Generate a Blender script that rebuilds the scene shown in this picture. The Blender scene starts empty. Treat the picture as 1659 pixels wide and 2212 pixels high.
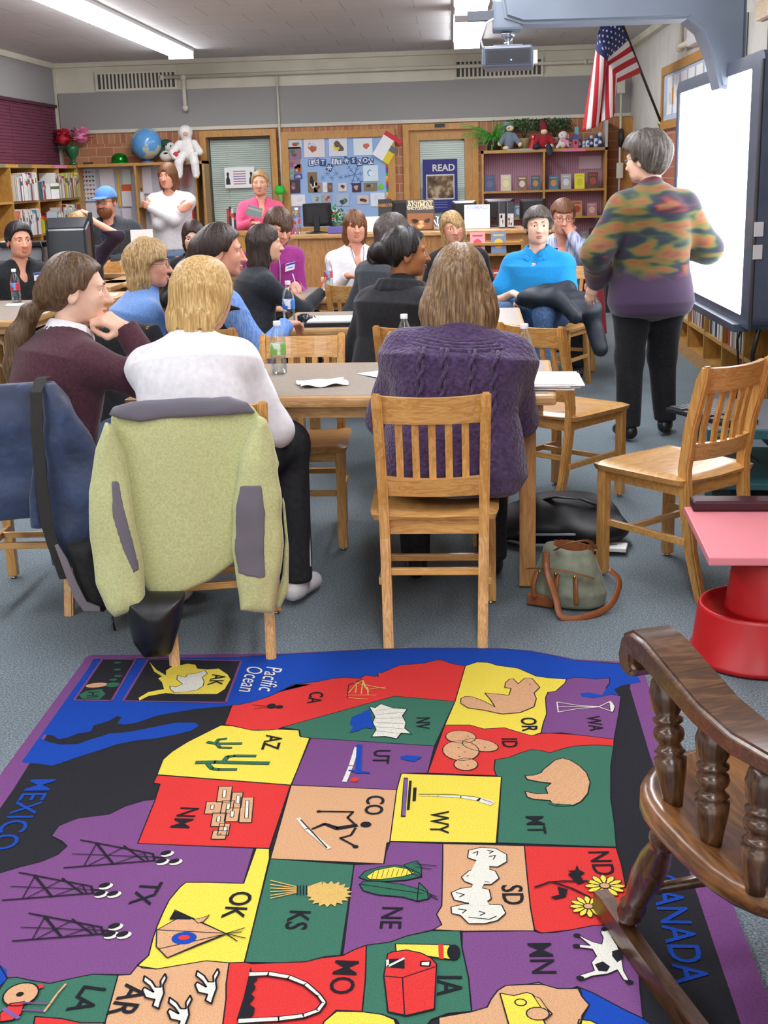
import bpy, bmesh, math, random
import numpy as np
import openvdb
from mathutils import Vector, Matrix, Euler
random.seed(7)
SC = bpy.context.scene
COL = SC.collection
PI = math.pi

# ------------------------------------------------------------ camera
FPX = 2660.0
RX = Vector((0.99819512, 0.01387532, 0.05842928))
RY = Vector((0.05265547, 0.26562966, -0.96263611))
RZ = Vector((-0.02887743, 0.96397529, 0.26441962))
cam_d = bpy.data.cameras.new('camera')
cam = bpy.data.objects.new('camera', cam_d)
COL.objects.link(cam)
cam_d.sensor_fit = 'VERTICAL'
cam_d.sensor_height = 24.0
cam_d.lens = FPX / 2212.0 * 24.0
cam_d.clip_start = 0.05
cam_d.clip_end = 100
CAM = Vector((0, 0, 1.5))
cam.matrix_world = Matrix(((RX[0], RX[1], RX[2], 0), (RY[0], RY[1], RY[2], 0), (RZ[0], RZ[1], RZ[2], 1.5), (0, 0, 0, 1)))
SC.camera = cam

# ------------------------------------------------------------ exposure, world
SC.view_settings.view_transform = 'Standard'
SC.view_settings.look = 'None'
SC.view_settings.gamma = 1.0
SC.view_settings.exposure = 1.4
SC.view_settings.use_curve_mapping = False
SC.cycles.max_bounces = 8
SC.cycles.diffuse_bounces = 4
SC.cycles.glossy_bounces = 3
SC.cycles.transmission_bounces = 8
SC.cycles.transparent_max_bounces = 12
SC.cycles.caustics_reflective = False
SC.cycles.caustics_refractive = False
SC.cycles.use_denoising = True
SC.cycles.sample_clamp_indirect = 4.0
W = bpy.data.worlds.new('world')
SC.world = W
W.use_nodes = True
W.node_tree.nodes['Background'].inputs[0].default_value = (0.98, 0.98, 0.97, 1)
W.node_tree.nodes['Background'].inputs[1].default_value = 0.75
TUBE = 9.5          # strength of the fluorescent lenses
SCREEN = 1.6        # strength of the lit board

# ------------------------------------------------------------ room measures (metres)
XL, XR, YB, ZC, YF = -4.83, 2.15, 15.6, 2.9, -4.0

def ray(px, py):
 d = Vector(((px - 829.5) / FPX, (1106 - py) / FPX, -1.0))
 return Vector((RX.dot(d), RY.dot(d), RZ.dot(d)))
def onY(px, py, y):
 d = ray(px, py); return CAM + d * (y / d.y)
def onX(px, py, x):
 d = ray(px, py); return CAM + d * (x / d.x)
def onZ(px, py, z=0.0):
 d = ray(px, py); return CAM + d * ((z - 1.5) / d.z)

# ------------------------------------------------------------ materials
def lin(c):
 if isinstance(c, str):
  c = [int(c[i:i + 2], 16) / 255 for i in (0, 2, 4)]
 return tuple(x / 12.92 if x <= 0.04045 else ((x + 0.055) / 1.055) ** 2.4 for x in c) + (1.0,)
MATS = {}
def _mat(name):
 m = bpy.data.materials.new(name); m.use_nodes = True
 nt = m.node_tree; b = nt.nodes['Principled BSDF']
 return m, nt, b
def _n(nt, typ, **kw):
 n = nt.nodes.new(typ)
 for k, v in kw.items():
  if k.startswith('i_'):
   n.inputs[k[2:].replace('_', ' ')].default_value = v
  else: setattr(n, k, v)
 return n
def _coord(nt, scale=(1, 1, 1), rot=(0, 0, 0), kind='Object'):
 tc = _n(nt, 'ShaderNodeTexCoord'); mp = _n(nt, 'ShaderNodeMapping')
 mp.inputs['Scale'].default_value = scale; mp.inputs['Rotation'].default_value = rot
 nt.links.new(tc.outputs[kind], mp.inputs[0]); return mp.outputs[0]
def _ramp(nt, fac, stops):
 r = _n(nt, 'ShaderNodeValToRGB'); el = r.color_ramp.elements
 while len(el) > 1: el.remove(el[-1])
 el[0].position, el[0].color = stops[0][0], lin(stops[0][1])
 for p, c in stops[1:]:
  e = el.new(p); e.color = lin(c)
 nt.links.new(fac, r.inputs[0]); return r.outputs[0]
def _bump(nt, b, h, strength, dist=0.01):
 bp = _n(nt, 'ShaderNodeBump'); bp.inputs['Strength'].default_value = strength; bp.inputs['Distance'].default_value = dist
 nt.links.new(h, bp.inputs['Height']); nt.links.new(bp.outputs[0], b.inputs['Normal'])
def flat(name, c, rough=0.6, metal=0.0, spec=0.5, sheen=0.0, coat=0.0):
 if name in MATS: return MATS[name]
 m, nt, b = _mat(name)
 b.inputs['Base Color'].default_value = lin(c); b.inputs['Roughness'].default_value = rough
 b.inputs['Metallic'].default_value = metal; b.inputs['Specular IOR Level'].default_value = spec
 if sheen: b.inputs['Sheen Weight'].default_value = sheen
 if coat: b.inputs['Coat Weight'].default_value = coat; b.inputs['Coat Roughness'].default_value = 0.15
 MATS[name] = m; return m
def noisy(name, stops, scale=20, detail=3, rough=0.7, bump=0.0, bscale=None, aniso=(1, 1, 1), spec=0.4, sheen=0.0, coat=0.0, dist=0.004, kind='Object', rot=(0, 0, 0), nrough=0.5, distort=0.0):
 """stops: list of (pos, colour) over a noise texture; optional fine bump"""
 if name in MATS: return MATS[name]
 m, nt, b = _mat(name)
 co = _coord(nt, aniso, rot, kind)
 nz = _n(nt, 'ShaderNodeTexNoise'); nz.inputs['Scale'].default_value = scale; nz.inputs['Detail'].default_value = detail
 nz.inputs['Roughness'].default_value = nrough; nz.inputs['Distortion'].default_value = distort
 nt.links.new(co, nz.inputs['Vector'])
 nt.links.new(_ramp(nt, nz.outputs['Fac'], stops), b.inputs['Base Color'])
 b.inputs['Roughness'].default_value = rough; b.inputs['Specular IOR Level'].default_value = spec
 if sheen: b.inputs['Sheen Weight'].default_value = sheen; b.inputs['Sheen Roughness'].default_value = 0.4
 if coat: b.inputs['Coat Weight'].default_value = coat; b.inputs['Coat Roughness'].default_value = 0.12
 if bump:
  n2 = _n(nt, 'ShaderNodeTexNoise'); n2.inputs['Scale'].default_value = bscale or scale; n2.inputs['Detail'].default_value = 3
  nt.links.new(co, n2.inputs['Vector']); _bump(nt, b, n2.outputs['Fac'], bump, dist)
 MATS[name] = m; return m
def wood(name, dark, mid, light, scale=(9, 9, 0.9), rough=0.32, coat=0.35, ring=5.0):
 """oak-like grain, long axis = local Z unless scale says otherwise"""
 if name in MATS: return MATS[name]
 m, nt, b = _mat(name)
 co = _coord(nt, scale)
 wv = _n(nt, 'ShaderNodeTexNoise'); wv.inputs['Scale'].default_value = ring; wv.inputs['Detail'].default_value = 2; wv.inputs['Distortion'].default_value = 1.2
 nt.links.new(co, wv.inputs['Vector'])
 mul = _n(nt, 'ShaderNodeMath', operation='MULTIPLY'); mul.inputs[1].default_value = 7.0
 nt.links.new(wv.outputs['Fac'], mul.inputs[0])
 pp = _n(nt, 'ShaderNodeMath', operation='PINGPONG'); pp.inputs[1].default_value = 1.0
 nt.links.new(mul.outputs[0], pp.inputs[0])
 n2 = _n(nt, 'ShaderNodeTexNoise'); n2.inputs['Scale'].default_value = ring * 7; n2.inputs['Detail'].default_value = 3
 nt.links.new(co, n2.inputs['Vector'])
 mx = _n(nt, 'ShaderNodeMath', operation='MULTIPLY_ADD'); mx.inputs[1].default_value = 0.45; 
 nt.links.new(pp.outputs[0], mx.inputs[0])
 h = _n(nt, 'ShaderNodeMath', operation='MULTIPLY'); h.inputs[1].default_value = 0.6
 nt.links.new(n2.outputs['Fac'], h.inputs[0]); nt.links.new(h.outputs[0], mx.inputs[2])
 nt.links.new(_ramp(nt, mx.outputs[0], [(0.1, dark), (0.5, mid), (0.9, light)]), b.inputs['Base Color'])
 b.inputs['Roughness'].default_value = rough
 b.inputs['Coat Weight'].default_value = coat; b.inputs['Coat Roughness'].default_value = 0.2
 MATS[name] = m; return m
def glow(name, c, s):
 m, nt, b = _mat(name)
 b.inputs['Base Color'].default_value = lin(c); b.inputs['Emission Color'].default_value = lin(c); b.inputs['Emission Strength'].default_value = s
 MATS[name] = m; return m
def thin_glass(name, c='ffffff', refl=0.08):
 """single-surface clear glass: see-through with a weak mirror coat"""
 if name in MATS: return MATS[name]
 m = bpy.data.materials.new(name); m.use_nodes = True; nt = m.node_tree
 for n in list(nt.nodes): nt.nodes.remove(n)
 o = nt.nodes.new('ShaderNodeOutputMaterial'); t = nt.nodes.new('ShaderNodeBsdfTransparent'); g = nt.nodes.new('ShaderNodeBsdfGlossy')
 t.inputs[0].default_value = lin(c); g.inputs['Roughness'].default_value = 0.03; mx = nt.nodes.new('ShaderNodeMixShader')
 lw = nt.nodes.new('ShaderNodeLayerWeight'); lw.inputs[0].default_value = 0.35
 ma = nt.nodes.new('ShaderNodeMath'); ma.operation = 'MULTIPLY_ADD'; ma.inputs[1].default_value = 0.4; ma.inputs[2].default_value = refl
 nt.links.new(lw.outputs['Fresnel'], ma.inputs[0]); nt.links.new(ma.outputs[0], mx.inputs[0]); nt.links.new(t.outputs[0], mx.inputs[1]); nt.links.new(g.outputs[0], mx.inputs[2]); nt.links.new(mx.outputs[0], o.inputs[0])
 MATS[name] = m; return m
def glass(name, c='ffffff', rough=0.02, ior=1.45):
 if name in MATS: return MATS[name]
 m, nt, b = _mat(name)
 b.inputs['Base Color'].default_value = lin(c); b.inputs['Roughness'].default_value = rough
 b.inputs['Transmission Weight'].default_value = 1.0; b.inputs['IOR'].default_value = ior
 MATS[name] = m; return m

OAK = wood('honey_oak', 'ac783c', 'c99551', 'dcb06b')
OAK2 = wood('honey_oak_wide_grain', 'ae7a3e', 'cb9955', 'dfb370', scale=(0.9, 9, 9))
OAKT = wood('oak_table', 'a27544', 'c2965f', 'd6b17c', scale=(0.9, 9, 9), rough=0.4, coat=0.2)
OAKTZ = wood('oak_table_leg', '986638', 'b5824a', 'c99a60', rough=0.4, coat=0.2)
CASE = wood('bookcase_oak', '9a6a2c', 'b98a42', 'c89b52', scale=(6, 6, 1.0), rough=0.45, coat=0.15)
CASEH = wood('bookcase_oak_shelf', '9a6a2c', 'b98a42', 'c89b52', scale=(1.0, 6, 6), rough=0.45, coat=0.15)
CASEY = wood('bookcase_oak_deep', '9a6a2c', 'b98a42', 'c89b52', scale=(6, 1.0, 6), rough=0.45, coat=0.15)
DOORW = wood('door_oak', 'b07c35', 'c08c42', 'cb9950', scale=(5, 5, 0.8), rough=0.45, coat=0.2)
WALNUT = wood('rocker_walnut', '2b1a0e', '4a301c', '6a4a30', scale=(1.0, 7, 7), rough=0.28, coat=0.5)
WALNUTZ = wood('rocker_walnut_upright', '2b1a0e', '4a301c', '664629', rough=0.28, coat=0.5)
CREAM = noisy('cream_paint', [(0.3, 'd2cfbd'), (0.7, 'dedbca')], 3, 2, rough=0.55)
BLACKP = flat('black_plastic', '17181b', 0.4)
WHITEP = flat('white_paper', 'f4f5f6', 0.7)
CHROME = flat('chrome', 'c9ccd0', 0.2, 1.0)

# ------------------------------------------------------------ mesh helpers
class MB:
 """collects shapes into one mesh with several materials"""
 def __init__(s): s.v = []; s.f = []; s.m = []; s.sm = []
 def add(s, vs, fs, mi=0, M=None, smooth=False):
  o = len(s.v)
  for p in vs:
   p = Vector(p)
   s.v.append(tuple(M @ p) if M else tuple(p))
  for f in fs: s.f.append(tuple(i + o for i in f)); s.m.append(mi); s.sm.append(smooth)
  return s
 def box(s, a, b, mi=0, M=None, bev=0.0):
  x0, y0, z0 = a; x1, y1, z1 = b
  if bev > 0:
   bm = bmesh.new(); bmesh.ops.create_cube(bm, size=1)
   for v in bm.verts: v.co = ((x0 + x1) / 2 + v.co.x * (x1 - x0), (y0 + y1) / 2 + v.co.y * (y1 - y0), (z0 + z1) / 2 + v.co.z * (z1 - z0))
   bmesh.ops.bevel(bm, geom=bm.edges[:], offset=bev, segments=2, affect='EDGES', profile=0.6)
   bm.normal_update()
   s.bm(bm, mi, M); return s
  vs = [(x0, y0, z0), (x1, y0, z0), (x1, y1, z0), (x0, y1, z0), (x0, y0, z1), (x1, y0, z1), (x1, y1, z1), (x0, y1, z1)]
  fs = [(0, 3, 2, 1), (4, 5, 6, 7), (0, 1, 5, 4), (1, 2, 6, 5), (2, 3, 7, 6), (3, 0, 4, 7)]
  return s.add(vs, fs, mi, M)
 def bm(s, bm, mi=0, M=None, smooth=False):
  bm.verts.index_update()
  s.add([v.co.copy() for v in bm.verts], [tuple(v.index for v in f.verts) for f in bm.faces], mi, M, smooth); bm.free(); return s
 def tube(s, pts, r, mi=0, n=8, M=None, caps=True, flat_=1.0):
  """swept round bar; r is a number or list; flat_ squeezes the second axis"""
  P = [Vector(p) for p in pts]; k = len(P); R = r if isinstance(r, (list, tuple)) else [r] * k
  vs = []; fs = []; up = Vector((0, 0, 1))
  for i in range(k):
   t = (P[min(i + 1, k - 1)] - P[max(i - 1, 0)]).normalized()
   if i == 0:
    a = t.cross(up) if abs(t.dot(up)) < 0.95 else t.cross(Vector((0, 1, 0)))
    a.normalize()
   else: a = (a - t * a.dot(t)).normalized()
   b = t.cross(a)
   for j in range(n):
    th = 2 * PI * j / n
    vs.append(P[i] + a * math.cos(th) * R[i] + b * math.sin(th) * R[i] * flat_)
  for i in range(k - 1):
   for j in range(n):
    fs.append((i * n + j, i * n + (j + 1) % n, (i + 1) * n + (j + 1) % n, (i + 1) * n + j))
  if caps: fs.append(tuple(range(n - 1, -1, -1))); fs.append(tuple((k - 1) * n + j for j in range(n)))
  return s.add(vs, fs, mi, M, True)
 def lathe(s, prof, mi=0, n=16, M=None, axis=None):
  """prof: [(r, z)...] about local Z"""
  vs = []; fs = []; k = len(prof)
  for r, z in prof:
   for j in range(n):
    th = 2 * PI * j / n; vs.append((r * math.cos(th), r * math.sin(th), z))
  for i in range(k - 1):
   for j in range(n): fs.append((i * n + j, i * n + (j + 1) % n, (i + 1) * n + (j + 1) % n, (i + 1) * n + j))
  fs.append(tuple(range(n - 1, -1, -1))); fs.append(tuple((k - 1) * n + j for j in range(n)))
  return s.add(vs, fs, mi, M, True)
 def ball(s, c, r, mi=0, seg=12, M=None):
  bm = bmesh.new(); bmesh.ops.create_uvsphere(bm, u_segments=seg, v_segments=max(6, seg * 2 // 3), radius=1)
  rr = r if isinstance(r, (tuple, list)) else (r, r, r)
  for v in bm.verts: v.co = (c[0] + v.co.x * rr[0], c[1] + v.co.y * rr[1], c[2] + v.co.z * rr[2])
  return s.bm(bm, mi, M, True)
 def prism(s, poly, d0, d1, mi=0, M=None, smooth=False):
  """poly in local XY extruded z d0..d1"""
  n = len(poly); vs = [(x, y, d0) for x, y in poly] + [(x, y, d1) for x, y in poly]
  ar = sum(poly[i][0] * poly[(i + 1) % n][1] - poly[(i + 1) % n][0] * poly[i][1] for i in range(n))
  top = tuple(range(n, 2 * n)); bot = tuple(range(n - 1, -1, -1))
  sd = [(i, (i + 1) % n, n + (i + 1) % n, n + i) for i in range(n)]
  fs = [bot, top] + sd
  if ar < 0: fs = [tuple(reversed(f)) for f in fs]
  return s.add(vs, fs, mi, M, smooth)
 def sheet(s, fn, nu, nv, mi=0, M=None, thick=0.0):
  """grid surface fn(u,v)->point, optionally given thickness along z of M"""
  vs = [fn(i / nu, j / nv) for j in range(nv + 1) for i in range(nu + 1)]
  w = nu + 1
  fs = [(j * w + i, j * w + i + 1, (j + 1) * w + i + 1, (j + 1) * w + i) for j in range(nv) for i in range(nu)]
  if thick:
   bm = bmesh.new(); bv = [bm.verts.new(v) for v in vs]
   for f in fs: bm.faces.new([bv[i] for i in f])
   bm.normal_update()
   bmesh.ops.solidify(bm, geom=bm.faces[:], thickness=thick)
   return s.bm(bm, mi, M, True)
  return s.add(vs, fs, mi, M, True)
 def build(s, name, mats, parent=None, loc=None, rot=None, smooth_angle=True):
  me = bpy.data.meshes.new(name)
  me.from_pydata(s.v, [], s.f)
  if not isinstance(mats, (list, tuple)): mats = [mats]
  for m in mats: me.materials.append(m)
  me.polygons.foreach_set('material_index', s.m)
  me.polygons.foreach_set('use_smooth', s.sm)
  me.update()
  o = bpy.data.objects.new(name, me); COL.objects.link(o)
  if parent is not None: o.parent = parent
  if loc is not None: o.location = loc
  if rot is not None: o.rotation_euler = rot
  return o
def tag(o, label, cat, group=None, kind=None):
 o['label'] = label; o['category'] = cat
 if group: o['group'] = group
 if kind: o['kind'] = kind
 return o
def thing(name, label, cat, loc=(0, 0, 0), rz=0.0, group=None):
 o = bpy.data.objects.new(name, None); COL.objects.link(o); o.empty_display_size = 0.1
 o.location = loc; o.rotation_euler = (0, 0, rz)
 return tag(o, label, cat, group)
def struct(o):
 o['kind'] = 'structure'; return o
def boxo(name, a, b, mat, parent=None, bev=0.0):
 return MB().box(a, b, 0, None, bev).build(name, mat, parent)
def copy_tree(root, loc, rz, label=None, group=None, scale=None):
 r = root.copy(); COL.objects.link(r); r.location = loc; r.rotation_euler = (0, 0, rz)
 if label: r['label'] = label
 if group: r['group'] = group
 if scale: r.scale = scale
 for ch in KIDS.get(root.name, [o for o in bpy.data.objects if o.parent == root]):
  c = ch.copy(); COL.objects.link(c); c.parent = r
  for g in [o for o in bpy.data.objects if o.parent == ch]:
   d = g.copy(); COL.objects.link(d); d.parent = c
 return r
KIDS = {}
def text_mesh(s, size=1.0, bold=0.0, depth=0.0, align='CENTER', shear=0.0):
 cu = bpy.data.curves.new('lettering', 'FONT'); cu.body = s; cu.size = size; cu.offset = bold; cu.extrude = depth
 cu.align_x = align; cu.align_y = 'CENTER'; cu.shear = shear; cu.resolution_u = 3
 ob = bpy.data.objects.new('lettering', cu)
 me = bpy.data.meshes.new_from_object(ob)
 v = [tuple(p.co) for p in me.vertices]; f = [tuple(p.vertices) for p in me.polygons]
 bpy.data.objects.remove(ob); bpy.data.curves.remove(cu); bpy.data.meshes.remove(me)
 return v, f
def frame_M(o, x, y):
 """matrix with local X along x, local Y along y, origin o"""
 x = Vector(x).normalized(); y = Vector(y); y = (y - x * y.dot(x)).normalized(); z = x.cross(y)
 return Matrix(((x.x, y.x, z.x, o[0]), (x.y, y.y, z.y, o[1]), (x.z, y.z, z.z, o[2]), (0, 0, 0, 1)))

# ------------------------------------------------------------ smooth solid modelling (distance fields turned into meshes)
class Field:
 def __init__(s, lo, hi, vox):
  s.vox = vox; s.lo = np.array(lo, np.float32) ; s.n = np.ceil((np.array(hi) - np.array(lo)) / vox).astype(int) + 1
  s.D = np.full(tuple(s.n), 0.3, np.float32)
  s.ax = [s.lo[i] + vox * np.arange(s.n[i], dtype=np.float32) for i in range(3)]
 def sub(s, lo, hi, pad):
  sl = []
  for i in range(3):
   a = int(max(0, math.floor((lo[i] - pad - s.lo[i]) / s.vox))); b = int(min(s.n[i], math.ceil((hi[i] + pad - s.lo[i]) / s.vox) + 1))
   if b - a < 1: return None, None
   sl.append(slice(a, b))
  sl = tuple(sl)
  return sl, (s.ax[0][sl[0]][:, None, None], s.ax[1][sl[1]][None, :, None], s.ax[2][sl[2]][None, None, :])
 def put(s, sl, d, k, op):
  A = s.D[sl]
  if op == 'sub': d = -d
  if op == 'add':
   if k > 0:
    h = np.maximum(k - np.abs(A - d), 0) / k; s.D[sl] = np.minimum(A, d) - h * h * k * 0.25
   else: s.D[sl] = np.minimum(A, d)
  else:
   if k > 0:
    h = np.maximum(k - np.abs(A - d), 0) / k; s.D[sl] = np.maximum(A, d) + h * h * k * 0.25
   else: s.D[sl] = np.maximum(A, d)
 def cap(s, a, b, ra, rb=None, k=0.02, op='add'):
  rb = ra if rb is None else rb
  a = np.array(a, np.float32); b = np.array(b, np.float32); r = max(ra, rb)
  sl, g = s.sub(np.minimum(a, b) - r, np.maximum(a, b) + r, k + 3 * s.vox)
  if sl is None: return s
  X, Y, Z = g; ab = b - a; L = float(ab @ ab) + 1e-9
  t = np.clip(((X - a[0]) * ab[0] + (Y - a[1]) * ab[1] + (Z - a[2]) * ab[2]) / L, 0, 1)
  d = np.sqrt((X - a[0] - t * ab[0]) ** 2 + (Y - a[1] - t * ab[1]) ** 2 + (Z - a[2] - t * ab[2]) ** 2) - (ra + (rb - ra) * t)
  s.put(sl, d, k, op); return s
 def chain(s, pts, rs, k=0.02, op='add'):
  for i in range(len(pts) - 1): s.cap(pts[i], pts[i + 1], rs[i], rs[i + 1], k, op)
  return s
 def ell(s, c, r, R=None, k=0.02, op='add'):
  """ellipsoid centre c, radii r, optional 3x3 local->world rotation"""
  c = np.array(c, np.float32); r = np.array(r, np.float32); m = float(r.max())
  sl, g = s.sub(c - m, c + m, k + 3 * s.vox)
  if sl is None: return s
  X, Y, Z = g[0] - c[0], g[1] - c[1], g[2] - c[2]
  if R is not None:
   X, Y, Z = (R[0][0] * X + R[1][0] * Y + R[2][0] * Z, R[0][1] * X + R[1][1] * Y + R[2][1] * Z, R[0][2] * X + R[1][2] * Y + R[2][2] * Z)
  k0 = np.sqrt((X / r[0]) ** 2 + (Y / r[1]) ** 2 + (Z / r[2]) ** 2); k1 = np.sqrt((X / r[0] ** 2) ** 2 + (Y / r[1] ** 2) ** 2 + (Z / r[2] ** 2) ** 2) + 1e-6
  d = k0 * (k0 - 1) / k1
  s.put(sl, d.astype(np.float32), k, op); return s
 def tor(s, o, R, prof, k=0.03, op='add', top=None, bot=None):
  """body of elliptical cross sections along local z. prof rows: z, half width, half depth, y offset. R columns = local axes"""
  o = np.array(o, np.float32); P = np.array(prof, np.float32); m = float(P[:, 1:3].max()) + 0.05; z0, z1 = float(P[0, 0]), float(P[-1, 0])
  e = [o + np.array([R[i][2] for i in range(3)]) * z for z in (z0, z1)]
  sl, g = s.sub(np.minimum(*e) - m, np.maximum(*e) + m, k + 3 * s.vox)
  if sl is None: return s
  X, Y, Z = g[0] - o[0], g[1] - o[1], g[2] - o[2]
  x, y, z = (R[0][0] * X + R[1][0] * Y + R[2][0] * Z, R[0][1] * X + R[1][1] * Y + R[2][1] * Z, R[0][2] * X + R[1][2] * Y + R[2][2] * Z)
  w = np.interp(z, P[:, 0], P[:, 1]); dp = np.interp(z, P[:, 0], P[:, 2]); y = y - np.interp(z, P[:, 0], P[:, 3])
  q = (np.abs(x / w) ** 2.3 + np.abs(y / dp) ** 2.3) ** (1 / 2.3)
  d = ((q - 1) * np.minimum(w, dp)).astype(np.float32)
  cz = np.maximum(z0 - z, z - z1); kk = 0.03
  h = np.maximum(kk - np.abs(d - cz), 0) / kk; d = np.maximum(d, cz) + h * h * kk * 0.25
  s.put(sl, d, k, op); return s
 def half(s, p, n, k=0.0):
  """cut away everything on the side n points to"""
  X, Y, Z = s.ax[0][:, None, None], s.ax[1][None, :, None], s.ax[2][None, None, :]
  n = np.array(n, float); n /= np.linalg.norm(n)
  d = ((X - p[0]) * n[0] + (Y - p[1]) * n[1] + (Z - p[2]) * n[2]).astype(np.float32)
  A = s.D
  if k > 0:
   h = np.maximum(k - np.abs(A - d), 0) / k; s.D = np.maximum(A, d) + h * h * k * 0.25
  else: s.D = np.maximum(A, d)
  return s
 def grid(s):
  return s.ax[0][:, None, None], s.ax[1][None, :, None], s.ax[2][None, None, :]
 def folds(s, amp, freq, seed=0, an=(1, 1, 1), n=5):
  rg = np.random.RandomState(seed); X, Y, Z = s.grid(); t = 0
  band = np.abs(s.D) < 0.06
  for i in range(n):
   v = rg.normal(size=3) * np.array(an); v = v / np.linalg.norm(v) * freq * (0.6 + 0.9 * rg.rand()); p = rg.rand() * 6
   v2 = rg.normal(size=3); v2 = v2 / np.linalg.norm(v2) * freq * 0.35
   t = t + np.sin(v[0] * X + v[1] * Y + v[2] * Z + p + 1.3 * np.sin(v2[0] * X + v2[1] * Y + v2[2] * Z))
  s.D = np.where(band, s.D + (amp / n * t), s.D).astype(np.float32); return s
 def poly(s):
  D = np.clip(s.D, -3 * s.vox, 3 * s.vox)
  for ax in range(3):
   ix = [slice(None)] * 3; ix[ax] = 0; D[tuple(ix)] = 3 * s.vox; ix[ax] = -1; D[tuple(ix)] = 3 * s.vox
  g = openvdb.FloatGrid(3 * s.vox); g.copyFromArray(np.ascontiguousarray(D.astype(np.float32)))
  pts, quads = g.convertToQuads()
  return pts * s.vox + s.lo, quads
 def mesh(s, name, mats, parent=None, loc=None, rot=None, matfn=None, more=None):
  pts, quads = s.poly()
  if more is not None:
   p2, q2 = more.poly(); quads = np.concatenate([quads, q2 + len(pts)]); pts = np.concatenate([pts, p2])
  me = bpy.data.meshes.new(name); nv, nf = len(pts), len(quads)
  me.vertices.add(nv); me.vertices.foreach_set('co', pts.astype(np.float32).ravel())
  me.loops.add(nf * 4); me.loops.foreach_set('vertex_index', quads.astype(np.int32).ravel())
  me.polygons.add(nf); me.polygons.foreach_set('loop_start', np.arange(0, nf * 4, 4, dtype=np.int32))
  if not isinstance(mats, (list, tuple)): mats = [mats]
  for m in mats: me.materials.append(m)
  if matfn is not None:
   c = pts[quads].mean(axis=1); me.polygons.foreach_set('material_index', matfn(c).astype(np.int32))
  me.polygons.foreach_set('use_smooth', np.ones(nf, bool))
  me.update(calc_edges=True); me.validate()
  o = bpy.data.objects.new(name, me); COL.objects.link(o)
  if parent is not None: o.parent = parent
  if loc is not None: o.location = loc
  if rot is not None: o.rotation_euler = rot
  return o
# ============================================================ THE ROOM
def brick_mat(name, c1, c2, mortar, scale, rot, bw=0.5, rh=0.25, off=0.5):
 m, nt, b = _mat(name)
 co = _coord(nt, (1, 1, 1), rot)
 br = _n(nt, 'ShaderNodeTexBrick'); br.offset = off
 br.inputs['Scale'].default_value = scale; br.inputs['Brick Width'].default_value = bw; br.inputs['Row Height'].default_value = rh
 br.inputs['Color1'].default_value = lin(c1); br.inputs['Color2'].default_value = lin(c2); br.inputs['Mortar'].default_value = lin(mortar)
 br.inputs['Mortar Size'].default_value = 0.012; br.inputs['Bias'].default_value = -0.1
 nt.links.new(co, br.inputs[0]); nt.links.new(br.outputs[0], b.inputs['Base Color']); b.inputs['Roughness'].default_value = 0.85
 _bump(nt, b, br.outputs['Fac'], -0.5, 0.004)
 MATS[name] = m; return m
BRB = brick_mat('orange_brick_back', 'bf8a62', 'ab6c50', 'c4ab8e', 2.35, (PI / 2, 0, 0))
BRB2 = brick_mat('orange_brick_soldier', 'bf8a62', 'ab6c50', 'c4ab8e', 2.35, (PI / 2, 0, 0), 0.17, 0.5, 0.0)
BRR = brick_mat('red_brick_side', 'b06a52', '9a5242', 'b39a80', 2.35, (0, PI / 2, PI / 2))
GREYF = noisy('grey_acoustic_fabric', [(0.3, '969694'), (0.7, 'a0a09e')], 260, 2, rough=0.95, bump=0.2, dist=0.001)
TILE = None
def ceil_mat():
 m, nt, b = _mat('ceiling_tile')
 co = _coord(nt)
 br = _n(nt, 'ShaderNodeTexBrick'); br.offset = 0.5; br.inputs['Scale'].default_value = 1.0
 br.inputs['Brick Width'].default_value = 0.61; br.inputs['Row Height'].default_value = 0.61; br.inputs['Mortar Size'].default_value = 0.004
 br.inputs['Color1'].default_value = lin('d3d3d3'); br.inputs['Color2'].default_value = lin('cecece'); br.inputs['Mortar'].default_value = lin('a8a8a6')
 nt.links.new(co, br.inputs[0])
 nz = _n(nt, 'ShaderNodeTexNoise'); nz.inputs['Scale'].default_value = 190; nz.inputs['Detail'].default_value = 2; nt.links.new(co, nz.inputs[0])
 mx = _n(nt, 'ShaderNodeMix', data_type='RGBA', blend_type='MULTIPLY'); mx.inputs[0].default_value = 0.16
 nt.links.new(br.outputs[0], mx.inputs[6]); nt.links.new(nz.outputs['Fac'], mx.inputs[7]); nt.links.new(mx.outputs[2], b.inputs['Base Color'])
 b.inputs['Roughness'].default_value = 0.95; return m
def carpet_mat():
 m, nt, b = _mat('blue_grey_carpet')
 co = _coord(nt)
 n1 = _n(nt, 'ShaderNodeTexNoise'); n1.inputs['Scale'].default_value = 170; n1.inputs['Detail'].default_value = 4; n1.inputs['Roughness'].default_value = 0.7; nt.links.new(co, n1.inputs[0])
 c = _ramp(nt, n1.outputs['Fac'], [(0.3, '4a5860'), (0.46, '6d7b83'), (0.56, '88959b'), (0.72, 'babfba')])
 n2 = _n(nt, 'ShaderNodeTexNoise'); n2.inputs['Scale'].default_value = 2.2; n2.inputs['Detail'].default_value = 3; nt.links.new(co, n2.inputs[0])
 mx = _n(nt, 'ShaderNodeMix', data_type='RGBA', blend_type='MULTIPLY'); mx.inputs[0].default_value = 0.35
 nt.links.new(c, mx.inputs[6]); nt.links.new(_ramp(nt, n2.outputs['Fac'], [(0.3, 'c8ccd0'), (0.7, 'ffffff')]), mx.inputs[7]); nt.links.new(mx.outputs[2], b.inputs['Base Color'])
 b.inputs['Roughness'].default_value = 0.97; b.inputs['Specular IOR Level'].default_value = 0.15; _bump(nt, b, n1.outputs['Fac'], 0.7, 0.006); return m
struct(boxo('floor', (XL - .2, YF, -0.1), (XR + .6, YB + .2, 0), carpet_mat()))
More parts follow.
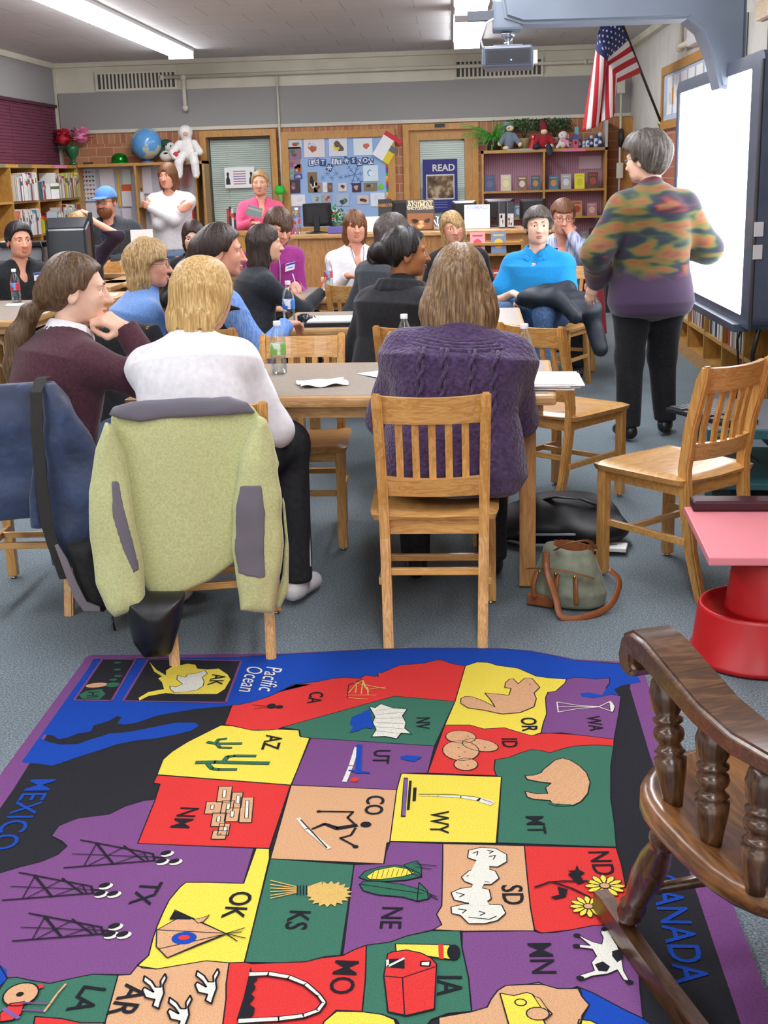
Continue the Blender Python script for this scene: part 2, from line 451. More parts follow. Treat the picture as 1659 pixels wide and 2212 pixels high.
struct(boxo('ceiling', (XL - .2, YF, ZC), (XR + .6, YB + .2, ZC + 0.1), ceil_mat()))
# back wall: brick to 2.06 m with a soldier course, openings for the two doors
DX = [(-3.06, -2.12, 2.07), (-0.58, 0.33, 2.07)]
bw = MB()
def wallseg(x0, x1, z0, z1, mi): bw.box((x0, YB, z0), (x1, YB + .15, z1), mi)
wallseg(XL - .2, -3.06, 0, 1.96, 0); wallseg(-2.12, -.58, 0, 1.96, 0); wallseg(.33, XR + .6, 0, 1.96, 0)
wallseg(XL - .2, -3.06, 1.96, 2.08, 1); wallseg(-2.12, -.58, 1.96, 2.08, 1); wallseg(.33, XR + .6, 1.96, 2.08, 1)
wallseg(-3.06, -2.12, 2.06, 2.08, 0); wallseg(-.58, .33, 2.06, 2.08, 0)
wallseg(XL - .2, XR + .6, 2.08, ZC, 2)
struct(bw.build('wall_back', [BRB, BRB2, CREAM]))
struct(boxo('trim_1', (XL, YB - .03, 2.085), (XR, YB, 2.125), CREAM))
struct(boxo('trim_2', (XL + .06, YB - .035, 2.125), (XR, YB, 2.56), GREYF, bev=.004))
struct(boxo('trim_3', (XL, YB - .02, 2.56), (XR, YB, 2.60), CREAM))
struct(boxo('trim_4', (XL, YB - .1, ZC - .05), (XR, YB, ZC), CREAM))
struct(boxo('trim_5', (XL, YB - .05, 0), (XL + .05, YB, ZC), CREAM))
# left wall: grey panel over maroon blinds
MAROON = flat('maroon_blind', '6b3047', 0.8)
struct(boxo('wall_left', (XL - .15, YF, 0), (XL, YB + .15, ZC), CREAM))
struct(boxo('trim_6', (XL, YF, 2.41), (XL + .03, YB - .06, 2.86), GREYF))
struct(boxo('trim_7', (XL, YF, ZC - .06), (XL + .07, YB - .06, ZC), CREAM))
mb = MB()
for i in range(40):
 z = 1.0 + i * 0.0352
 mb.box((XL + .002, YF, z), (XL + .022, YB - .07, z + .031))
for y in np.arange(4, 15.5, 1.1): mb.box((XL + .022, y, 1.0), (XL + .026, y + .012, 2.41))
o = mb.build('maroon_blind', [MAROON]); tag(o, 'long maroon slatted blind on the left wall above the bookcase', 'blind')
o = boxo('maroon_blind_rail', (XL + .001, YF, 2.39), (XL + .05, YB - .07, 2.425), flat('maroon_rail', '4f2236', .6), o)
# right wall
mb = MB()
CREAMS = noisy('cream_block_wall', [(0.3, 'c6c5bd'), (0.7, 'd3d2ca')], 4, 2, rough=0.6)
mb.box((XR, YF, 0), (XR + .2, YB + .1, 1.84), 0); mb.box((XR, YF, 1.84), (XR + .2, YB + .1, ZC), 1)
struct(mb.build('wall_right', [BRR, CREAMS]))
mb = MB(); mb.box((XR - .07, 13.2, 1.0), (XR, 13.32, 1.84)); 
struct(mb.build('trim_8', [BRR]))
struct(boxo('trim_9', (XR - .13, YB - .22, 0), (XR, YB, 2.07), DOORW))
struct(boxo('baseboard_back', (XL, YB - .02, 0), (-3.1, YB, .1), flat('base_rubber', '3a3330', .6)))
struct(boxo('baseboard_right', (XR - .015, YF, 0), (XR, YB - .23, .1), MATS['base_rubber']))
# ceiling beam line along the right wall corner
struct(boxo('trim_10', (XR - .07, YF, ZC - .07), (XR, YB, ZC), CREAM))
# air vents
VD = flat('vent_dark', '4a4b49', .7)
def vent(px0, px1, py, label):
 a, b = onY(px0, py, YB), onY(px1, py - (px1 - px0) * .033, YB)
 t = thing('air_vent', label, 'air vent', ((a.x + b.x) / 2, YB - .02, (a.z + b.z) / 2 - .045)); w = (b.x - a.x) / 2; t['group'] = 'air vents on the back wall'
 MB().box((-w, -.004, -.085), (w, .015, .085)).build('backing', [VD], t)
 f = MB(); f.box((-w - .03, -.02, .085), (w + .03, .01, .11)).box((-w - .03, -.02, -.11), (w + .03, .01, -.085)).box((-w - .03, -.02, -.085), (-w, .01, .085)).box((w, -.02, -.085), (w + .03, .01, .085)).build('frame', [CREAM], t)
 n = 20; s = MB()
 for i in range(1, n): x = -w + 2 * w * i / n; s.box((x - .011, -.016, -.085), (x + .011, .0, .085))
 s.build('grille', [CREAM], t)
vent(212, 378, 169, 'long cream air vent at the upper left of the back wall')
vent(986, 1168, 142, 'long cream air vent on the back wall behind the projector')
# conduits
def pipe(name, pts, r, label, mat=CREAM, extra=None):
 m = MB(); m.tube(pts, r, 0, 8)
 for p in pts: m.ball(p, r * 1.5, 0, 8)
 tag(m.build(name, [mat]), label, 'pipe')
YP = YB - .09
a = onY(348, 153, YP); b = onY(1265, 128, YP)
pipe('conduit_pipe', [(a.x, YP, 2.70), (b.x, YP, 2.71), (XR - .09, YP, 2.71)], .022, 'cream conduit pipe running along the top of the back wall')
a = onY(395, 160, YP); b = onY(401, 238, YP)
pipe('drop_pipe', [(a.x, YP - .02, 2.69), (b.x, YP - .02, 2.34)], .027, 'short thick cream pipe dropping over the grey panel at the left')
a = onY(603, 270, YB - .05)
pipe('cable_conduit', [(a.x, YB - .05, 2.7), (a.x, YB - .05, 1.3)], .013, 'thin cream conduit dropping between the window and the snow notice board')
a = onX(1337, 260, XR - .02)
pipe('wall_conduit', [(XR - .15, YB - .26, 2.35), (XR - .15, YB - .26, .9)], .014, 'thin cream conduit down the corner beside the right bookcase')
p = onX(1470, 0, XR - .08)
pipe('corner_conduit', [(XR - .07, p.y, ZC), (XR - .07, p.y, 2.53), (XR - .07, p.y - .5, 2.53)], .03, 'thick cream pipe bending at the top of the right wall')
m = MB(); m.box((XR - .15, p.y - 1.5, 2.46), (XR - .001, p.y - .75, 2.66), 0, None, .02)
tag(m.build('wall_speaker', [flat('offwhite_plastic', 'cfd0cf', .4)]), 'white wall box mounted above the cork board', 'speaker')
m = MB(); q = onY(1345, 175, 15.3); m.box((XR - .2, YB - .3, 2.33), (XR - .11, YB - .22, 2.5), 0, None, .01)
tag(m.build('junction_box', [CREAM]), 'small cream junction box at the top of the thin corner conduit', 'box')
m = MB(); q = onY(1330, 378, 15.3); m.box((XR - .19, YB - .29, 1.37), (XR - .11, YB - .26, 1.55), 0, None, .01)
m.box((XR - .16, YB - .295, 1.44), (XR - .14, YB - .288, 1.48), 0)
tag(m.build('wall_switch', [CREAM]), 'cream wall switch box beside the right bookcase', 'switch')

# ---- left door: glazed window with blinds, wood frame
BLIND = noisy('pale_blind', [(0.3, 'd3ddd7'), (0.7, 'e0e8e3')], 3, 1, rough=.5)
def blind_slats(mb, x0, x1, z0, z1, y, n, mi=0):
 st = (z1 - z0) / n
 for i in range(n):
  z = z0 + i * st
  mb.add([(x0, y - .012, z), (x1, y - .012, z), (x1, y, z + st * .95), (x0, y, z + st * .95), (x0, y - .008, z - st * .02), (x1, y - .008, z - st * .02), (x1, y + .004, z + st * .95), (x0, y + .004, z + st * .95)], [(0, 1, 2, 3), (7, 6, 5, 4), (3, 2, 6, 7), (0, 4, 5, 1)], mi)
def framebox(mb, x0, x1, z0, z1, y0, y1, w, mi=0, top=True, bottom=True):
 mb.box((x0, y0, z0), (x0 + w, y1, z1), mi); mb.box((x1 - w, y0, z0), (x1, y1, z1), mi)
 if top: mb.box((x0 + w, y0, z1 - w), (x1 - w, y1, z1), mi)
 if bottom: mb.box((x0 + w, y0, z0), (x1 - w, y1, z0 + w), mi)
m = MB(); framebox(m, -3.06, -2.12, 0, 2.07, YB - .06, YB + .14, .075, 0, True, False)
w1 = struct(m.build('window_1', [DOORW]))
m = MB(); m.box((-2.985, YB + .06, 0), (-2.195, YB + .1, .78)); m.build('lower_panel', [DOORW], w1)
m = MB(); framebox(m, -2.985, -2.195, .78, 1.995, YB + .02, YB + .07, .02); m.build('window_frame', [flat('bronze_bead', '6d5a45', .5)], w1)
m = MB(); m.box((-2.97, YB + .03, .8), (-2.21, YB + .036, 1.98)); m.build('window_pane', [thin_glass('window_glass', 'fcfffd', .02)], w1)
m = MB(); blind_slats(m, -2.96, -2.22, .82, 1.96, YB + .085, 46); o = m.build('window_blind', [BLIND], w1)
m = MB()
for x in (-2.75, -2.42): m.tube([(x, YB + .07, .82), (x, YB + .07, 1.97)], .002, 0, 4)
m.build('blind_cord', [WHITEP], w1)
struct(boxo('wall_back_recess', (-3.2, YB + .15, 0), (.5, YB + .2, 2.2), flat('dim_backing', '8f9c98', .8)))
# ---- right door: wooden leaf with window and blinds
m = MB(); framebox(m, -.58, .33, 0, 2.07, YB - .06, YB + .14, .07, 0, True, False)
d1 = struct(m.build('door_1', [DOORW]))
m = MB(); m.box((-.51, YB + .0, 0), (-.385, YB + .05, 2.0)); m.box((.165, YB, 0), (.26, YB + .05, 2.0)); m.box((-.385, YB, 1.885), (.165, YB + .05, 2.0)); m.box((-.385, YB, 0), (.165, YB + .05, .35)); m.build('door_leaf', [DOORW], d1)
m = MB(); m.box((-.385, YB + .02, .35), (.165, YB + .026, 1.885)); m.build('door_pane', [MATS['window_glass']], d1)
m = MB(); blind_slats(m, -.38, .16, .36, 1.87, YB + .06, 60); m.build('door_blind', [BLIND], d1)
m = MB(); q = onY(950, 270, YB - .06); m.box((q.x - .06, YB - .09, 2.03), (q.x + .06, YB - .06, 2.065)); m.build('door_closer', [flat('dark_bronze', '3a3a38', .5, .5)], d1)

# ---- fluorescent fixtures: two rows
LENS = glow('fluorescent_lens', 'fbfaff', TUBE)
FIX = flat('fixture_white', 'e6e8ea', .4)
def fixture(x, y0, y1, label, group=None):
 t = thing('ceiling_light', label, 'ceiling light', (x, (y0 + y1) / 2, ZC)); h = (y1 - y0) / 2
 if group: t['group'] = group
 MB().box((-.15, -h, -.03), (.15, h, 0)).build('housing', [FIX], t)
 m = MB(); pr = [(-.135, -.03), (-.12, -.07), (-.06, -.095), (.06, -.095), (.12, -.07), (.135, -.03)]
 m.prism([(x_, z_) for x_, z_ in pr], -h + .02, h - .02, 0, Matrix(((1, 0, 0, 0), (0, 0, 1, 0), (0, 1, 0, 0), (0, 0, 0, 1))))
 m.build('diffuser', [LENS], t)
 m = MB()
 for s in (-1, 1): m.box((-.14, s * h - .012, -.1), (.14, s * h + .012, -.0))
 m.build('end_cap', [FIX], t)
fixture(-2.98, 9.3, 14.4, 'long fluorescent ceiling light at the upper left of the room')
fixture(-2.98, 3.9, 9.0, 'fluorescent ceiling light in the left row nearer the camera', 'ceiling lights above the camera')
fixture(-2.98, -2.0, 3.1, 'fluorescent ceiling light in the left row nearer the camera', 'ceiling lights above the camera')
fixture(.19, 11.9, 14.4, 'short fluorescent ceiling light showing just left of the projector')
fixture(.19, 8.6, 11.4, 'fluorescent ceiling light above the projector, cut by the top edge')
fixture(.19, 3.9, 8.3, 'fluorescent ceiling light in the right row over the tables', 'ceiling lights above the camera')
fixture(.19, -2.0, 3.1, 'fluorescent ceiling light in the right row over the tables', 'ceiling lights above the camera')
# ============================================================ FURNITURE
# ---- library chair: local +Y is the way the sitter faces
def make_chair(loc, deg, label, group='slat-back oak chairs'):
 t = thing('library_chair', label, 'chair', loc, math.radians(deg), group)
 # seat: saddle shaped slab
 def top(u, v):
  x = (u - .5) * 2; y = (v - .5) * 2
  w = .208 + .012 * (y * .5 + .5) - .008 * max(0, abs(y) - .8) * 5
  edge = max(abs(x), abs(y))
  z = .45 - .011 * (1 - x * x) * (1 - max(0, y) ** 2 * .9) - (.012 if edge > .96 else 0)
  return (x * w, y * .215 + .005 - .02 * x * x * (1 if y > 0 else 0) * y, z)
 m = MB(); n = 14
 V = [top(i / n, j / n) for j in range(n + 1) for i in range(n + 1)]; w = n + 1
 V2 = [(x * .97, y * .97, .418) for x, y, z in V]
 F = [(j * w + i, j * w + i + 1, (j + 1) * w + i + 1, (j + 1) * w + i) for j in range(n) for i in range(n)]
 m.add(V, F, 0, None, True)
 o = w * w
 ring = [i for i in range(w)] + [j * w + n for j in range(1, w)] + [n * w + i for i in range(n - 1, -1, -1)] + [j * w for j in range(n - 1, 0, -1)]
 k = len(ring); m.add([V[i] for i in ring] + [V2[i] for i in ring], [(q, (q + 1) % k, k + (q + 1) % k, k + q)[::-1] for q in range(k)], 0, None, True)
 m.add([V2[i] for i in ring], [tuple(range(k - 1, -1, -1))], 0)
 m.build('seat', [OAK2], t)
 m = MB()
 m.box((-.175, .155, .375), (.175, .175, .42)).box((-.155, -.185, .365), (.155, -.165, .42))
 for s in (-1, 1): m.box((s * .165 - .01, -.18, .375), (s * .165 + .01, .16, .42))
 m.build('apron', [OAK2], t)
 def post(x):
  m = MB(); prof = [(-.275, 0), (-.225, .18), (-.196, .36), (-.19, .47), (-.212, .62), (-.262, .80), (-.277, .845)]
  vs = []; fs = []
  for i, (y, z) in enumerate(prof):
   d = .023 if i not in (0, 6) else (.018 if i == 0 else .012); xx = x * (.153 + .017 * z / .845); h = .0165
   vs += [(xx - h, y - d, z), (xx + h, y - d, z), (xx + h, y + d, z), (xx - h, y + d, z)]
  for i in range(6):
   for j in range(4): fs.append((4 * i + j, 4 * i + (j + 1) % 4, 4 * i + 4 + (j + 1) % 4, 4 * i + 4 + j))
  fs += [(3, 2, 1, 0), (24, 25, 26, 27)]
  bm = bmesh.new(); bv = [bm.verts.new(v) for v in vs]
  for f in fs: bm.faces.new([bv[i] for i in f])
  bm.normal_update(); ee = [e for e in bm.edges if abs(e.verts[0].co.z - e.verts[1].co.z) > .02 or e.verts[0].co.z > .84]
  bmesh.ops.bevel(bm, geom=ee, offset=.006, segments=2, affect='EDGES')
  m.bm(bm, 0, None, False); m.build('leg', [OAK], t)
 post(-1); post(1)
 for s in (-1, 1):
  m = MB(); m.box((s * .186 - .0185, .15, 0.012), (s * .186 + .0185, .187, .42), 0, None, .004); m.lathe([(.011, 0), (.012, .006), (.006, .013)], 1, 10, Matrix.Translation((s * .186, .168, 0)))
  m.build('leg', [OAK, CHROME], t)
 def rail(z0, z1, y, x, dep, nm, h=.011):
  m = MB(); nn = 12; vs = []; fs = []
  for i in range(nn + 1):
   u = i / nn * 2 - 1; yy = -dep * (1 - u * u); ti = (z1 - z0) * .27
   vs += [(u * x, y + yy - h, z0 - 0), (u * x, y + yy + h, z0), (u * x, y + yy + h - ti, z1 - .004 * (1 - u * u)), (u * x, y + yy - h - ti, z1 - .004 * (1 - u * u))]
  for i in range(nn):
   for j in range(4): fs.append((4 * i + j, 4 * i + (j + 1) % 4, 4 * i + 4 + (j + 1) % 4, 4 * i + 4 + j))
  m.add(vs, [f[::-1] for f in fs]); m.build(nm, [OAK2], t)
 rail(.745, .835, -.236, .155, .028, 'top_rail'); rail(.50, .565, -.193, .15, .022, 'lower_rail')
 for i in range(5):
  x = (i - 2) * .054; dz = .024 * (1 - (x / .15) ** 2)
  m = MB(); P = [(-.198, .55), (-.206, .62), (-.225, .70), (-.238, .755)]
  vs = []; fs = []
  for y, z in P: vs += [(x * .97 - .0115, y - dz - .006, z), (x * .97 + .0115, y - dz - .006, z), (x * .97 + .0115, y - dz + .006, z), (x * .97 - .0115, y - dz + .006, z)]
  for q in range(3):
   for j in range(4): fs.append((4 * q + j, 4 * q + (j + 1) % 4, 4 * q + 4 + (j + 1) % 4, 4 * q + 4 + j))
  m.add(vs, fs); m.build('slat', [OAK], t)
 for s in (-1, 1):
  m = MB(); m.box((s * .175 - .009, -.215, .20), (s * .175 + .009, .16, .225), 0, None, .003); m.build('side_stretcher', [OAK2], t)
 for y, z in ((-.215, .235), (.05, .2)):
  m = MB(); m.box((-.17, y - .009, z), (.17, y + .009, z + .024), 0, None, .003); m.build('cross_stretcher', [OAK2], t)
 return t
chair0 = make_chair((-.07, 3.95 + .1, 0), -1, 'oak slat-back chair seen from behind under the person in the purple sweater')
chair0.location = (-.068, 4.04, 0)
KIDS[chair0.name] = [o for o in bpy.data.objects if o.parent == chair0]
CG = 'slat-back oak chairs'
def chair(x, y, deg, label): return copy_tree(chair0, (x, y, 0), math.radians(deg), label, CG)
chair(-.80, 3.92, 10, 'oak chair hidden under the lime green fleece jacket')
chair(-1.56, 4.39, 2, 'oak chair under the navy quilted jacket at the left edge')
chair(.805, 4.50, 40, 'empty oak chair at the right with its glossy seat toward the room')
chair(.52, 5.68, -42, 'empty oak chair pulled out at the far right corner of the front table')
chair(-.655, 5.05, 180, 'empty oak chair at the far side of the front table, beside the white top')
chair(-.10, 5.05, 180, 'oak chair facing the camera, mostly hidden behind the purple sweater')
chair(-.14, 5.80, -8, 'oak chair under the person with the dark hair bun')
chair(-1.02, 5.92, -30, 'oak chair under the person in the black vest with light blue sleeves')
chair(-1.46, 6.05, -25, 'oak chair with a black coat on it, under the person in the blue fleece')
chair(-.58, 8.05, -8, 'oak chair with a lime green jacket on its corner, slats toward the camera')
chair(.70, 8.75, 150, 'pale oak chair under the person in the turquoise polo shirt')
chair(-1.35, 7.75, -50, 'oak chair under the person in the black top with long dark hair')
chair(-.75, 9.45, 185, 'oak chair under the person in the white V-neck top')
chair(-1.15, 8.85, 215, 'oak chair under the person in the magenta sweater')
chair(.05, 9.5, 180, 'oak chair under the blond person in the dark cardigan')
chair(.85, 9.55, 185, 'oak chair under the person in the striped shirt')
chair(-3.15, 8.95, 212, 'oak chair under the person in the black quilted vest at the far left')

chair(-3.12, 11.6, 178, 'oak chair under the person in the light blue baseball cap')
chair(-2.98, 10.5, 195, 'oak chair under the person hidden behind the big black monitor')
chair(-1.97, 9.68, 195, 'oak chair under the person with a hand over the face')

# ---- tables
LAM = noisy('grey_brown_laminate', [(0.3, '958a7e'), (0.7, 'a4998c')], 60, 3, rough=.38, spec=.5)
def table(x, y, deg, w, d, label, group='oak library tables', legs=True):
 t = thing('library_table', label, 'table', (x, y, 0), math.radians(deg), group)
 m = MB(); m.box((-w / 2, -d / 2, .70), (w / 2, d / 2, .739), 0, None, .012); m.build('table_top', [OAKT], t)
 m = MB(); m.box((-w / 2 + .03, -d / 2 + .03, .7385), (w / 2 - .03, d / 2 - .03, .7402)); m.build('laminate_inlay', [LAM], t)
 a = MB(); i = .075
 a.box((-w / 2 + i, -d / 2 + .05, .655), (w / 2 - i + .03, -d / 2 + .075, .70)).box((-w / 2 + i, d / 2 - .075, .655), (w / 2 - i, d / 2 - .05, .70))
 a.box((-w / 2 + .05, -d / 2 + .06, .655), (-w / 2 + .075, d / 2 - .06, .70)).box((w / 2 - .075, -d / 2 + .06, .655), (w / 2 - .05, d / 2 - .06, .70))
 a.build('apron', [OAKT], t)
 for sx in (-1, 1):
  for sy in (-1, 1):
   cx, cy = sx * (w / 2 - .10), sy * (d / 2 - .10)
   m = MB(); m.box((cx - .03, cy - .03, .008), (cx + .03, cy + .03, .70), 0, None, .004); m.box((cx - .012, cy - .012, 0), (cx + .012, cy + .012, .01), 0)
   m.build('leg', [OAKTZ], t)
 return t
table(-.40, 4.745, -3, 1.56, .84, 'front library table with a grey-brown laminate top and oak edge')
table(-.275, 6.77, -1, 1.30, .84, 'second library table holding the white folder and camera')
table(-.58, 8.42, -3, 1.15, .8, 'third library table where the magenta sweater is writing')
table(-3.05, 7.75, 0, 1.1, 1.3, 'library table at the left edge under the water bottle')

# ---- bookcases
def bookcase(name, label, loc, rz, w, h, d, cols, rows, back, toe=.08, top_over=0.0, lo=0.0, thick=.025):
 """front faces local -Y, origin at floor front-left corner. cols: x fractions of dividers; rows: list per bay of shelf heights"""
 t = thing(name, label, 'bookcase', loc, rz)
 for x in (0, w - thick): MB().box((x, 0, lo), (x + thick, d, h)).build('side_panel', [CASE], t)
 MB().box((-top_over, -top_over, h - thick * 1.4), (w + top_over, d, h)).build('top_board', [CASEH], t)
 MB().box((thick, d - .012, lo), (w - thick, d, h - .03)).build('back_panel', [back], t)
 MB().box((thick, .01, lo), (w - thick, d - .012, lo + toe)).build('plinth', [CASEH], t)
 xs = [0] + [c * w for c in cols] + [w]
 for c in cols: MB().box((c * w - thick / 2, .002, lo + toe), (c * w + thick / 2, d - .012, h - .035)).build('divider', [CASE], t)
 for i in range(len(xs) - 1):
  for z in rows[i]:
   MB().box((xs[i] + thick / 2 + .002, .004, z - thick), (xs[i + 1] - thick / 2 - .002, d - .014, z)).build('shelf', [CASEH], t)
 return t
def stripe_mat(name, c1, c2, n):
 m, nt, b = _mat(name); co = _coord(nt)
 wv = _n(nt, 'ShaderNodeTexWave'); wv.inputs['Scale'].default_value = n; nt.links.new(co, wv.inputs[0])
 nt.links.new(_ramp(nt, wv.outputs['Fac'], [(0.35, c1), (0.65, c2)]), b.inputs['Base Color']); b.inputs['Roughness'].default_value = .8; return m
PINKS = stripe_mat('pink_striped_paper', 'a97c92', 'cfa5b8', 14)
a = onY(1040, 322, 15.28); b = onY(1312, 322, 15.28); wR = b.x - a.x
bcR = bookcase('tall_bookcase', 'tall oak bookcase lined with pink striped paper, plants and toys on top', (a.x, 15.28, 0), 0, wR, 1.735, .31, [.5], [[.62, .95, 1.265], [.62, .95, 1.265]], PINKS)
a2 = onY(158, 353, 15.25); b2 = onY(440, 353, 15.25)
GREYW = flat('pale_lilac_backing', 'c9c9d2', .8)
bcL = bookcase('tall_bookcase', 'tall oak bookcase at the back left with the globe on top', (a2.x, 15.25, 0), 0, b2.x - a2.x, 1.72, .33, [.47, .93], [[.62], [.62, 1.22], []], GREYW)
# left wall bookcase, front faces +X
bw_y1, bw_y0 = 15.2, 11.6
bcW = bookcase('wall_bookcase', 'long oak bookcase full of books along the left wall', (-4.5, bw_y0, 0), PI / 2, bw_y1 - bw_y0, 1.71, .32, [.14, .345, .575, .79], [[.62, .98, 1.34]] * 5, CASE)
# low bookcase on the right wall, front faces -X
bcS = bookcase('low_bookcase', 'low oak bookcase under the lit board on the right wall', (1.86, 10.6, 0), -PI / 2, 6.4, .93, .27, [.1, .2, .3, .4, .5, .6, .7, .8, .9], [[.30, .62]] * 10, CASEY, toe=.10)
# shelf label strips on case fronts
def strip(px0, px1, py, y, c, label, h=.03):
 a = onY(px0, py, y); b = onY(px1, py, y); m = MB(); m.box((a.x, y - .004, a.z - h / 2), (b.x, y, a.z + h / 2))
 tag(m.build('shelf_label', [flat('strip_' + c, c, .6)]), label, 'shelf label')
strip(1095, 1150, 325, 15.28, 'a9a48a', 'grey-green label strip on the right bookcase top edge')
strip(1215, 1265, 325, 15.28, 'e07aa6', 'pink label strip on the right bookcase top edge')
for k, (py0, py1, c, l) in enumerate([(14.3, 14.75, 'e07aa6', 'pink'), (13.1, 13.5, '6f6a48', 'dark olive'), (12.35, 12.7, '7a765a', 'grey-olive')]):
 m = MB(); m.box((-4.498, py0, 1.675), (-4.494, py1, 1.708)); tag(m.build('shelf_label', [flat('strip_' + c, c, .6)]), l + ' label strip on the edge of the left wall bookcase top', 'shelf label')

# ---- books
BKC = ['efeee9', 'e6e4dc', 'd7d2c4', 'cfc8b6', 'b8b4a8', '8a2f35', 'c23a3a', '2f4a7a', '3f6f8a', '54703d', '2b2c30', 'd9c34a', '6b4a5e', 'e8e6e0', 'dcdad2', '9aa2ac', 'b58a5a', '7c8f70', 'f2f1ee', 'a23b55']
def bkmat(c): return flat('book_' + c, c, .45)
def book(loc, rz, w, d, h, c, label, group=None, tilt=0.0, lying=False):
 """spine faces local -Y; w thickness"""
 m = MB(); e = .003
 m.box((-w / 2, 0, 0), (w / 2, e, h), 0); m.box((-w / 2, 0, 0), (-w / 2 + e, d, h), 0); m.box((w / 2 - e, 0, 0), (w / 2, d, h), 0)
 m.box((-w / 2 + e, e, .004), (w / 2 - e, d - .004, h - .004), 1)
 if (c != 'none'): m.box((-w / 2 + .002, -.0006, h * .62), (w / 2 - .002, 0, h * .80), 2)
 o = m.build('book', [bkmat(c), flat('page_block', 'ece8dc', .9), bkmat(BKC[(len(c) + int(loc[1] * 100)) % 20])])
 o.location = loc; o.rotation_euler = (0, tilt, rz)
 tag(o, label, 'book', group); return o
rg = random.Random(3)
def book_row(x0, y0, z, axis, length, hmin, hmax, grp, lab, cols=BKC, wmin=.014, wmax=.04, depth=.19, gap=.0, maxn=99, lean_end=True):
 s = 0; n = 0
 while s < length and n < maxn:
  w = rg.uniform(wmin, wmax); h = rg.uniform(hmin, hmax); c = rg.choice(cols)
  if s + w > length: break
  if axis == 'left': p = (x0, y0 + s + w / 2, z); rz = PI / 2
  elif axis == 'right': p = (x0, y0 + s + w / 2, z); rz = -PI / 2
  else: p = (x0 + s + w / 2, y0, z); rz = 0
  book(p, rz, w, depth, h, c, lab, grp); s += w + .002 + (gap if rg.random() < .1 else 0); n += 1
WH = ['f2f1ee', 'efeee9', 'e6e4dc', 'dcdad2', 'e8e6e0', 'd7d2c4', 'efeee9', 'cfc8b6', 'b9c6d2', 'b8b4a8', 'a23b55']
MX = ['efeee9', 'c23a3a', 'e6e4dc', '2f4a7a', 'd7d2c4', 'f2f1ee', '3f6f8a', 'b8b4a8', '8a2f35', 'd98a4a']
bays = [bw_y0 + f * (bw_y1 - bw_y0) for f in (0, .14, .345, .575, .79, 1)]
L_ = 'upright book on the left wall, '
book_row(-4.47, bays[2] + .02, 1.34, 'left', .70, .22, .29, 'white books on the upper left shelf', L_ + 'pale books on the upper shelf nearest the left edge', WH, .018, .045)
book_row(-4.47, bays[3] + .02, 1.34, 'left', .17, .15, .2, 'books left of the white paperback stack', L_ + 'short row on the upper shelf mid bay', MX)
book_row(-4.47, bays[3] + .55, 1.34, 'left', .24, .24, .29, 'pale books right end of mid upper shelf', L_ + 'pale tall books at the right of the mid bay', WH, .02, .04)
book_row(-4.47, bays[4] + .02, 1.34, 'left', .68, .22, .29, 'books in the corner bay upper shelf', L_ + 'mixed books in the corner bay upper shelf', ['efeee9', 'dcd9a0', 'c8c23c', 'b8b4a8', '9a9a98', 'c23a3a', 'efeee9'], .02, .05)
book_row(-4.47, bays[2] + .02, .98, 'left', .72, .18, .28, 'books on the second shelf near the left edge', L_ + 'mixed books on the second shelf nearest the left edge', ['efeee9', 'e6e4dc', 'e6e4dc', 'c45a6a', '5a9ab4', 'd98a6a'], .015, .03)
book_row(-4.47, bays[3] + .32, .98 , 'left', .0, .15, .2, 'x', 'x')
book_row(-4.33, bays[3] + .04, .98, 'left', .74, .2, .27, 'pale books behind the coloured magazine boxes', L_ + 'pale books behind the coloured magazine boxes', WH, .015, .03, depth=.12)
book_row(-4.47, bays[4] + .02, .98, 'left', .66, .22, .3, 'books in the corner bay second shelf', L_ + 'mixed tall books in the corner bay second shelf', ['c94f52', '8a2f35', 'efeee9', 'e6e4dc', 'c23a3a', 'b9a23c', '5a5b60'], .02, .045)
# paper stack + face-out pale book
o = book((-4.43, bays[3] + .36, 1.34), PI / 2, .3, .1, .17, 'f2f1ee', 'stack of white paperbacks in the middle of the upper left wall shelf'); 
# magazine boxes in bright colours
for k, (dy, c, cn) in enumerate([(.10, 'e3e41e', 'yellow'), (.26, 'e8762a', 'orange'), (.36, 'c8283c', 'red'), (.44, 'c02848', 'crimson'), (.52, '2f55a8', 'blue'), (.62, 'f0862e', 'bright orange')]):
 y = bays[3] + dy; m = MB(); M = frame_M((-4.49, y, .98), (0, 0, 1), (1, 0, 0))
 m.prism([(0, 0), (.13, 0), (.21, -.16), (.21, -.2), (0, -.2)], -.034, .034, 0, M)
 tag(m.build('magazine_box', [flat('magbox_' + c, c, .35)]), cn + ' plastic magazine box on the left wall bookcase', 'magazine box')
# ---- face-out books on the right bookcase
def cover(px, py, w, h, c, c2, label, y=15.36, tilt=-12, emblem=True, cat='book'):
 """book standing face-out, bottom centre at pixel"""
 p = onY(px, py, y)
 t = thing('display_book', label, cat, (p.x, y, p.z), 0)
 M = Matrix.Rotation(math.radians(tilt), 4, 'X')
 m = MB(); m.box((-w / 2, 0, 0), (w / 2, .016, h), 0, M); m.build('cover', [bkmat(c)], t)
 m = MB(); m.box((-w / 2 + .003, .003, .003), (w / 2 + .001, .013, h - .003), 0, M); m.build('pages', [flat('page_block', 'ece8dc', .9)], t)
 if emblem:
  m = MB(); bm = bmesh.new(); bmesh.ops.create_circle(bm, cap_ends=True, segments=14, radius=w * .3)
  for v in bm.verts: v.co = (v.co.x, -.0012, h * .45 + v.co.y * 1.15)
  m.bm(bm, 0, M); m.box((-w * .34, -.0014, h * .8), (w * .34, -.0004, h * .88), 0, M)
  m.build('cover_art', [flat('art_' + c2, c2, .5)], t)
 return t
SH = 1.265
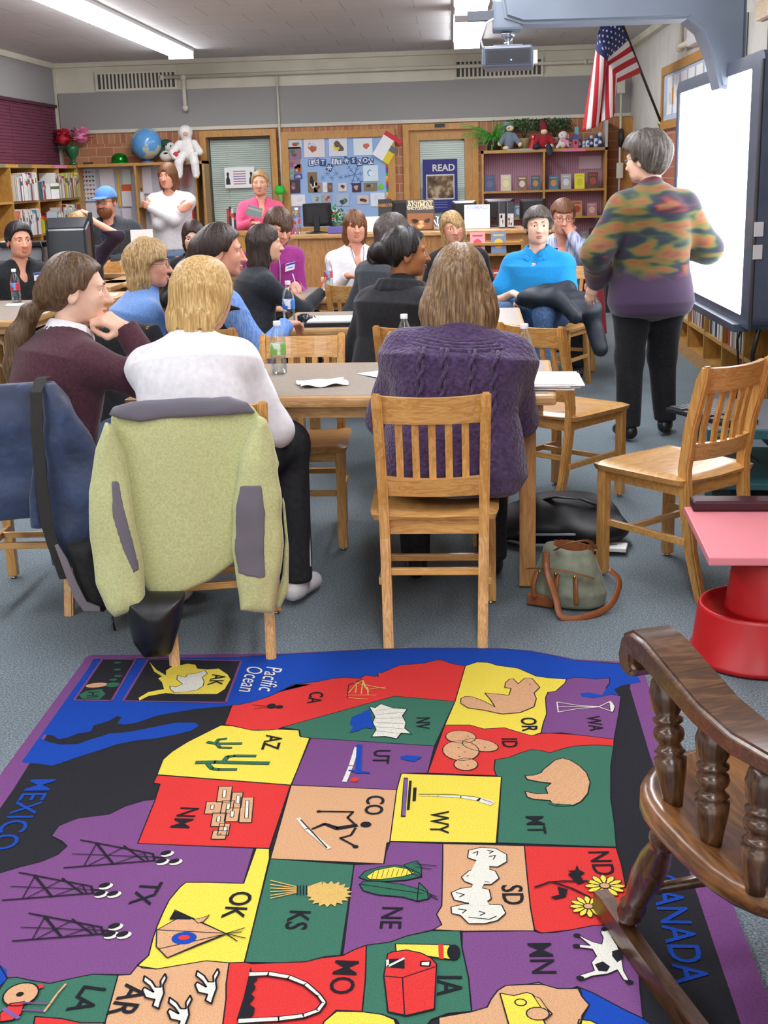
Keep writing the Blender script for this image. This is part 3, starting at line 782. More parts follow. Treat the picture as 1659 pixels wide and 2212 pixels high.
row = [(1058, 'navy', '34406f', '5c5f8a', .125, .19), (1093, 'pale cream', 'c9c3a8', 'e0d89a', .12, .19), (1128, 'brown and white', '7a5a44', 'd9cdbb', .115, .17), (1157, 'teal and gold', '33586a', 'b48a3c', .11, .17),
       (1196, 'teal and orange', '3c7a92', 'd98a2c', .115, .165), (1223, 'silver', 'a9adb0', 'd9dbdc', .12, .18), (1252, 'bright yellow', 'e6e03a', 'cfd22a', .12, .18), (1281, 'brown with three figures', '5f4a3c', 'b04a44', .125, .19)]
for px, nm, c, c2, w, h in row:
 q = onY(px, 405, 15.36); t = cover(px, 405, w, h, c, c2, nm + ' book standing face out on the second shelf of the right bookcase'); t.location.z = SH + .001
for px, nm, c, c2, w, h in [(1247, 'tan and red', 'b98a5a', 'a8342c', .12, .18), (1279, 'dusty pink', 'a87878', 'd0b0a0', .12, .15), (1203, 'dark blue', '2b3550', '4a6a8a', .12, .17), (1150, 'dark', '2a2c38', '56749a', .12, .16), (1120, 'blue grey', '56708a', '9ab0c4', .11, .15), (1075, 'dark red', '4a2a30', '8a5a4a', .12, .16)]:
 t = cover(px, 455, w, h, c, c2, nm + ' book standing face out on the third shelf of the right bookcase'); t.location.z = .951
for px, nm, c, c2, w, h in [(1285, 'black', '2a2a30', '44464e', .13, .18), (1262, 'grey', '77787c', '9a9a9c', .1, .15)]:
 t = cover(px, 510, w, h, c, c2, nm + ' book standing face out low in the right bookcase'); t.location.z = .621
m = MB(); q = onY(1275, 350, 15.56); m.box((q.x - .13, 15.565, q.z - .08), (q.x + .13, 15.575, q.z + .07)); tag(m.build('paper_notice', [flat('pale_pinkish_paper', 'd8bcc8', .8)]), 'pale paper pinned inside the right bookcase', 'paper')
# ---- books on low case (right wall)
bs = [10.6 - f * .64 for f in range(11)]
LB = ['efeee9', 'd7d2c4', 'c23a3a', '3f6f8a', 'efeee9', 'e6e4dc', 'b8b4a8', '2b2c30', '2f4a7a', 'cfc8b6', 'a8967c']
for k in range(0, 4):
 book_row(1.885, bs[k + 1] + .03, .301, 'right', .56, .24, .32, 'books in the top row of the low bookcase', 'upright book in the top row of the low bookcase under the lit board', LB, .02, .045)
book_row(1.885, 10.0, .931, 'right', .5, .2, .28, 'books standing on top of the far end of the low bookcase', 'upright book standing on the far end of the low bookcase top', LB, .02, .045)
book_row(XR - .42, 12.3, 1.05, 'right', .5, .2, .25, 'books beyond the presenter', 'book on the side shelf seen just past the presenter', ['efeee9', 'b8b4a8', '3f6f8a', 'd7d2c4'], .02, .045)
m = MB(); m.box((XR - .43, 11.9, 0), (XR - .1, 13.1, 1.05)); tag(m.build('side_shelf_unit', [CASE]), 'oak side shelf unit by the far right wall behind the presenter', 'shelf')
book_row(XR - .42, 12.0, 1.05, 'right', .001, .2, .25, 'x', 'x')

# ---- circulation counter
CT = OAKT
yc = 10.45
a = onY(640, 508, yc); b = onY(1188, 514, yc)
t = thing('circulation_counter', 'long oak library counter holding monitors and display books', 'counter', ((a.x + b.x) / 2 + .05, yc, 0)); zc = 1.03; hw = (b.x - a.x) / 2 + .1
a = onY(740, 505, yc); zc = a.z
MB().box((-hw, -.02, zc - .035), (hw, .65, zc), 0, None, .008).build('counter_top', [OAKT], t)
MB().box((-hw + .03, .02, .08), (hw - .03, .04, zc - .035)).build('front_panel', [OAKTZ], t)
for x in (-hw + .03, -.62, -.05, .45, hw - .06): MB().box((x, .0, .08), (x + .03, .02, zc - .035)).build('panel_stile', [OAKTZ], t)
MB().box((-hw + .05, .06, 0), (hw - .05, .62, .08)).build('plinth', [BLACKP], t)
MB().box((-hw + .02, .04, .08), (-hw + .045, .63, zc - .035)).build('side_panel', [OAKTZ], t)
MB().box((hw - .045, .04, .08), (hw - .02, .63, zc - .035)).build('side_panel', [OAKTZ], t)
ZCT = zc
# paperback shelf beside the counter front (right)
q = onY(1040, 560, 10.2)
t = thing('display_rack', 'low oak display rack of paperbacks below the counter, left of the turquoise polo', 'rack', (q.x + .02, 10.2, 0))
MB().box((-.32, 0, 0), (-.3, .22, .95)).build('side_panel', [CASE], t); MB().box((.3, 0, 0), (.32, .22, .95)).build('side_panel', [CASE], t)
zs = onY(1040, 548, 10.2).z
for z in (.3, zs - .3, zs, .94): MB().box((-.3, 0, z - .02), (.3, .22, z)).build('shelf', [CASEH], t)
MB().box((-.3, .2, 0), (.3, .22, .95)).build('back_panel', [CASE], t)
for k, (dx, z, c, c2) in enumerate([(-.2, zs, 'e8eef2', '4a90c0'), (-.05, zs, 'e6a0a8', 'd04a5a'), (.12, zs, '7a90b8', 'e6c23a'), (-.22, zs - .3, 'b84a5a', 'e6d8a8'), (-.05, zs - .3, '3f5f9a', 'd8dcf0'), (.12, zs - .3, 'c83c3c', 'f0e0c0')]):
 tt = cover(1040, 560, .12, .17, c, c2, ['white and sky blue', 'pink', 'blue and yellow', 'dull red', 'dark blue', 'bright red'][k] + ' paperback on the low display rack left of the turquoise polo', 10.22); tt.location = (q.x + dx + .02, 10.21, z + .001)
ONLY = None
# ============================================================ PEOPLE
def _fn(s, c, R, m, func, k=0.0, op='add'):
 c = np.array(c, np.float32)
 sl, g = s.sub(c - m, c + m, k + 2 * s.vox)
 if sl is None: return s
 X, Y, Z = g[0] - c[0], g[1] - c[1], g[2] - c[2]
 x, y, z = (R[0][0] * X + R[1][0] * Y + R[2][0] * Z, R[0][1] * X + R[1][1] * Y + R[2][1] * Z, R[0][2] * X + R[1][2] * Y + R[2][2] * Z)
 s.put(sl, func(x, y, z).astype(np.float32), k, op); return s
Field.fn = _fn
def ell_d(x, y, z, c, r):
 X, Y, Z = (x - c[0]) / r[0], (y - c[1]) / r[1], (z - c[2]) / r[2]
 k0 = np.sqrt(X * X + Y * Y + Z * Z); k1 = np.sqrt((X / r[0]) ** 2 + (Y / r[1]) ** 2 + (Z / r[2]) ** 2) + 1e-6
 return k0 * (k0 - 1) / k1
def smax(a, b, k):
 h = np.maximum(k - np.abs(a - b), 0) / k; return np.maximum(a, b) + h * h * k * .25
def smin(a, b, k):
 h = np.maximum(k - np.abs(a - b), 0) / k; return np.minimum(a, b) - h * h * k * .25
def column(x, y, z, rows, k=.02):
 """rows z, cx, cy, rx, ry"""
 P = np.array(rows, np.float32); P = P[np.argsort(P[:, 0])]
 cx, cy, rx, ry = (np.interp(z, P[:, 0], P[:, i]) for i in (1, 2, 3, 4))
 q = np.sqrt(((x - cx) / rx) ** 2 + ((y - cy) / ry) ** 2)
 return smax((q - 1) * np.minimum(rx, ry), np.maximum(P[0, 0] - z, z - P[-1, 0]), k)

def skin(name, c, c2):
 return noisy(name, [(0.3, c2), (0.65, c)], 14, 3, rough=.5, spec=.35)
SK = {'light': skin('skin_light', 'e3b497', 'd59f82'), 'pale': skin('skin_pale', 'ecc4ab', 'dfae95'), 'rosy': skin('skin_rosy', 'dfa488', 'cf8d72'), 'dark': skin('skin_dark', 'a96f47', '96603c')}
LIPS = {'light': flat('lips_rose', 'c67a6c', .45), 'dark': flat('lips_brown', '87503f', .45)}
EYEW = flat('eye_white', 'e9e6e2', .2); IRIS = flat('iris_dark', '2c2018', .15)
def hairmat(name, cols, sc=(75, 75, 6)):
 m, nt, b = _mat(name); co = _coord(nt, sc)
 nz = _n(nt, 'ShaderNodeTexNoise'); nz.inputs['Scale'].default_value = 2.2; nz.inputs['Detail'].default_value = 4; nz.inputs['Distortion'].default_value = .5
 nt.links.new(co, nz.inputs[0]); n = len(cols)
 nt.links.new(_ramp(nt, nz.outputs['Fac'], [(0.3 + 0.4 * i / (n - 1), c) for i, c in enumerate(cols)]), b.inputs['Base Color'])
 b.inputs['Roughness'].default_value = .42; b.inputs['Specular IOR Level'].default_value = .45
 _bump(nt, b, nz.outputs['Fac'], .5, .006); MATS[name] = m; return m

def add_hand(F, w, d, pn, side, curl=25, s=1.0, spread=1.0, thumb_in=0.0, k=.008):
 """w wrist, d finger direction, pn the way the palm faces, side +1 right / -1 left"""
 d = Vector(d).normalized(); pn = Vector(pn); pn = (pn - d * pn.dot(d)).normalized(); la = d.cross(pn) * side   # la: towards the thumb
 w = Vector(w)
 offs = (.027, .009, -.009, -.026); fw = (.083, .088, .083, .074); ln = (1.0, 1.1, 1.02, .82)
 for i in range(4):
  kn = w + d * fw[i] * s + la * offs[i] * s
  F.cap(w + la * offs[i] * .55 * s + d * .01, kn, .0135 * s, .0105 * s, .016)
  p = kn; ang = 0; q = d.copy()
  for j, L in enumerate((.044, .027, .022)):
   ang += math.radians(curl * (.8, 1.1, .8)[j] + i * 2)
   q = (d * math.cos(ang) + pn * math.sin(ang)); e = p + q * L * ln[i] * s + la * offs[i] * .06 * (spread - 1)
   F.cap(p, e, (.0095, .0085, .0075)[j] * s, (.0085, .0078, .0065)[j] * s, k); p = e
 b = w + d * .022 * s + la * .022 * s + pn * .006 * s
 t1 = b + (d * .62 + la * .72 + pn * (.25 + .3 * thumb_in)).normalized() * .045 * s
 t2 = t1 + (d * .85 + la * (.35 - .8 * thumb_in) + pn * .25).normalized() * .032 * s
 t3 = t2 + (d * .9 + la * (.1 - .8 * thumb_in) + pn * .3).normalized() * .024 * s
 F.cap(b, t1, .014 * s, .0115 * s, .016); F.cap(t1, t2, .0112 * s, .0098 * s, k); F.cap(t2, t3, .0096 * s, .0078 * s, k)

def ik(S, T, l1, l2, hint):
 S, T = Vector(S), Vector(T); v = T - S; d = v.length; mx = (l1 + l2) * .995
 if d > mx: v = v * (mx / d); T = S + v; d = mx
 a = (l1 * l1 - l2 * l2 + d * d) / (2 * d); h = math.sqrt(max(0, l1 * l1 - a * a)); n = v.normalized()
 p = Vector(hint); p = (p - n * p.dot(n)); p.normalize()
 return S + n * a + p * h, T

def face_sdf(hs, nose=1.0, chin=1.0):
 def f(x, y, z):
  x, y, z = x / hs, y / hs, z / hs
  d = ell_d(x, y, z, (0, -.014, .03), (.0735, .093, .084))
  d = smin(d, ell_d(x, y, z, (0, .022, -.024), (.0605, .068, .086)), .03)
  d = smin(d, ell_d(x, y, z, (0, .05, -.088), (.030, .032, .024 * chin)), .03)
  ax = np.abs(x)
  d = smin(d, ell_d(ax, y, z, (.040, .02, -.064), (.016, .038, .028)), .035)
  d = smin(d, ell_d(ax, y, z, (.026, .076, .022), (.026, .012, .009)), .02)
  d = smax(d, -ell_d(ax, y, z, (.031, .097, .001), (.019, .018, .012)), .016)
  d = smin(d, ell_d(ax, y, z, (.031, .0755, .0100), (.0175, .0105, .0050)), .004)
  d = smin(d, ell_d(ax, y, z, (.031, .0750, -.0092), (.0165, .0095, .0045)), .005)
  d = smin(d, ell_d(ax, y, z, (.038, .062, -.026), (.018, .018, .018)), .03)
  t = np.clip((.016 - z) / .05, 0, 1)
  yn = .084 + .024 * nose * t; rn = .0065 + .0065 * t
  dn = np.sqrt(x * x + (y - yn) ** 2 + (z - (.016 - .05 * t)) ** 2) - rn
  d = smin(d, dn, .012)
  d = smin(d, ell_d(ax, y, z, (.0105, .096, -.036), (.009, .011, .008)), .007)
  d = smin(d, ell_d(x, y, z, (0, .0895, -.0625), (.021, .0085, .0052)), .006)
  d = smin(d, ell_d(x, y, z, (0, .0875, -.0725), (.018, .0095, .0062)), .006)
  d = smax(d, -ell_d(x, y, z, (0, .101, -.0675), (.020, .008, .0014)), .003)
  # ears
  e = ell_d(ax, y - .22 * (z + .005), z, (.078, -.008, -.008), (.010, .0195, .032))
  e = smax(e, -ell_d(ax, y - .22 * (z + .005), z, (.090, -.005, -.006), (.009, .012, .021)), .006)
  d = smin(d, e, .008)
  return d * hs
 return f

def hair_sdf(st, hs, L=.12, spread=1.0, open_=1.0, part=0.0, n=34, puff=0.0, nape=None, seed=0):
 """st: cap (short), back (pulled back), bob, long, curly. L: how far below the head centre it hangs"""
 def f(x, y, z):
  x, y, z = x / hs, y / hs, z / hs; p = puff + .002
  d = ell_d(x, y, z, (0, -.012, .030), (.0855 + p, .106 + p, .099 + p))
  th = np.arctan2(x, -(y + .0))
  if st in ('bob', 'long'):
   w = .098 * spread
   rows = [(-L - .02, 0, -.055, w * .90, .060), (-L * .6, 0, -.045, w, .078), (-.05, 0, -.03, w * .96, .092), (.03, 0, -.012, .0865 + p, .104 + p)]
   zz = z + .010 * np.sin(th * 9 + seed) + .007 * np.sin(th * 23 + seed * 3)
   c = column(x, y, zz, rows, .012)
   d = smin(d, c, .02)
   d = smax(d, -ell_d(x, y, z, (part * .2, .135, -.03), (.064 * open_, .125, .098 * (.5 + .5 * open_))), .015)
   d = smax(d, -ell_d(x, y, z, (0, .13, -.20), (.085 * open_, .14, .17)), .02)
  elif st == 'back':
   ln = np.interp(y, [-.12, -.07, -.03, .01, .03, .06, .09], [-.085, -.07, -.03, .012, .0, .058, .084])
   d = smax(d, (ln - z) * .75, .008)
  elif st == 'cap':
   ln = np.interp(y, [-.12, -.07, -.035, -.01, .012, .025, .05, .08], [-L - .01, -L, -.045, .0, -.02, .03, .054, .072 - .035 * open_])
   d = smax(d, (ln - z) * .8, .012)
  if part: d = d + .004 * np.exp(-((x - part * .03) / .006) ** 2) * (z > .06) * (y > -.06)
  g = np.sin(th * n + 2.0 * np.sin(z * 26 + seed) + 1.3 * np.sin(th * 5 + seed))
  d = d + .0011 * g + .0010 * np.sin(th * n * .43 + 3 * np.sin(z * 15 + seed * 2))
  return d * hs
 return f

PEOPLE = []
def person(label, head, face, sk='light', hair=None, top=None, bottom=None, arms=(None, None), lean=8, side=0, yaw=0, pitch=0, roll=0, girth=1.0, sw=1.0,
           s=.95, hs=.97, seat=.45, stand=False, vox=.0062, legs=None, nose=1.0, chair=None, group=None, feet=True, neckfwd=.02, eyes=True, twist=0, lt=0):
 """head: (pixel x, pixel y, depth) of the head centre. face: body heading in degrees. Local axes: x right, y forward."""
 H = onY(*head); a = math.radians(face); Ra = Matrix.Rotation(a, 3, 'Z')
 lf, ls = math.radians(lean), math.radians(side)
 u = Vector((math.sin(ls), math.sin(lf), math.cos(lf) * math.cos(ls))).normalized()
 hz = H.z; Pz = (seat + .10) if not stand else hz - .70 * s
 pit = math.radians(pitch)
 Rh = Matrix.Rotation(math.radians(yaw), 3, 'Z') @ Matrix.Rotation(pit, 3, 'X') @ Matrix.Rotation(math.radians(roll), 3, 'Y')
 noff = Rh @ Vector((0, neckfwd + .012, .150 * hs))
 T = (hz - noff.z - Pz) / u.z
 Nk = Vector((0, 0, Pz)) + u * T; Hc = Nk + noff
 root_xy = H - Ra @ Vector((Hc.x, Hc.y, 0))
 root = thing('person', label, 'person', (root_xy.x, root_xy.y, 0), a, group)
 x_ = Vector((1, 0, 0)); x_ = (x_ - u * u.x).normalized(); y_ = u.cross(x_)
 if twist:
  rt = Matrix.Rotation(math.radians(twist), 3, u); x_, y_ = rt @ x_, rt @ y_
 Rt = Matrix((x_, y_, u)).transposed()
 P0 = Vector((0, 0, Pz)); g = girth
 def prof(o=0.0, lo=-.10):
  r = [(-.10, .155 * g, .115 * g, -.01), (-.03, .18 * g, .125 * g, -.01), (.08, .165 * g, .115 * g, 0), (.17, .148 * g, .105 * g, .0), (T * .62, .155 * g, .112 * g, -.012), (T - .095, .168 * g * sw, .108 * g, -.022), (T - .055, .148 * sw, .088, -.024), (T - .025, .108 * sw, .070, -.018), (T + .005, .070, .058, -.01), (T + .03, .055, .05, -.004)]
  rr = [(z * 1.0, w * s / .95 + o, d * s / .95 + o, yo) for z, w, d, yo in r]
  return [q for q in rr if q[0] >= lo - 1e-6] if lo > -.10 else rr
 S = [P0 + Rt @ Vector((sg * .155 * sw * s, -.015, T - .092 * s)) for sg in (-1, 1)]   # left, right
 l1, l2 = .285 * s, .245 * s
 E = []; Wp = []
 default = [dict(w=(-.20, .24, Pz + .12), h=(-.4, -.4, -.9)), dict(w=(.20, .24, Pz + .12), h=(.4, -.4, -.9))]
 AR = []
 for i, sg in enumerate((-1, 1)):
  A = dict(default[i]); A.update(arms[i] or {}); w = Vector(A['w'])
  if A.get('rel') == 'head': w = Hc + Rh @ w
  e, t = ik(S[i], w, l1, l2, A['h']); E.append(e); Wp.append(t)
  d = A.get('d'); d = Vector(d) if d else (t - e).normalized()
  AR.append(dict(d=d, pn=Vector(A.get('pn', (0, 0, -1))), curl=A.get('curl', 30), ti=A.get('ti', 0.0), show=A.get('show', True)))
 # legs
 J = []
 for i, sg in enumerate((-1, 1)):
  lg = (legs or [None, None])[i] if legs else None
  hp = P0 + Vector((sg * .085 * s * g ** .5, .0, -.01))
  if stand:
   kn = Vector((sg * .09, .02, Pz * .53)); an = Vector((sg * .10, -.02, .085)); ft = an + Vector((sg * .02, .16, -.045))
  else:
   RL = Matrix.Rotation(math.radians(lt), 3, 'Z'); kn = hp + RL @ Vector((sg * .05, .41 * s, .015)); an = Vector((kn.x, kn.y, .09)) + RL @ Vector((0, -.02, 0)); ft = an + RL @ Vector((sg * .015, .15, -.045))
  if lg: kn, an, ft = (Vector(q) for q in lg)
  J.append((hp, kn, an, ft))
 pts = [Nk, Hc + Vector((0, 0, .16)), Hc] + E + Wp + [q for j in J for q in j] + [P0 - Vector((.2 * g, .17 * g, .1)), P0 + Vector((.2 * g, .17, 0))] + S
 lo = [min(p[i] for p in pts) - .13 for i in range(3)]; hi = [max(p[i] for p in pts) + .13 for i in range(3)]
 lo[2] = max(lo[2], -.01)
 vox = vox
 # ---------- body
 F = Field(lo, hi, vox)
 F.tor(P0, Rt, [(z, w - .012, d - .012, yo) for z, w, d, yo in prof()], .02)
 nb = Nk - u * .03
 F.cap(nb, nb + (Hc + Rh @ Vector((0, -.028 * hs, -.05 * hs)) - nb) * .75, .0565 * s, .0512 * s, .02)
 F.cap(S[0], S[1], .042 * s, .042 * s, .05)
 for i, sg in enumerate((-1, 1)):
  F.chain([S[i], E[i], Wp[i]], [.048 * s, .036 * s, .0255 * s], .02)
  add_hand(F, Wp[i], AR[i]['d'], AR[i]['pn'], -sg if False else sg, AR[i]['curl'], s, thumb_in=AR[i]['ti'])
  hp, kn, an, ft = J[i]
  F.chain([hp, kn, an], [.075 * s * g ** .5, .052 * s, .036 * s], .03); F.cap(an - Vector((0, .01, .025)), an.lerp(ft, .55) - Vector((0, 0, .012)), .028, .022, .02)
 hd = (Hc + Rh @ Vector((0, -.028 * hs, -.05 * hs)) - nb).normalized(); cutp = nb + hd * .075
 G = Field([Hc[i] - .19 for i in range(3)], [Hc[i] + .19 for i in range(3)], .0034)
 G.cap(nb, Hc + Rh @ Vector((0, -.028 * hs, -.05 * hs)), .057 * s, .050 * s, .0); G.fn(Hc, Rh, .17, face_sdf(hs, nose), .02); G.half(cutp, -hd)
 RhT = np.array([[Rh[i][j] for j in range(3)] for i in range(3)])
 def mf(c):
  q = (c - np.array(Hc)) @ RhT / hs
  x, y, z = q[:, 0], q[:, 1], q[:, 2]
  lip = (z < -.0585) & (z > -.0785) & (y > .082) & (np.abs(x) < .0225 - 1.0 * np.abs(z + .068))
  return lip.astype(int)
 body = F.mesh('body', [SK[sk], LIPS['dark' if sk == 'dark' else 'light']], root, matfn=mf, more=G)
 body.name = 'body'
 info = dict(root=root, Hc=Hc, Rh=Rh, P0=P0, Rt=Rt, T=T, u=u, S=S, E=E, W=Wp, J=J, lo=lo, hi=hi, vox=vox, hs=hs, s=s, prof=prof, Nk=Nk, a=a, g=g)
 # ---------- eyes, brows
 if eyes:
  for sg in (-1, 1):
   m = MB(); bm = bmesh.new(); bmesh.ops.create_uvsphere(bm, u_segments=14, v_segments=10, radius=.0115 * hs)
   c = Hc + Rh @ Vector((sg * .031 * hs, .0745 * hs, .000))
   iris = [f.calc_center_median().normalized().y > .80 for f in bm.faces]
   bm.verts.index_update(); vs = [c + Rh @ v.co for v in bm.verts]; fs = [tuple(v.index for v in f.verts) for f in bm.faces]; bm.free()
   for f, ir in zip(fs, iris): pass
   m.add(vs, fs, 0, None, True); m.m = [1 if ir else 0 for ir in iris]; m.build('eye', [EYEW, IRIS], root)
   m = MB(); pp = [Hc + Rh @ (Vector((sg * q, yy, zz)) * hs) for q, yy, zz in ((.012, .0925, .022), (.024, .0915, .0265), (.037, .084, .0265), (.047, .073, .021))]
   m.tube(pp, [.0018, .003, .0026, .0012], 0, 6); m.build('eyebrow', [hair['mat'] if hair else IRIS], root)
 # ---------- trousers
 b = bottom or {}
 F = Field([lo[0], lo[1], lo[2]], [hi[0], hi[1], min(hi[2], Pz + .25)], max(vox, .0075))
 F.tor(P0, Rt, [q for q in prof(.008) if q[0] < .16], .03)
 for i in range(2):
  hp, kn, an, ft = J[i]; w = b.get('w', 1.0)
  F.chain([hp, kn, an], [.095 * s * g ** .5 * w, .068 * s * w, .055 * s * w], .04)
  F.half(an - Vector((0, 0, .005)), (0, 0, -1), .01) if i == 1 else None
 F.folds(.004, 38, seed=len(PEOPLE))
 tr = F.mesh('trousers', [b.get('mat', JEANS)], root)
 for i in range(2):
  hp, kn, an, ft = J[i]; d = (ft - an); d.z = 0; d.normalize()
  c = an + d * .055; G = Field((c.x - .2, c.y - .2, -.005), (c.x + .2, c.y + .2, .16), .006)
  G.cap(an + Vector((0, 0, -.035)) - d * .03, an + Vector((0, 0, -.045)) + d * .13, .038, .033, .02); G.cap(an, an - Vector((0, 0, .03)), .042, .04, .02)
  G.half((0, 0, .006), (0, 0, -1), .008).half((0, 0, an.z + .02), (0, 0, 1), .006)
  G.mesh('shoe', [b.get('shoe', BLACKP)], root)
 # ---------- top garment
 for gi, t in enumerate(top if isinstance(top, list) else [top]):
  if not t: continue
  o = t.get('o', .012); v2 = t.get('vox', vox)
  F = Field([lo[0], lo[1], lo[2]], [hi[0], hi[1], Nk.z + .12], v2)
  hem = t.get('hem', -.04)
  F.tor(P0, Rt, prof(o, hem), .025)
  if t.get('bulk'): 
   for c, r in t['bulk']: F.ell(P0 + Rt @ Vector(c), r, [list(q) for q in Rt], .06)
  F.chain([S[0], P0 + Rt @ Vector((0, -.02, T - .05)), S[1]], [(.046 + o * .6) * s, (.04 + o * .6) * s, (.046 + o * .6) * s], .06)
  sl = t.get('sleeve', 'long'); q = t.get('sw', 1.0)
  if sl != 'none':
   for i in range(2):
    F.cap(P0 + Rt @ Vector(((-1, 1)[i] * .06 * sw, -.02, T - .045)), S[i], .045, (.052 + o * .5) * s * q, .05)
    if sl == 'long':
     cuff = Wp[i] + (E[i] - Wp[i]).normalized() * t.get('cuff', .0)
     F.chain([S[i], E[i], cuff], [(.054 + o * .5) * s * q, (.046 + o * .5) * s * q, (.033 + o * .5) * s * q], .035)
     if t.get('elbow'): F.ell(E[i], (.06, .06, .06), None, .04)
    elif sl == 'short': F.cap(S[i], S[i].lerp(E[i], .62), (.060 + o) * s, (.063 + o) * s, .03)
  if sl == 'long':
   for i in range(2):
    dd = (Wp[i] - E[i]).normalized(); cuff = Wp[i] - dd * t.get('cuff', .0)
    F.cap(cuff + dd * .030, cuff + dd * .13, .042, .042, .003, 'sub')
  nk = t.get('neck', 'round')
  nd = (Hc - Nk).normalized()
  if nk == 'v':
   F.cap(Nk + Rt @ Vector((0, .10, -t.get('vd', .16))), Nk + Rt @ Vector((0, .10, .05)), .016, .075 if t.get('vd', 1) > .1 else .06, .01, 'sub')
   F.cap(Nk + Rt @ Vector((0, -.01, .0)), Nk + nd * .15, .062, .08, .01, 'sub')
  elif nk == 'round': F.cap(Nk + Rt @ Vector((0, .03, .0)), Nk + nd * .15 + Rt @ Vector((0, .03, 0)), .066, .085, .012, 'sub')
  elif nk == 'high': F.cap(Nk - nd * .02, Nk + nd * .045, .066, .062, .02); F.half(Nk + nd * .06, nd, .01)
  elif nk == 'open': F.cap(Nk + Rt @ Vector((0, .13, -.30)), Nk + Rt @ Vector((0, .10, .05)), .03, .085, .02, 'sub')
  elif nk == 'wide': F.cap(Nk + Rt @ Vector((0, .02, -.01)), Nk + nd * .15, .088, .11, .012, 'sub')
  if sl == 'none':
   for i in range(2): F.cap(S[i].lerp(E[i], .12), E[i], .05, .06, .015, 'sub')
  elif sl == 'short':
   pass
  F.folds(t.get('fold', .006), t.get('ff', 26), seed=gi * 7 + len(PEOPLE), an=t.get('fan', (1, 1, 1)))
  F.mesh(t.get('name', 'sweater'), [t['mat']], root)
 # ---------- hair
 if hair:
  h = hair; st = h['st']
  ext = h.get('L', .12) + .25
  c = Hc
  G = Field([c.x - .30, c.y - .30, c.z - ext], [c.x + .30, c.y + .30, c.z + .19], h.get('vox', .0055))
  G.fn(c, Rh, .17 + (h.get('L', .12) if st in ('bob', 'long') else 0), hair_sdf(st, hs, h.get('L', .07), h.get('spread', 1.0), h.get('open', 1.0), h.get('part', 0), h.get('n', 34), h.get('puff', 0), seed=h.get('seed', 0)), 0)
  for op in h.get('extra', []):
   if op[0] == 'chain': G.chain([c + Rh @ (Vector(p) * hs) for p in op[1]], [r * hs for r in op[2]], op[3] if len(op) > 3 else .02)
   elif op[0] == 'ell': G.ell(c + Rh @ (Vector(op[1]) * hs), [r * hs for r in op[2]], [list(q) for q in Rh], op[3] if len(op) > 3 else .02)
   elif op[0] == 'cut': G.ell(c + Rh @ (Vector(op[1]) * hs), [r * hs for r in op[2]], [list(q) for q in Rh], .012, 'sub')
  G.folds(h.get('fold', .004), h.get('ff', 45), seed=3 + h.get('seed', 0), an=h.get('fan', (1, 1, .25)))
  G.mesh('hair', [h['mat']], root)
 PEOPLE.append(info); return info
def name_tag(I, x=.09, z=.80, y=.125, c='2b50b8'):
 """paper name sticker on the chest, local torso coordinates"""
 p = I['P0'] + I['Rt'] @ Vector((x, y, I['T'] * z)); M = Matrix.Translation(p) @ I['Rt'].to_4x4() @ Matrix.Rotation(math.radians(-8), 4, 'X') @ Matrix.Rotation(math.radians(-20 if x > 0 else 20), 4, 'Z')
 m = MB(); m.box((-.042, -.001, -.028), (.042, .002, .028), 0, M, 0); m.box((-.042, .002, .012), (.042, .0026, .028), 1, M); m.box((-.028, .002, -.010), (.026, .0026, -.004), 1, M)
 m.build('name_tag', [WHITEP, flat('tag_' + c, c, .6)], I['root'])
def glasses(I, c='2a2320', lens=None):
 hs = I['hs']; m = MB(); Hc, Rh = I['Hc'], I['Rh']
 for sg in (-1, 1):
  ring = [Hc + Rh @ (Vector((sg * .031 + .021 * math.cos(t), .1 - .25 * (.021 * math.cos(t) * sg + .01) , .0 + .0145 * math.sin(t))) * hs) for t in np.linspace(0, 2 * PI, 15)]
  m.tube(ring, .0014, 0, 5, None, False)
  m.tube([Hc + Rh @ (Vector(q) * hs) for q in ((sg * .052, .092, .004), (sg * .075, .06, .006), (sg * .08, -.005, .004))], .0014, 0, 5)
 m.tube([Hc + Rh @ (Vector(q) * hs) for q in ((-.011, .1, .003), (0, .104, .006), (.011, .1, .003))], .0014, 0, 5)
 m.build('glasses', [flat('frames_' + c, c, .3)], I['root'])
def earring(I, sg, c='d8c27a', drop=.02):
 m = MB(); p = I['Hc'] + I['Rh'] @ (Vector((sg * .086, -.012, -.042)) * I['hs'])
 m.ball(p - Vector((0, 0, drop)), (.005, .005, .009), 0, 8); m.tube([p, p - Vector((0, 0, drop))], .001, 0, 4); m.build('earring', [flat('earring_' + c, c, .25, .8)], I['root'])
def part_field(I, name, mat, fn, vox=.006, pad=None):
 lo, hi = pad or (I['lo'], I['hi']); F = Field(lo, hi, vox); fn(F); return F.mesh(name, [mat], I['root'])
JEANS = noisy('blue_denim', [(0.35, '3a5377'), (0.7, '5b7ba4')], 90, 3, rough=.85, bump=.2, dist=.001)
BLACKC = noisy('black_cloth', [(0.3, '15161a'), (0.7, '202126')], 60, 2, rough=.9, sheen=.15)
DARKT = noisy('dark_trousers', [(0.3, '191a1f'), (0.7, '26272c')], 50, 2, rough=.85)
def cloth(name, c1, c2, sc=70, rough=.88, bump=.25, sheen=.2, dist=.0015): return noisy(name, [(0.3, c1), (0.7, c2)], sc, 3, rough=rough, bump=bump, sheen=sheen, dist=dist)
H_BROWN = hairmat('hair_brown_highlighted', ['43301c', '6b4f31', '8c6d45', 'a98d63'])
H_DARK = hairmat('hair_dark_brown', ['1c1310', '2f211a', '46342a'])
H_BLACK = hairmat('hair_black', ['0e0c0d', '1b1718', '2d2828'])
H_BLOND = hairmat('hair_golden_blond', ['a07a44', 'bc965a', 'd4b274', 'e6cf98'])
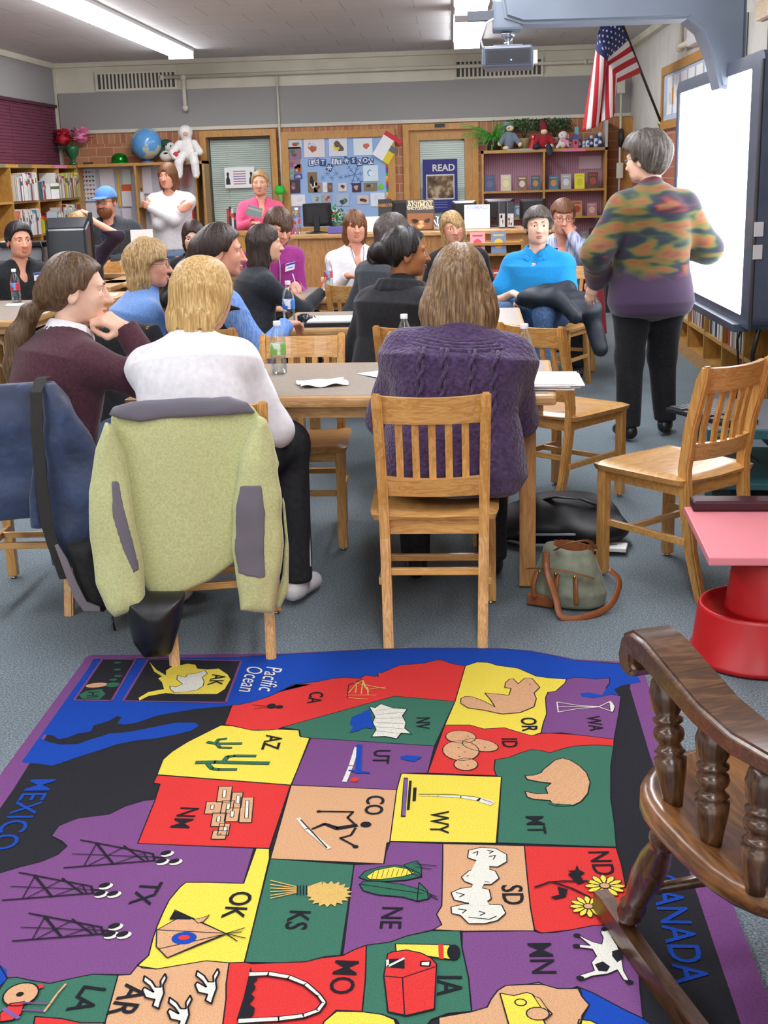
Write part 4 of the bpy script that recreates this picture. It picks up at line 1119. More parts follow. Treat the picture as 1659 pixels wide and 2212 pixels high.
H_BLOND2 = hairmat('hair_dark_blond', ['6f5331', '9b7a4c', 'b99a68', 'cbb285'])
H_AUB = hairmat('hair_auburn', ['4a2c1a', '6d4528', '855a36'])
H_GREY = hairmat('hair_grey_brown', ['2f2b27', '4e4740', '6c645c'])
H_MID = hairmat('hair_mid_brown', ['3b2a1b', '5a4229', '765a3c'])
# --- P3 purple cable knit
def knit_mat():
 m, nt, b = _mat('purple_cable_knit'); co = _coord(nt)
 nz = _n(nt, 'ShaderNodeTexNoise'); nz.inputs['Scale'].default_value = 60; nz.inputs['Detail'].default_value = 2; nt.links.new(co, nz.inputs[0])
 vo = _n(nt, 'ShaderNodeTexVoronoi'); vo.inputs['Scale'].default_value = 75; nt.links.new(co, vo.inputs[0])
 nt.links.new(_ramp(nt, nz.outputs['Fac'], [(0.3, '382747'), (0.7, '523c66')]), b.inputs['Base Color'])
 b.inputs['Roughness'].default_value = .95; b.inputs['Sheen Weight'].default_value = .25
 _bump(nt, b, vo.outputs['Distance'], .8, .006); MATS['purple_cable_knit'] = m; return m
KNIT = knit_mat()
if ONLY is None or 3 in ONLY:
 H_MID2 = hairmat('hair_brown_soft', ['4e3b28', '6e5538', '8d7250', 'a68b66'])
 I = person('person in a purple cable-knit sweater seen from behind on the oak chair', (991, 612, 4.2), 0, 'light',
  dict(st='bob', mat=H_MID2, L=.155, spread=1.36, part=0.3, n=30, seed=1, puff=.006),
  dict(mat=KNIT, o=.022, hem=-.10, neck='round', fold=.006, ff=40, sw=1.18, name='sweater', bulk=[((0, -.03, .05), (.19, .16, .16))]),
  dict(mat=DARKT), arms=[dict(w=(-.15, .36, .80), h=(-.45, -.5, -.9), d=(.4, .9, 0), pn=(0, 0, -1)), dict(w=(.14, .38, .80), h=(.45, -.5, -.9), d=(-.4, .9, 0), pn=(0, 0, -1))],
  lean=9, side=4, yaw=0, pitch=-4, girth=1.24, sw=1.10, s=1.0, hs=1.0, vox=.0058)
 # cable ridges and ribbed collar
 m = MB(); P0, Rt, T = I['P0'], I['Rt'], I['T']; pr = np.array(I['prof'](.024))
 def surf(x, z, o=.0):
  w = np.interp(z, pr[:, 0], pr[:, 1]); d = np.interp(z, pr[:, 0], pr[:, 2]); yo = np.interp(z, pr[:, 0], pr[:, 3]); return P0 + Rt @ Vector((x, yo - d * (max(0, 1 - abs(x / w) ** 2.3)) ** (1 / 2.3) - o, z))
 for x0 in (-.12, -.045, .045, .12):
  for ph in (0, PI):
   pts = [surf(x0 + .009 * math.sin(z * 55 + ph), z, .004 + .004 * math.cos(z * 55 + ph)) for z in np.linspace(.02, T * .84, 60)]
   m.tube(pts, .0065, 0, 6, None, True)
 m.build('knit_cable', [KNIT], I['root'])
 m = MB(); nd = (I['Hc'] - I['Nk']).normalized()
 for k in range(7):
  zz = T * (.99 - .022 * k); R = .072 + .013 * k
  pts = [P0 + Rt @ Vector((R * 1.25 * math.cos(t), -.02 + R * .95 * math.sin(t) - .0, zz + .012 * math.cos(2 * t) - .015 * max(0, math.sin(t)))) for t in np.linspace(PI * .92, PI * 2.08, 26)]
  m.tube(pts, .0085, 0, 6)
 m.build('ribbed_collar', [KNIT], I['root'])
# --- P2 white long sleeve top, blond
WHITEC = cloth('white_knit', 'e4e4e8', 'f3f3f5', 40, bump=.15)
if ONLY is None or 2 in ONLY:
 I = person('blond person in a white long-sleeved top with black track trousers, seen from behind', (440, 640, 4.25), -8, 'rosy',
  dict(st='bob', mat=H_BLOND, L=.108, spread=1.10, open=1.0, n=30, seed=4, puff=.008, fold=.005, ff=50),
  dict(mat=WHITEC, o=.014, hem=-.12, neck='round', fold=.007, ff=26, sw=1.08, name='long_sleeved_top', fan=(.5, .5, 1.6)),
  dict(mat=DARKT, shoe=flat('white_trainer', 'dcdde0', .5), w=1.1),
  arms=[dict(w=(-.10, .40, .80), h=(-.15, -.4, -.9), d=(.5, .8, 0)), dict(w=(.12, .34, .82), h=(.45, -.35, -.8), d=(-.3, .9, .2))],
  legs=[((-.10, .40, .56), (-.16, .18, .09), (-.17, .34, .045)), ((.22, .36, .57), (.26, .24, .09), (.30, .40, .045))],
  lean=22, side=-5, yaw=-28, pitch=-10, girth=1.16, sw=1.0, s=1.0, hs=1.0, vox=.0058)
 hp, kn, an, ft = I['J'][1]
 m = MB(); m.tube([hp + Vector((.10, .05, .02)), kn + Vector((.06, .0, .035)), kn + Vector((.068, .0, -.05)), an + Vector((.058, 0, .05))], .003, 0, 5)
 m.tube([kn + Vector((-.05, -.04, .058)), kn + Vector((.02, -.06, .07)), kn + Vector((.068, -.04, .03))], .003, 0, 5); m.build('white_piping', [WHITEP], I['root'])
# --- P1 maroon sweater, ponytail, chin on hand
MARC = cloth('maroon_fine_knit', '43222e', '54303b', 90)
if ONLY is None or 1 in ONLY:
 I = person('person with a long brown ponytail in a maroon sweater and white collar, chin on hand', (168, 628, 4.35), -42, 'pale',
  dict(st='back', mat=H_MID, seed=2, puff=.003, n=26, extra=[('ell', (0, -.095, -.01), (.055, .055, .055), .05), ('chain', [(0, -.12, -.045), (0, -.165, -.075), (-.01, -.205, -.16), (-.01, -.215, -.26), (-.01, -.21, -.34), (-.01, -.20, -.40)], [.022, .032, .046, .050, .044, .026], .02)], vox=.005, L=.36),
  dict(mat=MARC, o=.016, hem=-.10, neck='round', fold=.006, ff=28, sw=1.1, name='sweater', fan=(.5, .5, 1.5)),
  dict(mat=JEANS), arms=[dict(w=(-.10, .33, .80), h=(-.8, -.4, -.3), d=(.5, .8, 0)), dict(w=(.045, .165, -.135), rel='head', h=(.5, .1, -1.0), d=(-.35, -.75, .55), pn=(-.5, .1, -.5), curl=62, ti=.6)],
  lean=20, lt=34, yaw=-36, pitch=-2, girth=1.1, sw=1.05, s=1.0, hs=1.03, vox=.005)
 def col(F):
  Nk, Hc, Rt = I['Nk'], I['Hc'], I['Rt']
  for t in np.linspace(0, 2 * PI, 25)[:-1]:
   t2 = t + 2 * PI / 24
   if abs((t - PI / 2 + PI) % (2 * PI) - PI) < .5: continue
   q = lambda th, r, z: Nk + Rt @ Vector((r * 1.06 * math.cos(th), -.002 + r * math.sin(th), z - .03 * max(0, math.sin(th))))
   for r, z, rr in ((.073, .03, .007), (.079, .012, .007), (.088, -.008, .007), (.097, -.028, .006)):
    F.cap(q(t, r, z), q(t2, r, z), rr, rr, .014)
 part_field(I, 'shirt_collar', WHITEC, col, .005, ([I['Nk'][i] - .16 for i in range(3)], [I['Nk'][i] + .16 for i in range(3)]))
 m = MB(); c = I['Hc'] + I['Rh'] @ Vector((0, -.118, -.037)) * 1.03; m.tube([c + I['Rh'] @ Vector((.027 * math.cos(t), .0, .027 * math.sin(t))) for t in np.linspace(0, 2 * PI, 14)], .008, 0, 6); m.build('hair_tie', [BLACKP], I['root'])
# --- P4 blue fleece, glasses
BLUEF = cloth('blue_fleece', '5b80bd', '7097cf', 120, sheen=.4)
NAVY = cloth('navy_cloth', '20283c', '2c3650', 60)
if ONLY is None or 4 in ONLY:
 I = person('person with glasses, auburn-blond bob and a light blue fleece, in profile', (322, 572, 6.25), -62, 'rosy',
  dict(st='bob', mat=H_BLOND2, L=.115, spread=1.02, open=.95, n=26, seed=6, puff=.010, fold=.007, ff=50, extra=[('cut', (.085, .09, -.04), (.06, .09, .075))]),
  dict(mat=BLUEF, o=.018, hem=-.08, neck='high', fold=.006, name='fleece'), dict(mat=JEANS),
  arms=[None, dict(w=(.12, .33, .80), h=(.4, -.4, -.8))], lean=12, lt=45, yaw=-22, pitch=0, girth=1.12, s=.97, hs=1.0)
 glasses(I, '5a4a44'); earring(I, 1, 'a9c4e0', .022)
# --- P5 black vest, blue sleeves, hair pulled back
LBLUE = noisy('light_blue_rib_knit', [(0.4, '6288cc'), (0.6, '7ea3e0')], 30, 1, rough=.9, aniso=(5, 5, .5), bump=.3)
if ONLY is None or 5 in ONLY:
 I = person('person in a black vest with light blue ribbed sleeves and pulled-back brown hair', (478, 545, 6.0), -52, 'rosy',
  dict(st='back', mat=H_DARK, seed=5, puff=.005, extra=[('ell', (0, -.10, .0), (.06, .06, .07), .04), ('chain', [(0, -.13, -.02), (0, -.17, -.08), (0, -.17, -.16), (0, -.15, -.22)], [.03, .04, .035, .02])], L=.2),
  [dict(mat=LBLUE, o=.010, hem=-.06, neck='high', sw=1.15, name='ribbed_sweater'), dict(mat=BLACKC, o=.026, hem=-.08, sleeve='none', neck='high', name='vest')], dict(mat=JEANS),
  arms=[None, dict(w=(.16, .42, .80), h=(.5, -.4, -.8), d=(-.4, .8, 0))], lean=16, lt=42, yaw=-30, pitch=-2, girth=1.22, sw=1.1, s=1.0, hs=1.04)
 earring(I, 1, 'd8c27a', .022)
# --- P6
if ONLY is None or 6 in ONLY:
 I = person('person with long straight dark hair and a black top, face turned right', (572, 528, 7.75), -62, 'light',
  dict(st='long', mat=H_DARK, L=.20, spread=.92, open=1.12, seed=7, extra=[('cut', (.08, .10, -.04), (.05, .085, .08))]),
  dict(mat=cloth('black_knit', '202329', '2c3038', 60), o=.012, hem=-.06, name='sweater', neck='wide'), dict(mat=DARKT),
  arms=[None, dict(w=(.06, .47, .79), h=(.6, -.3, -.7), d=(-.2, .9, 0))], lean=14, lt=30, yaw=-8, pitch=2, s=1.0, hs=1.0)
# --- P7 magenta
MAG = cloth('magenta_knit', '84246f', '9c3486', 80)
if ONLY is None or 7 in ONLY:
 I = person('person in a magenta zip sweater writing at the third table', (602, 490, 8.55), -150, 'rosy',
  dict(st='long', mat=hairmat('hair_brown_streaked', ['2c1c14', '4a3226', '7a5b3e']), L=.17, spread=1.02, open=1.0, part=.4, seed=8, puff=.006),
  dict(mat=MAG, o=.012, hem=-.06, neck='high', name='sweater'), dict(mat=DARKT),
  arms=[dict(w=(-.05, .34, .79), h=(-.4, -.4, -.9), d=(.3, .9, -.1), curl=40), dict(w=(.14, .30, .79), h=(.4, -.4, -.9), d=(-.5, .8, 0))], lean=14, yaw=4, pitch=-20, s=1.0, hs=1.0)
 name_tag(I, -.07, .78)
 m = MB(); pr = np.array(I['prof'](.016)); m.tube([I['P0'] + I['Rt'] @ Vector((.0, np.interp(z, pr[:, 0], pr[:, 2]) + np.interp(z, pr[:, 0], pr[:, 3]) + .002, z)) for z in np.linspace(.05, I['T'] * 1.0, 10)], .004, 0, 5); m.build('zip', [flat('zip_silver', 'b9b4bc', .4, .6)], I['root'])
# --- P8 V-neck
if ONLY is None or 8 in ONLY:
 I = person('person in a white V-neck top with a short brown bob, near the counter', (767, 490, 9.4), -160, 'rosy',
  dict(st='bob', mat=H_AUB, L=.10, spread=.98, open=1.0, seed=9, part=.5), dict(mat=WHITEC, o=.012, hem=-.06, neck='v', name='v_neck_top'), dict(mat=DARKT),
  arms=[dict(w=(-.08, .34, .79), h=(-.4, -.4, -.9)), dict(w=(.14, .30, .79), h=(.4, -.4, -.9), d=(-.6, .7, 0))], lean=6, yaw=-8, pitch=2, s=1.0, hs=1.0)
 name_tag(I, -.10, .76); m = MB(); m.tube([I['Nk'] + I['Rt'] @ Vector((.05 * math.cos(t), .03 + .085 * max(0, math.sin(t)) ** .7, .02 - .16 * max(0, math.sin(t)) ** 1.5)) for t in np.linspace(0, PI, 20)], .002, 0, 5); m.build('necklace', [flat('brown_cord', '5a3c28', .6)], I['root'])
# --- P9
GREYT = cloth('charcoal_knit', '34393f', '434950', 70)
if ONLY is None or 9 in ONLY:
 I = person('person with loose dark hair in a charcoal top, half hidden behind the hair bun', (850, 505, 7.7), -38, 'pale',
  dict(st='long', mat=hairmat('hair_ash_brown', ['2b2422', '463c38', '6a5f5a']), L=.2, spread=.95, open=.95, seed=3), dict(mat=GREYT, o=.014, hem=-.06, name='sweater'), dict(mat=DARKT), lean=12, yaw=-32, s=.98, hs=1.0, vox=.007)
# --- P10 bun
if ONLY is None or 10 in ONLY:
 I = person('person with dark hair in a bun and a black fleece, in profile to the right', (878, 548, 6.05), -35, 'dark',
  dict(st='back', mat=H_BLACK, seed=11, puff=.006, extra=[('ell', (0, -.135, .015), (.055, .05, .055), .02), ('ell', (.03, -.165, .02), (.03, .035, .035), .02), ('ell', (-.025, -.155, -.01), (.035, .035, .035), .02)], fold=.009, ff=80, L=.1),
  dict(mat=BLACKC, o=.024, hem=-.10, neck='high', name='fleece', sw=1.15), dict(mat=DARKT),
  arms=[None, dict(w=(.14, .36, .79), h=(.4, -.4, -.9), d=(-.3, .9, 0))], lean=10, lt=26, yaw=-42, pitch=2, girth=1.15, s=1.0, hs=.99)
 def col10(F):
  for t in np.linspace(PI * .75, PI * 2.25, 14):
   q = lambda th, r, z: I['Nk'] + I['Rt'] @ Vector((r * 1.25 * math.cos(th), -.005 + r * math.sin(th), z))
   F.cap(q(t, .085, .0), q(t + .37, .085, .0), .022, .022, .02); F.cap(q(t, .10, -.03), q(t + .37, .10, -.03), .022, .022, .02)
 part_field(I, 'fold_down_collar', BLACKC, col10, .006, ([I['Nk'][i] - .18 for i in range(3)], [I['Nk'][i] + .18 for i in range(3)]))
# --- P11 blond dark cardigan
if ONLY is None or 11 in ONLY:
 I = person('person with long blond hair and a dark cardigan over a white shirt', (978, 492, 9.4), 178, 'rosy',
  dict(st='long', mat=H_BLOND2, L=.21, spread=1.0, open=1.05, seed=12, part=.3), [dict(mat=WHITEC, o=.010, neck='v', hem=-.04, name='shirt', sleeve='none'), dict(mat=BLACKC, o=.024, hem=-.08, neck='open', name='cardigan')], dict(mat=DARKT), lean=0, side=4, yaw=12, pitch=-2, roll=10, s=1.0, hs=1.0)
# --- P12 turquoise polo
TURQ = cloth('turquoise_pique', '1183c4', '1f97d8', 160)
if ONLY is None or 12 in ONLY:
 I = person('person in a turquoise polo shirt with short grey-brown hair, arms on lap', (1162, 490, 8.6), 160, 'pale',
  dict(st='cap', mat=H_GREY, L=.09, seed=13, puff=.010, fold=.007, ff=70, open=.55), dict(mat=TURQ, o=.016, hem=-.08, sleeve='short', neck='v', vd=.09, name='polo_shirt'), dict(mat=JEANS),
  arms=[dict(w=(-.06, .27, .70), h=(-.7, -.3, -.7), d=(.75, .5, -.1)), dict(w=(.10, .27, .70), h=(.7, -.3, -.7), d=(-.75, .5, -.1))],
  legs=[((-.16, .42, .58), (-.17, .40, .09), (-.17, .55, .045)), ((.16, .42, .58), (.2, .40, .09), (.22, .55, .045))], lean=3, yaw=22, pitch=5, girth=1.16, sw=1.08, s=1.03, hs=1.04)
 def polo(F):
  for t in np.linspace(PI * .62, PI * 2.38, 20)[:-1]:
   q = lambda th, r, z: I['Nk'] + I['Rt'] @ Vector((r * 1.1 * math.cos(th), .0 + r * math.sin(th), z - .05 * max(0, math.sin(th)) ** 2))
   for r, z in ((.070, .03), (.078, .014), (.090, -.002), (.10, -.016)): F.cap(q(t, r, z), q(t + .3, r, z), .006, .006, .012)
 part_field(I, 'polo_collar', TURQ, polo, .005, ([I['Nk'][i] - .16 for i in range(3)], [I['Nk'][i] + .16 for i in range(3)]))
 m = MB()
 for k in range(2): m.ball(I['Nk'] + I['Rt'] @ Vector((0, .118 + .004 * k, -.075 - .03 * k)), .005, 0, 6)
 m.build('button', [WHITEP], I['root'])
# --- P13 man, striped shirt, fist at mouth
def stripes():
 m, nt, b = _mat('striped_shirt'); co = _coord(nt, (60, 8, 8)); nz = _n(nt, 'ShaderNodeTexNoise'); nz.inputs['Scale'].default_value = 1.3; nz.inputs['Detail'].default_value = 1
 nt.links.new(co, nz.inputs[0]); nt.links.new(_ramp(nt, nz.outputs['Fac'], [(.4, '8088a8'), (.5, 'a9b0cc'), (.6, 'c2c7dd')]), b.inputs['Base Color']); b.inputs['Roughness'].default_value = .85; return m
if ONLY is None or 13 in ONLY:
 I = person('person with glasses and a striped grey-blue shirt, fist held to the mouth', (1216, 470, 9.5), 172, 'rosy',
  dict(st='cap', mat=H_AUB, L=.07, seed=14, puff=.004, open=.9), dict(mat=stripes(), o=.016, hem=-.05, neck='v', name='shirt'), dict(mat=DARKT),
  arms=[dict(w=(-.05, .135, -.11), rel='head', h=(-.8, .3, -1.0), d=(.45, -.35, .75), pn=(.3, -.9, -.1), curl=60, ti=.7), dict(w=(-.16, .23, .76), h=(.6, -.3, -.8), d=(-.9, .1, .1), pn=(0, -1, 0))], lean=6, yaw=10, pitch=-6, girth=1.15, sw=1.15, s=1.06, hs=1.06)
 glasses(I, '20242c')
 name_tag(I, .06, .84)
# --- P14 presenter
def presmat():
 m, nt, b = _mat('multicolour_fleece'); co = _coord(nt, (1.9, 1.9, 5.5)); nz = _n(nt, 'ShaderNodeTexNoise'); nz.inputs['Scale'].default_value = 1.7; nz.inputs['Detail'].default_value = 2; nz.inputs['Distortion'].default_value = .25
 nt.links.new(co, nz.inputs[0]); c = _ramp(nt, nz.outputs['Fac'], [(.28, '4a3454'), (.36, '7c4a34'), (.41, '8a5a30'), (.45, '5c6430'), (.49, '2a3a3a'), (.53, '1e2a38'), (.57, '3a2438'), (.61, '7a3030'), (.65, '8c5430'), (.70, '5a6230'), (.8, '4b3457')])
 gz = _n(nt, 'ShaderNodeTexCoord'); sp = _n(nt, 'ShaderNodeSeparateXYZ'); nt.links.new(gz.outputs['Object'], sp.inputs[0])
 n3 = _n(nt, 'ShaderNodeTexNoise'); n3.inputs['Scale'].default_value = 4; nt.links.new(gz.outputs['Object'], n3.inputs[0])
 ad = _n(nt, 'ShaderNodeMath', operation='MULTIPLY_ADD'); ad.inputs[1].default_value = .25; nt.links.new(n3.outputs['Fac'], ad.inputs[0]); nt.links.new(sp.outputs['Z'], ad.inputs[2])
 r = _n(nt, 'ShaderNodeValToRGB'); e = r.color_ramp.elements; e[0].position = 0.0; e[0].color = (1, 1, 1, 1); e[1].position = 1.0; e[1].color = (1, 1, 1, 1)
 mr = _n(nt, 'ShaderNodeMapRange'); mr.inputs[1].default_value = .95; mr.inputs[2].default_value = 1.65; nt.links.new(ad.outputs[0], mr.inputs[0]); nt.links.new(mr.outputs[0], r.inputs[0])
 e[0].color = (1, 1, 1, 1); a = e.new(.12); a.color = (1, 1, 1, 1); a = e.new(.20); a.color = (0, 0, 0, 1); a = e.new(.86); a.color = (0, 0, 0, 1); a = e.new(.96); a.color = (1, 1, 1, 1)
 mx = _n(nt, 'ShaderNodeMix', data_type='RGBA'); nt.links.new(r.outputs[0], mx.inputs[0]); nt.links.new(c, mx.inputs[6]); mx.inputs[7].default_value = lin('43304d'); nt.links.new(mx.outputs[2], b.inputs['Base Color'])
 b.inputs['Roughness'].default_value = .95; b.inputs['Sheen Weight'].default_value = .3; return m
if ONLY is None or 14 in ONLY:
 PM = presmat()
 I = person('standing presenter in a multicoloured fleece and black trousers beside the lit board', (1395, 345, 7.0), 8, 'pale',
  dict(st='cap', mat=H_GREY, L=.10, seed=15, puff=.026, fold=.010, ff=60, open=.3), dict(mat=PM, o=.030, hem=-.10, neck='high', name='fleece_jacket', sw=1.25, bulk=[((0, -.01, .0), (.185, .13, .14)), ((0, -.02, .25), (.17, .12, .25))]),
  dict(mat=BLACKC, w=1.12), arms=[dict(w=(-.27, .12, .90), h=(-.5, -.5, -.3), d=(-.25, .35, -.85), pn=(.6, .5, -.1), curl=18), dict(w=(.18, .24, 1.06), h=(.75, -.3, -.6), d=(-.3, .9, .1))],
  lean=2, yaw=42, pitch=-4, girth=1.08, sw=.95, s=1.04, hs=1.06, stand=True, seat=0,
  legs=[((-.10, .03, .47), (-.11, -.02, .09), (-.14, .14, .045)), ((.11, .10, .47), (.14, .10, .09), (.2, .24, .045))])
 glasses(I, '3a4a66')
# --- P15 black quilted vest, left edge
if ONLY is None or 15 in ONLY:
 I = person('person with dark tied-back hair in a black quilted vest and jacket, far left', (42, 520, 8.9), -150, 'rosy',
  dict(st='back', mat=H_BLACK, seed=16, puff=.005, extra=[('ell', (0, -.10, -.02), (.05, .05, .06), .04)], L=.1), dict(mat=BLACKC, o=.026, hem=-.10, neck='v', name='quilted_vest', sw=1.2), dict(mat=DARKT), lean=2, yaw=8, pitch=0, s=1.02, hs=1.05)
 name_tag(I, -.10, .78)
# --- P16 behind the monitor, hand on head
if ONLY is None or 16 in ONLY:
 I = person('person in a plum sweater behind the black monitor, hand on the head', (170, 492, 10.4), -165, 'light',
  dict(st='cap', mat=H_BLOND2, L=.08, seed=17, puff=.006), dict(mat=cloth('dark_plum', '2a1f30', '372a3e'), o=.016, hem=-.06, name='sweater'), dict(mat=DARKT),
  arms=[dict(w=(-.125, .02, .05), rel='head', h=(-1.0, .3, -.9), d=(.5, -.2, .8), pn=(.9, -.2, -.3), curl=35), dict(w=(.16, .30, .79), h=(.4, -.4, -.9))], lean=8, yaw=0, s=.98, hs=1.0, vox=.007)
# --- P17 cap and beard
if ONLY is None or 17 in ONLY:
 GJ = cloth('charcoal_jacket', '2b2e33', '3b3f45', 60)
 I = person('person with a ginger beard, light blue baseball cap and a charcoal jacket', (229, 436, 11.55), 178, 'rosy',
  dict(st='cap', mat=H_AUB, L=.06, seed=18, open=.3), [dict(mat=NAVY, o=.010, neck='round', sleeve='none', name='t_shirt'), dict(mat=GJ, o=.028, hem=-.08, neck='open', name='jacket', sw=1.2)], dict(mat=flat('khaki_trousers', '7a7a66', .9)),
  arms=[dict(w=(-.06, .26, .80), h=(-.6, -.3, -.8), d=(.7, .6, -.2)), dict(w=(.06, .28, .80), h=(.6, -.3, -.8), d=(-.7, .6, -.2))], lean=4, yaw=-12, pitch=-2, girth=1.15, sw=1.12, s=1.08, hs=1.07, seat=.50)
 hs = I['hs']; Hc, Rh = I['Hc'], I['Rh']
 G = Field([Hc[i] - .2 for i in range(3)], [Hc[i] + .2 for i in range(3)], .005)
 G.fn(Hc, Rh, .17, lambda x, y, z: smax(ell_d(x, y, z, (0, -.008 * hs, .04 * hs), (.09 * hs, .108 * hs, .095 * hs)), .035 - z, .008))
 G.fn(Hc, Rh, .2, lambda x, y, z: smax(ell_d(x, y, z, (0, .10 * hs, .030 * hs + .0), (.075 * hs, .085 * hs, .02)), np.abs(z - .045 + .12 * (y - .09)) - .006, .004), .01)
 cp = G.mesh('baseball_cap', [cloth('light_blue_cap', '4f82cf', '6496de', 60)], I['root'])
 G = Field([Hc[i] - .2 for i in range(3)], [Hc[i] + .2 for i in range(3)], .005)
 G.fn(Hc, Rh, .2, lambda x, y, z: smax(smax(smin(ell_d(x, y, z, (0, .04 * hs, -.07 * hs), (.066 * hs, .064 * hs, .055 * hs)), ell_d(x, y, z, (0, .03 * hs, -.10 * hs), (.05 * hs, .05 * hs, .045 * hs)), .03), z + .035 * hs, .01), -ell_d(x, y, z, (0, .11 * hs, -.064 * hs), (.024 * hs, .03, .008)), .006))
 G.mesh('beard', [hairmat('ginger_beard', ['5a3320', '7c4a2e', '96603c'])], I['root'])
 glasses(I, '30261e'); name_tag(I, -.09, .72)
# --- P18 standing, white sweater, arms folded
if ONLY is None or 18 in ONLY:
 I = person('standing person with a brown fringe in a white sweater, arms folded', (362, 381, 13.2), 176, 'rosy',
  dict(st='bob', mat=H_AUB, L=.135, spread=1.05, seed=19, open=.78, puff=.004), dict(mat=WHITEC, o=.024, hem=-.06, neck='round', name='sweater', sw=1.2, bulk=[((0, .02, .2), (.17, .13, .2))]), dict(mat=cloth('light_denim', '7f9cc4', '9db8da')),
  arms=[dict(w=(.13, .25, 1.24), h=(-.9, .1, -.75), d=(.8, -.2, .25), pn=(0, -1, 0)), dict(w=(-.14, .22, 1.20), h=(.9, .1, -.8), d=(-.85, -.2, .3), pn=(0, -1, 0))], lean=0, yaw=-8, pitch=0, girth=1.1, sw=1.05, s=1.04, hs=1.07, stand=True)
# --- P19 standing pink
if ONLY is None or 19 in ONLY:
 I = person('standing person in a pink fleece holding a book, behind the counter', (562, 397, 12.9), -168, 'light',
  dict(st='back', mat=H_BLOND2, seed=20, L=.1), dict(mat=cloth('pink_fleece', 'd94f7c', 'ea6c94'), o=.020, hem=-.10, neck='v', name='fleece', sw=1.15), dict(mat=DARKT),
  arms=[dict(w=(-.12, .26, 1.0), h=(-.9, -.3, -.6), d=(.7, .6, .1)), dict(w=(.10, .26, 1.06), h=(.9, -.3, -.6), d=(-.6, .7, .1))], lean=0, side=-3, yaw=-10, pitch=3, s=1.0, hs=1.05, stand=True)
# --- P20 black top, hand over face
if ONLY is None or 20 in ONLY:
 I = person('person with a dark bob in a black top, hand resting on the face', (418, 512, 9.6), -165, 'pale',
  dict(st='bob', mat=H_DARK, L=.11, spread=1.0, seed=21, open=.95), dict(mat=BLACKC, o=.014, hem=-.06, neck='wide', name='top'), dict(mat=DARKT),
  arms=[dict(w=(-.03, .115, -.13), rel='head', h=(-.8, .2, -1), d=(.05, -.1, 1), pn=(0, -1, 0), curl=14), None], lean=12, yaw=-10, pitch=-10, s=.97, hs=1.0, vox=.007)
# ============================================================ THE MAP RUG
def carpet(name, c):
 r_ = [int(c[i:i + 2], 16) for i in (0, 2, 4)]; d = ''.join('%02x' % int(v * .86) for v in r_)
 return noisy(name, [(0.3, d), (0.65, c)], 330, 3, rough=.97, bump=.5, dist=.002, spec=.1)
RC = dict(border='7a4c82', blue='1c48a8', black='2a2b30', red='d23a38', yellow='e6d350', green='3d705d', purple='784c80', peach='d0a27a', white='dcdcd0', ink='24242a', dgreen='346a53', tan='d2b066', lav='75599a')
RK = list(RC); RM = [carpet('rug_' + k, RC[k]) for k in RK]
rug = MB(); RZ0 = .008; _lf = [0]
def lift(): _lf[0] += 8e-6; return _lf[0]
from mathutils.geometry import tessellate_polygon
_cr = {'A': (0, 1380, 2.37), 'B': (600, 1380, 2.0232), 'C': (0, 1780, 2.2419), 'D': (700, 1780, 2.2419), 'P': (0, 0, 1.0)}
def pts_of(spec):
 """'B 1,2 3,4 A 5,6' -> floor points"""
 out = []; k = 'P'
 for w in spec.split():
  if w in _cr: k = w; continue
  x, y = (float(q) for q in w.split(',')); o = _cr[k]; p = onZ(o[0] + x / o[2], o[1] + y / o[2], RZ0); out.append((p.x, p.y))
 return out
def lay(P, col, z):
 z += lift()
 t = tessellate_polygon([[Vector((x, y, 0)) for x, y in P]]); vs = [(x, y, z) for x, y in P]; fs = []
 for a, b, c in t:
  ar = (P[b][0] - P[a][0]) * (P[c][1] - P[a][1]) - (P[c][0] - P[a][0]) * (P[b][1] - P[a][1])
  fs.append((a, b, c) if ar > 0 else (a, c, b))
 rug.add(vs, fs, RK.index(col))
def stroke(P, w, col, z, close=False):
 """ribbon following points; w a number or list of half widths"""
 if close: P = P + [P[0]]
 n = len(P); W_ = w if isinstance(w, list) else [w] * n
 W_ = [q * (.42 if col == 'ink' else .55) for q in W_]; z += lift()
 for i in range(n - 1):
  a, b = Vector(P[i]), Vector(P[i + 1]); d = b - a
  if d.length < 1e-5: continue
  d.normalize(); q = Vector((-d.y, d.x)); e = .3
  rug.add([(*(a - d * W_[i] * e - q * W_[i]), z), (*(b + d * W_[i + 1] * e - q * W_[i + 1]), z), (*(b + d * W_[i + 1] * e + q * W_[i + 1]), z), (*(a - d * W_[i] * e + q * W_[i]), z)], [(0, 1, 2, 3)], RK.index(col))
def disc(c, rx, ry, col, z, rot=0, n=18, out=0):
 P = []; rx *= .6; ry *= .6
 for i in range(n):
  t = 2 * PI * i / n; x, y = rx * math.cos(t), ry * math.sin(t); P.append((c[0] + x * math.cos(rot) - y * math.sin(rot), c[1] + x * math.sin(rot) + y * math.cos(rot)))
 lay(P, col, z)
 if out: stroke(P, out, 'ink', z + .0002, True)
L0, L1, L2, L3, L4, L5 = (RZ0 + k * .0003 for k in range(1, 7))
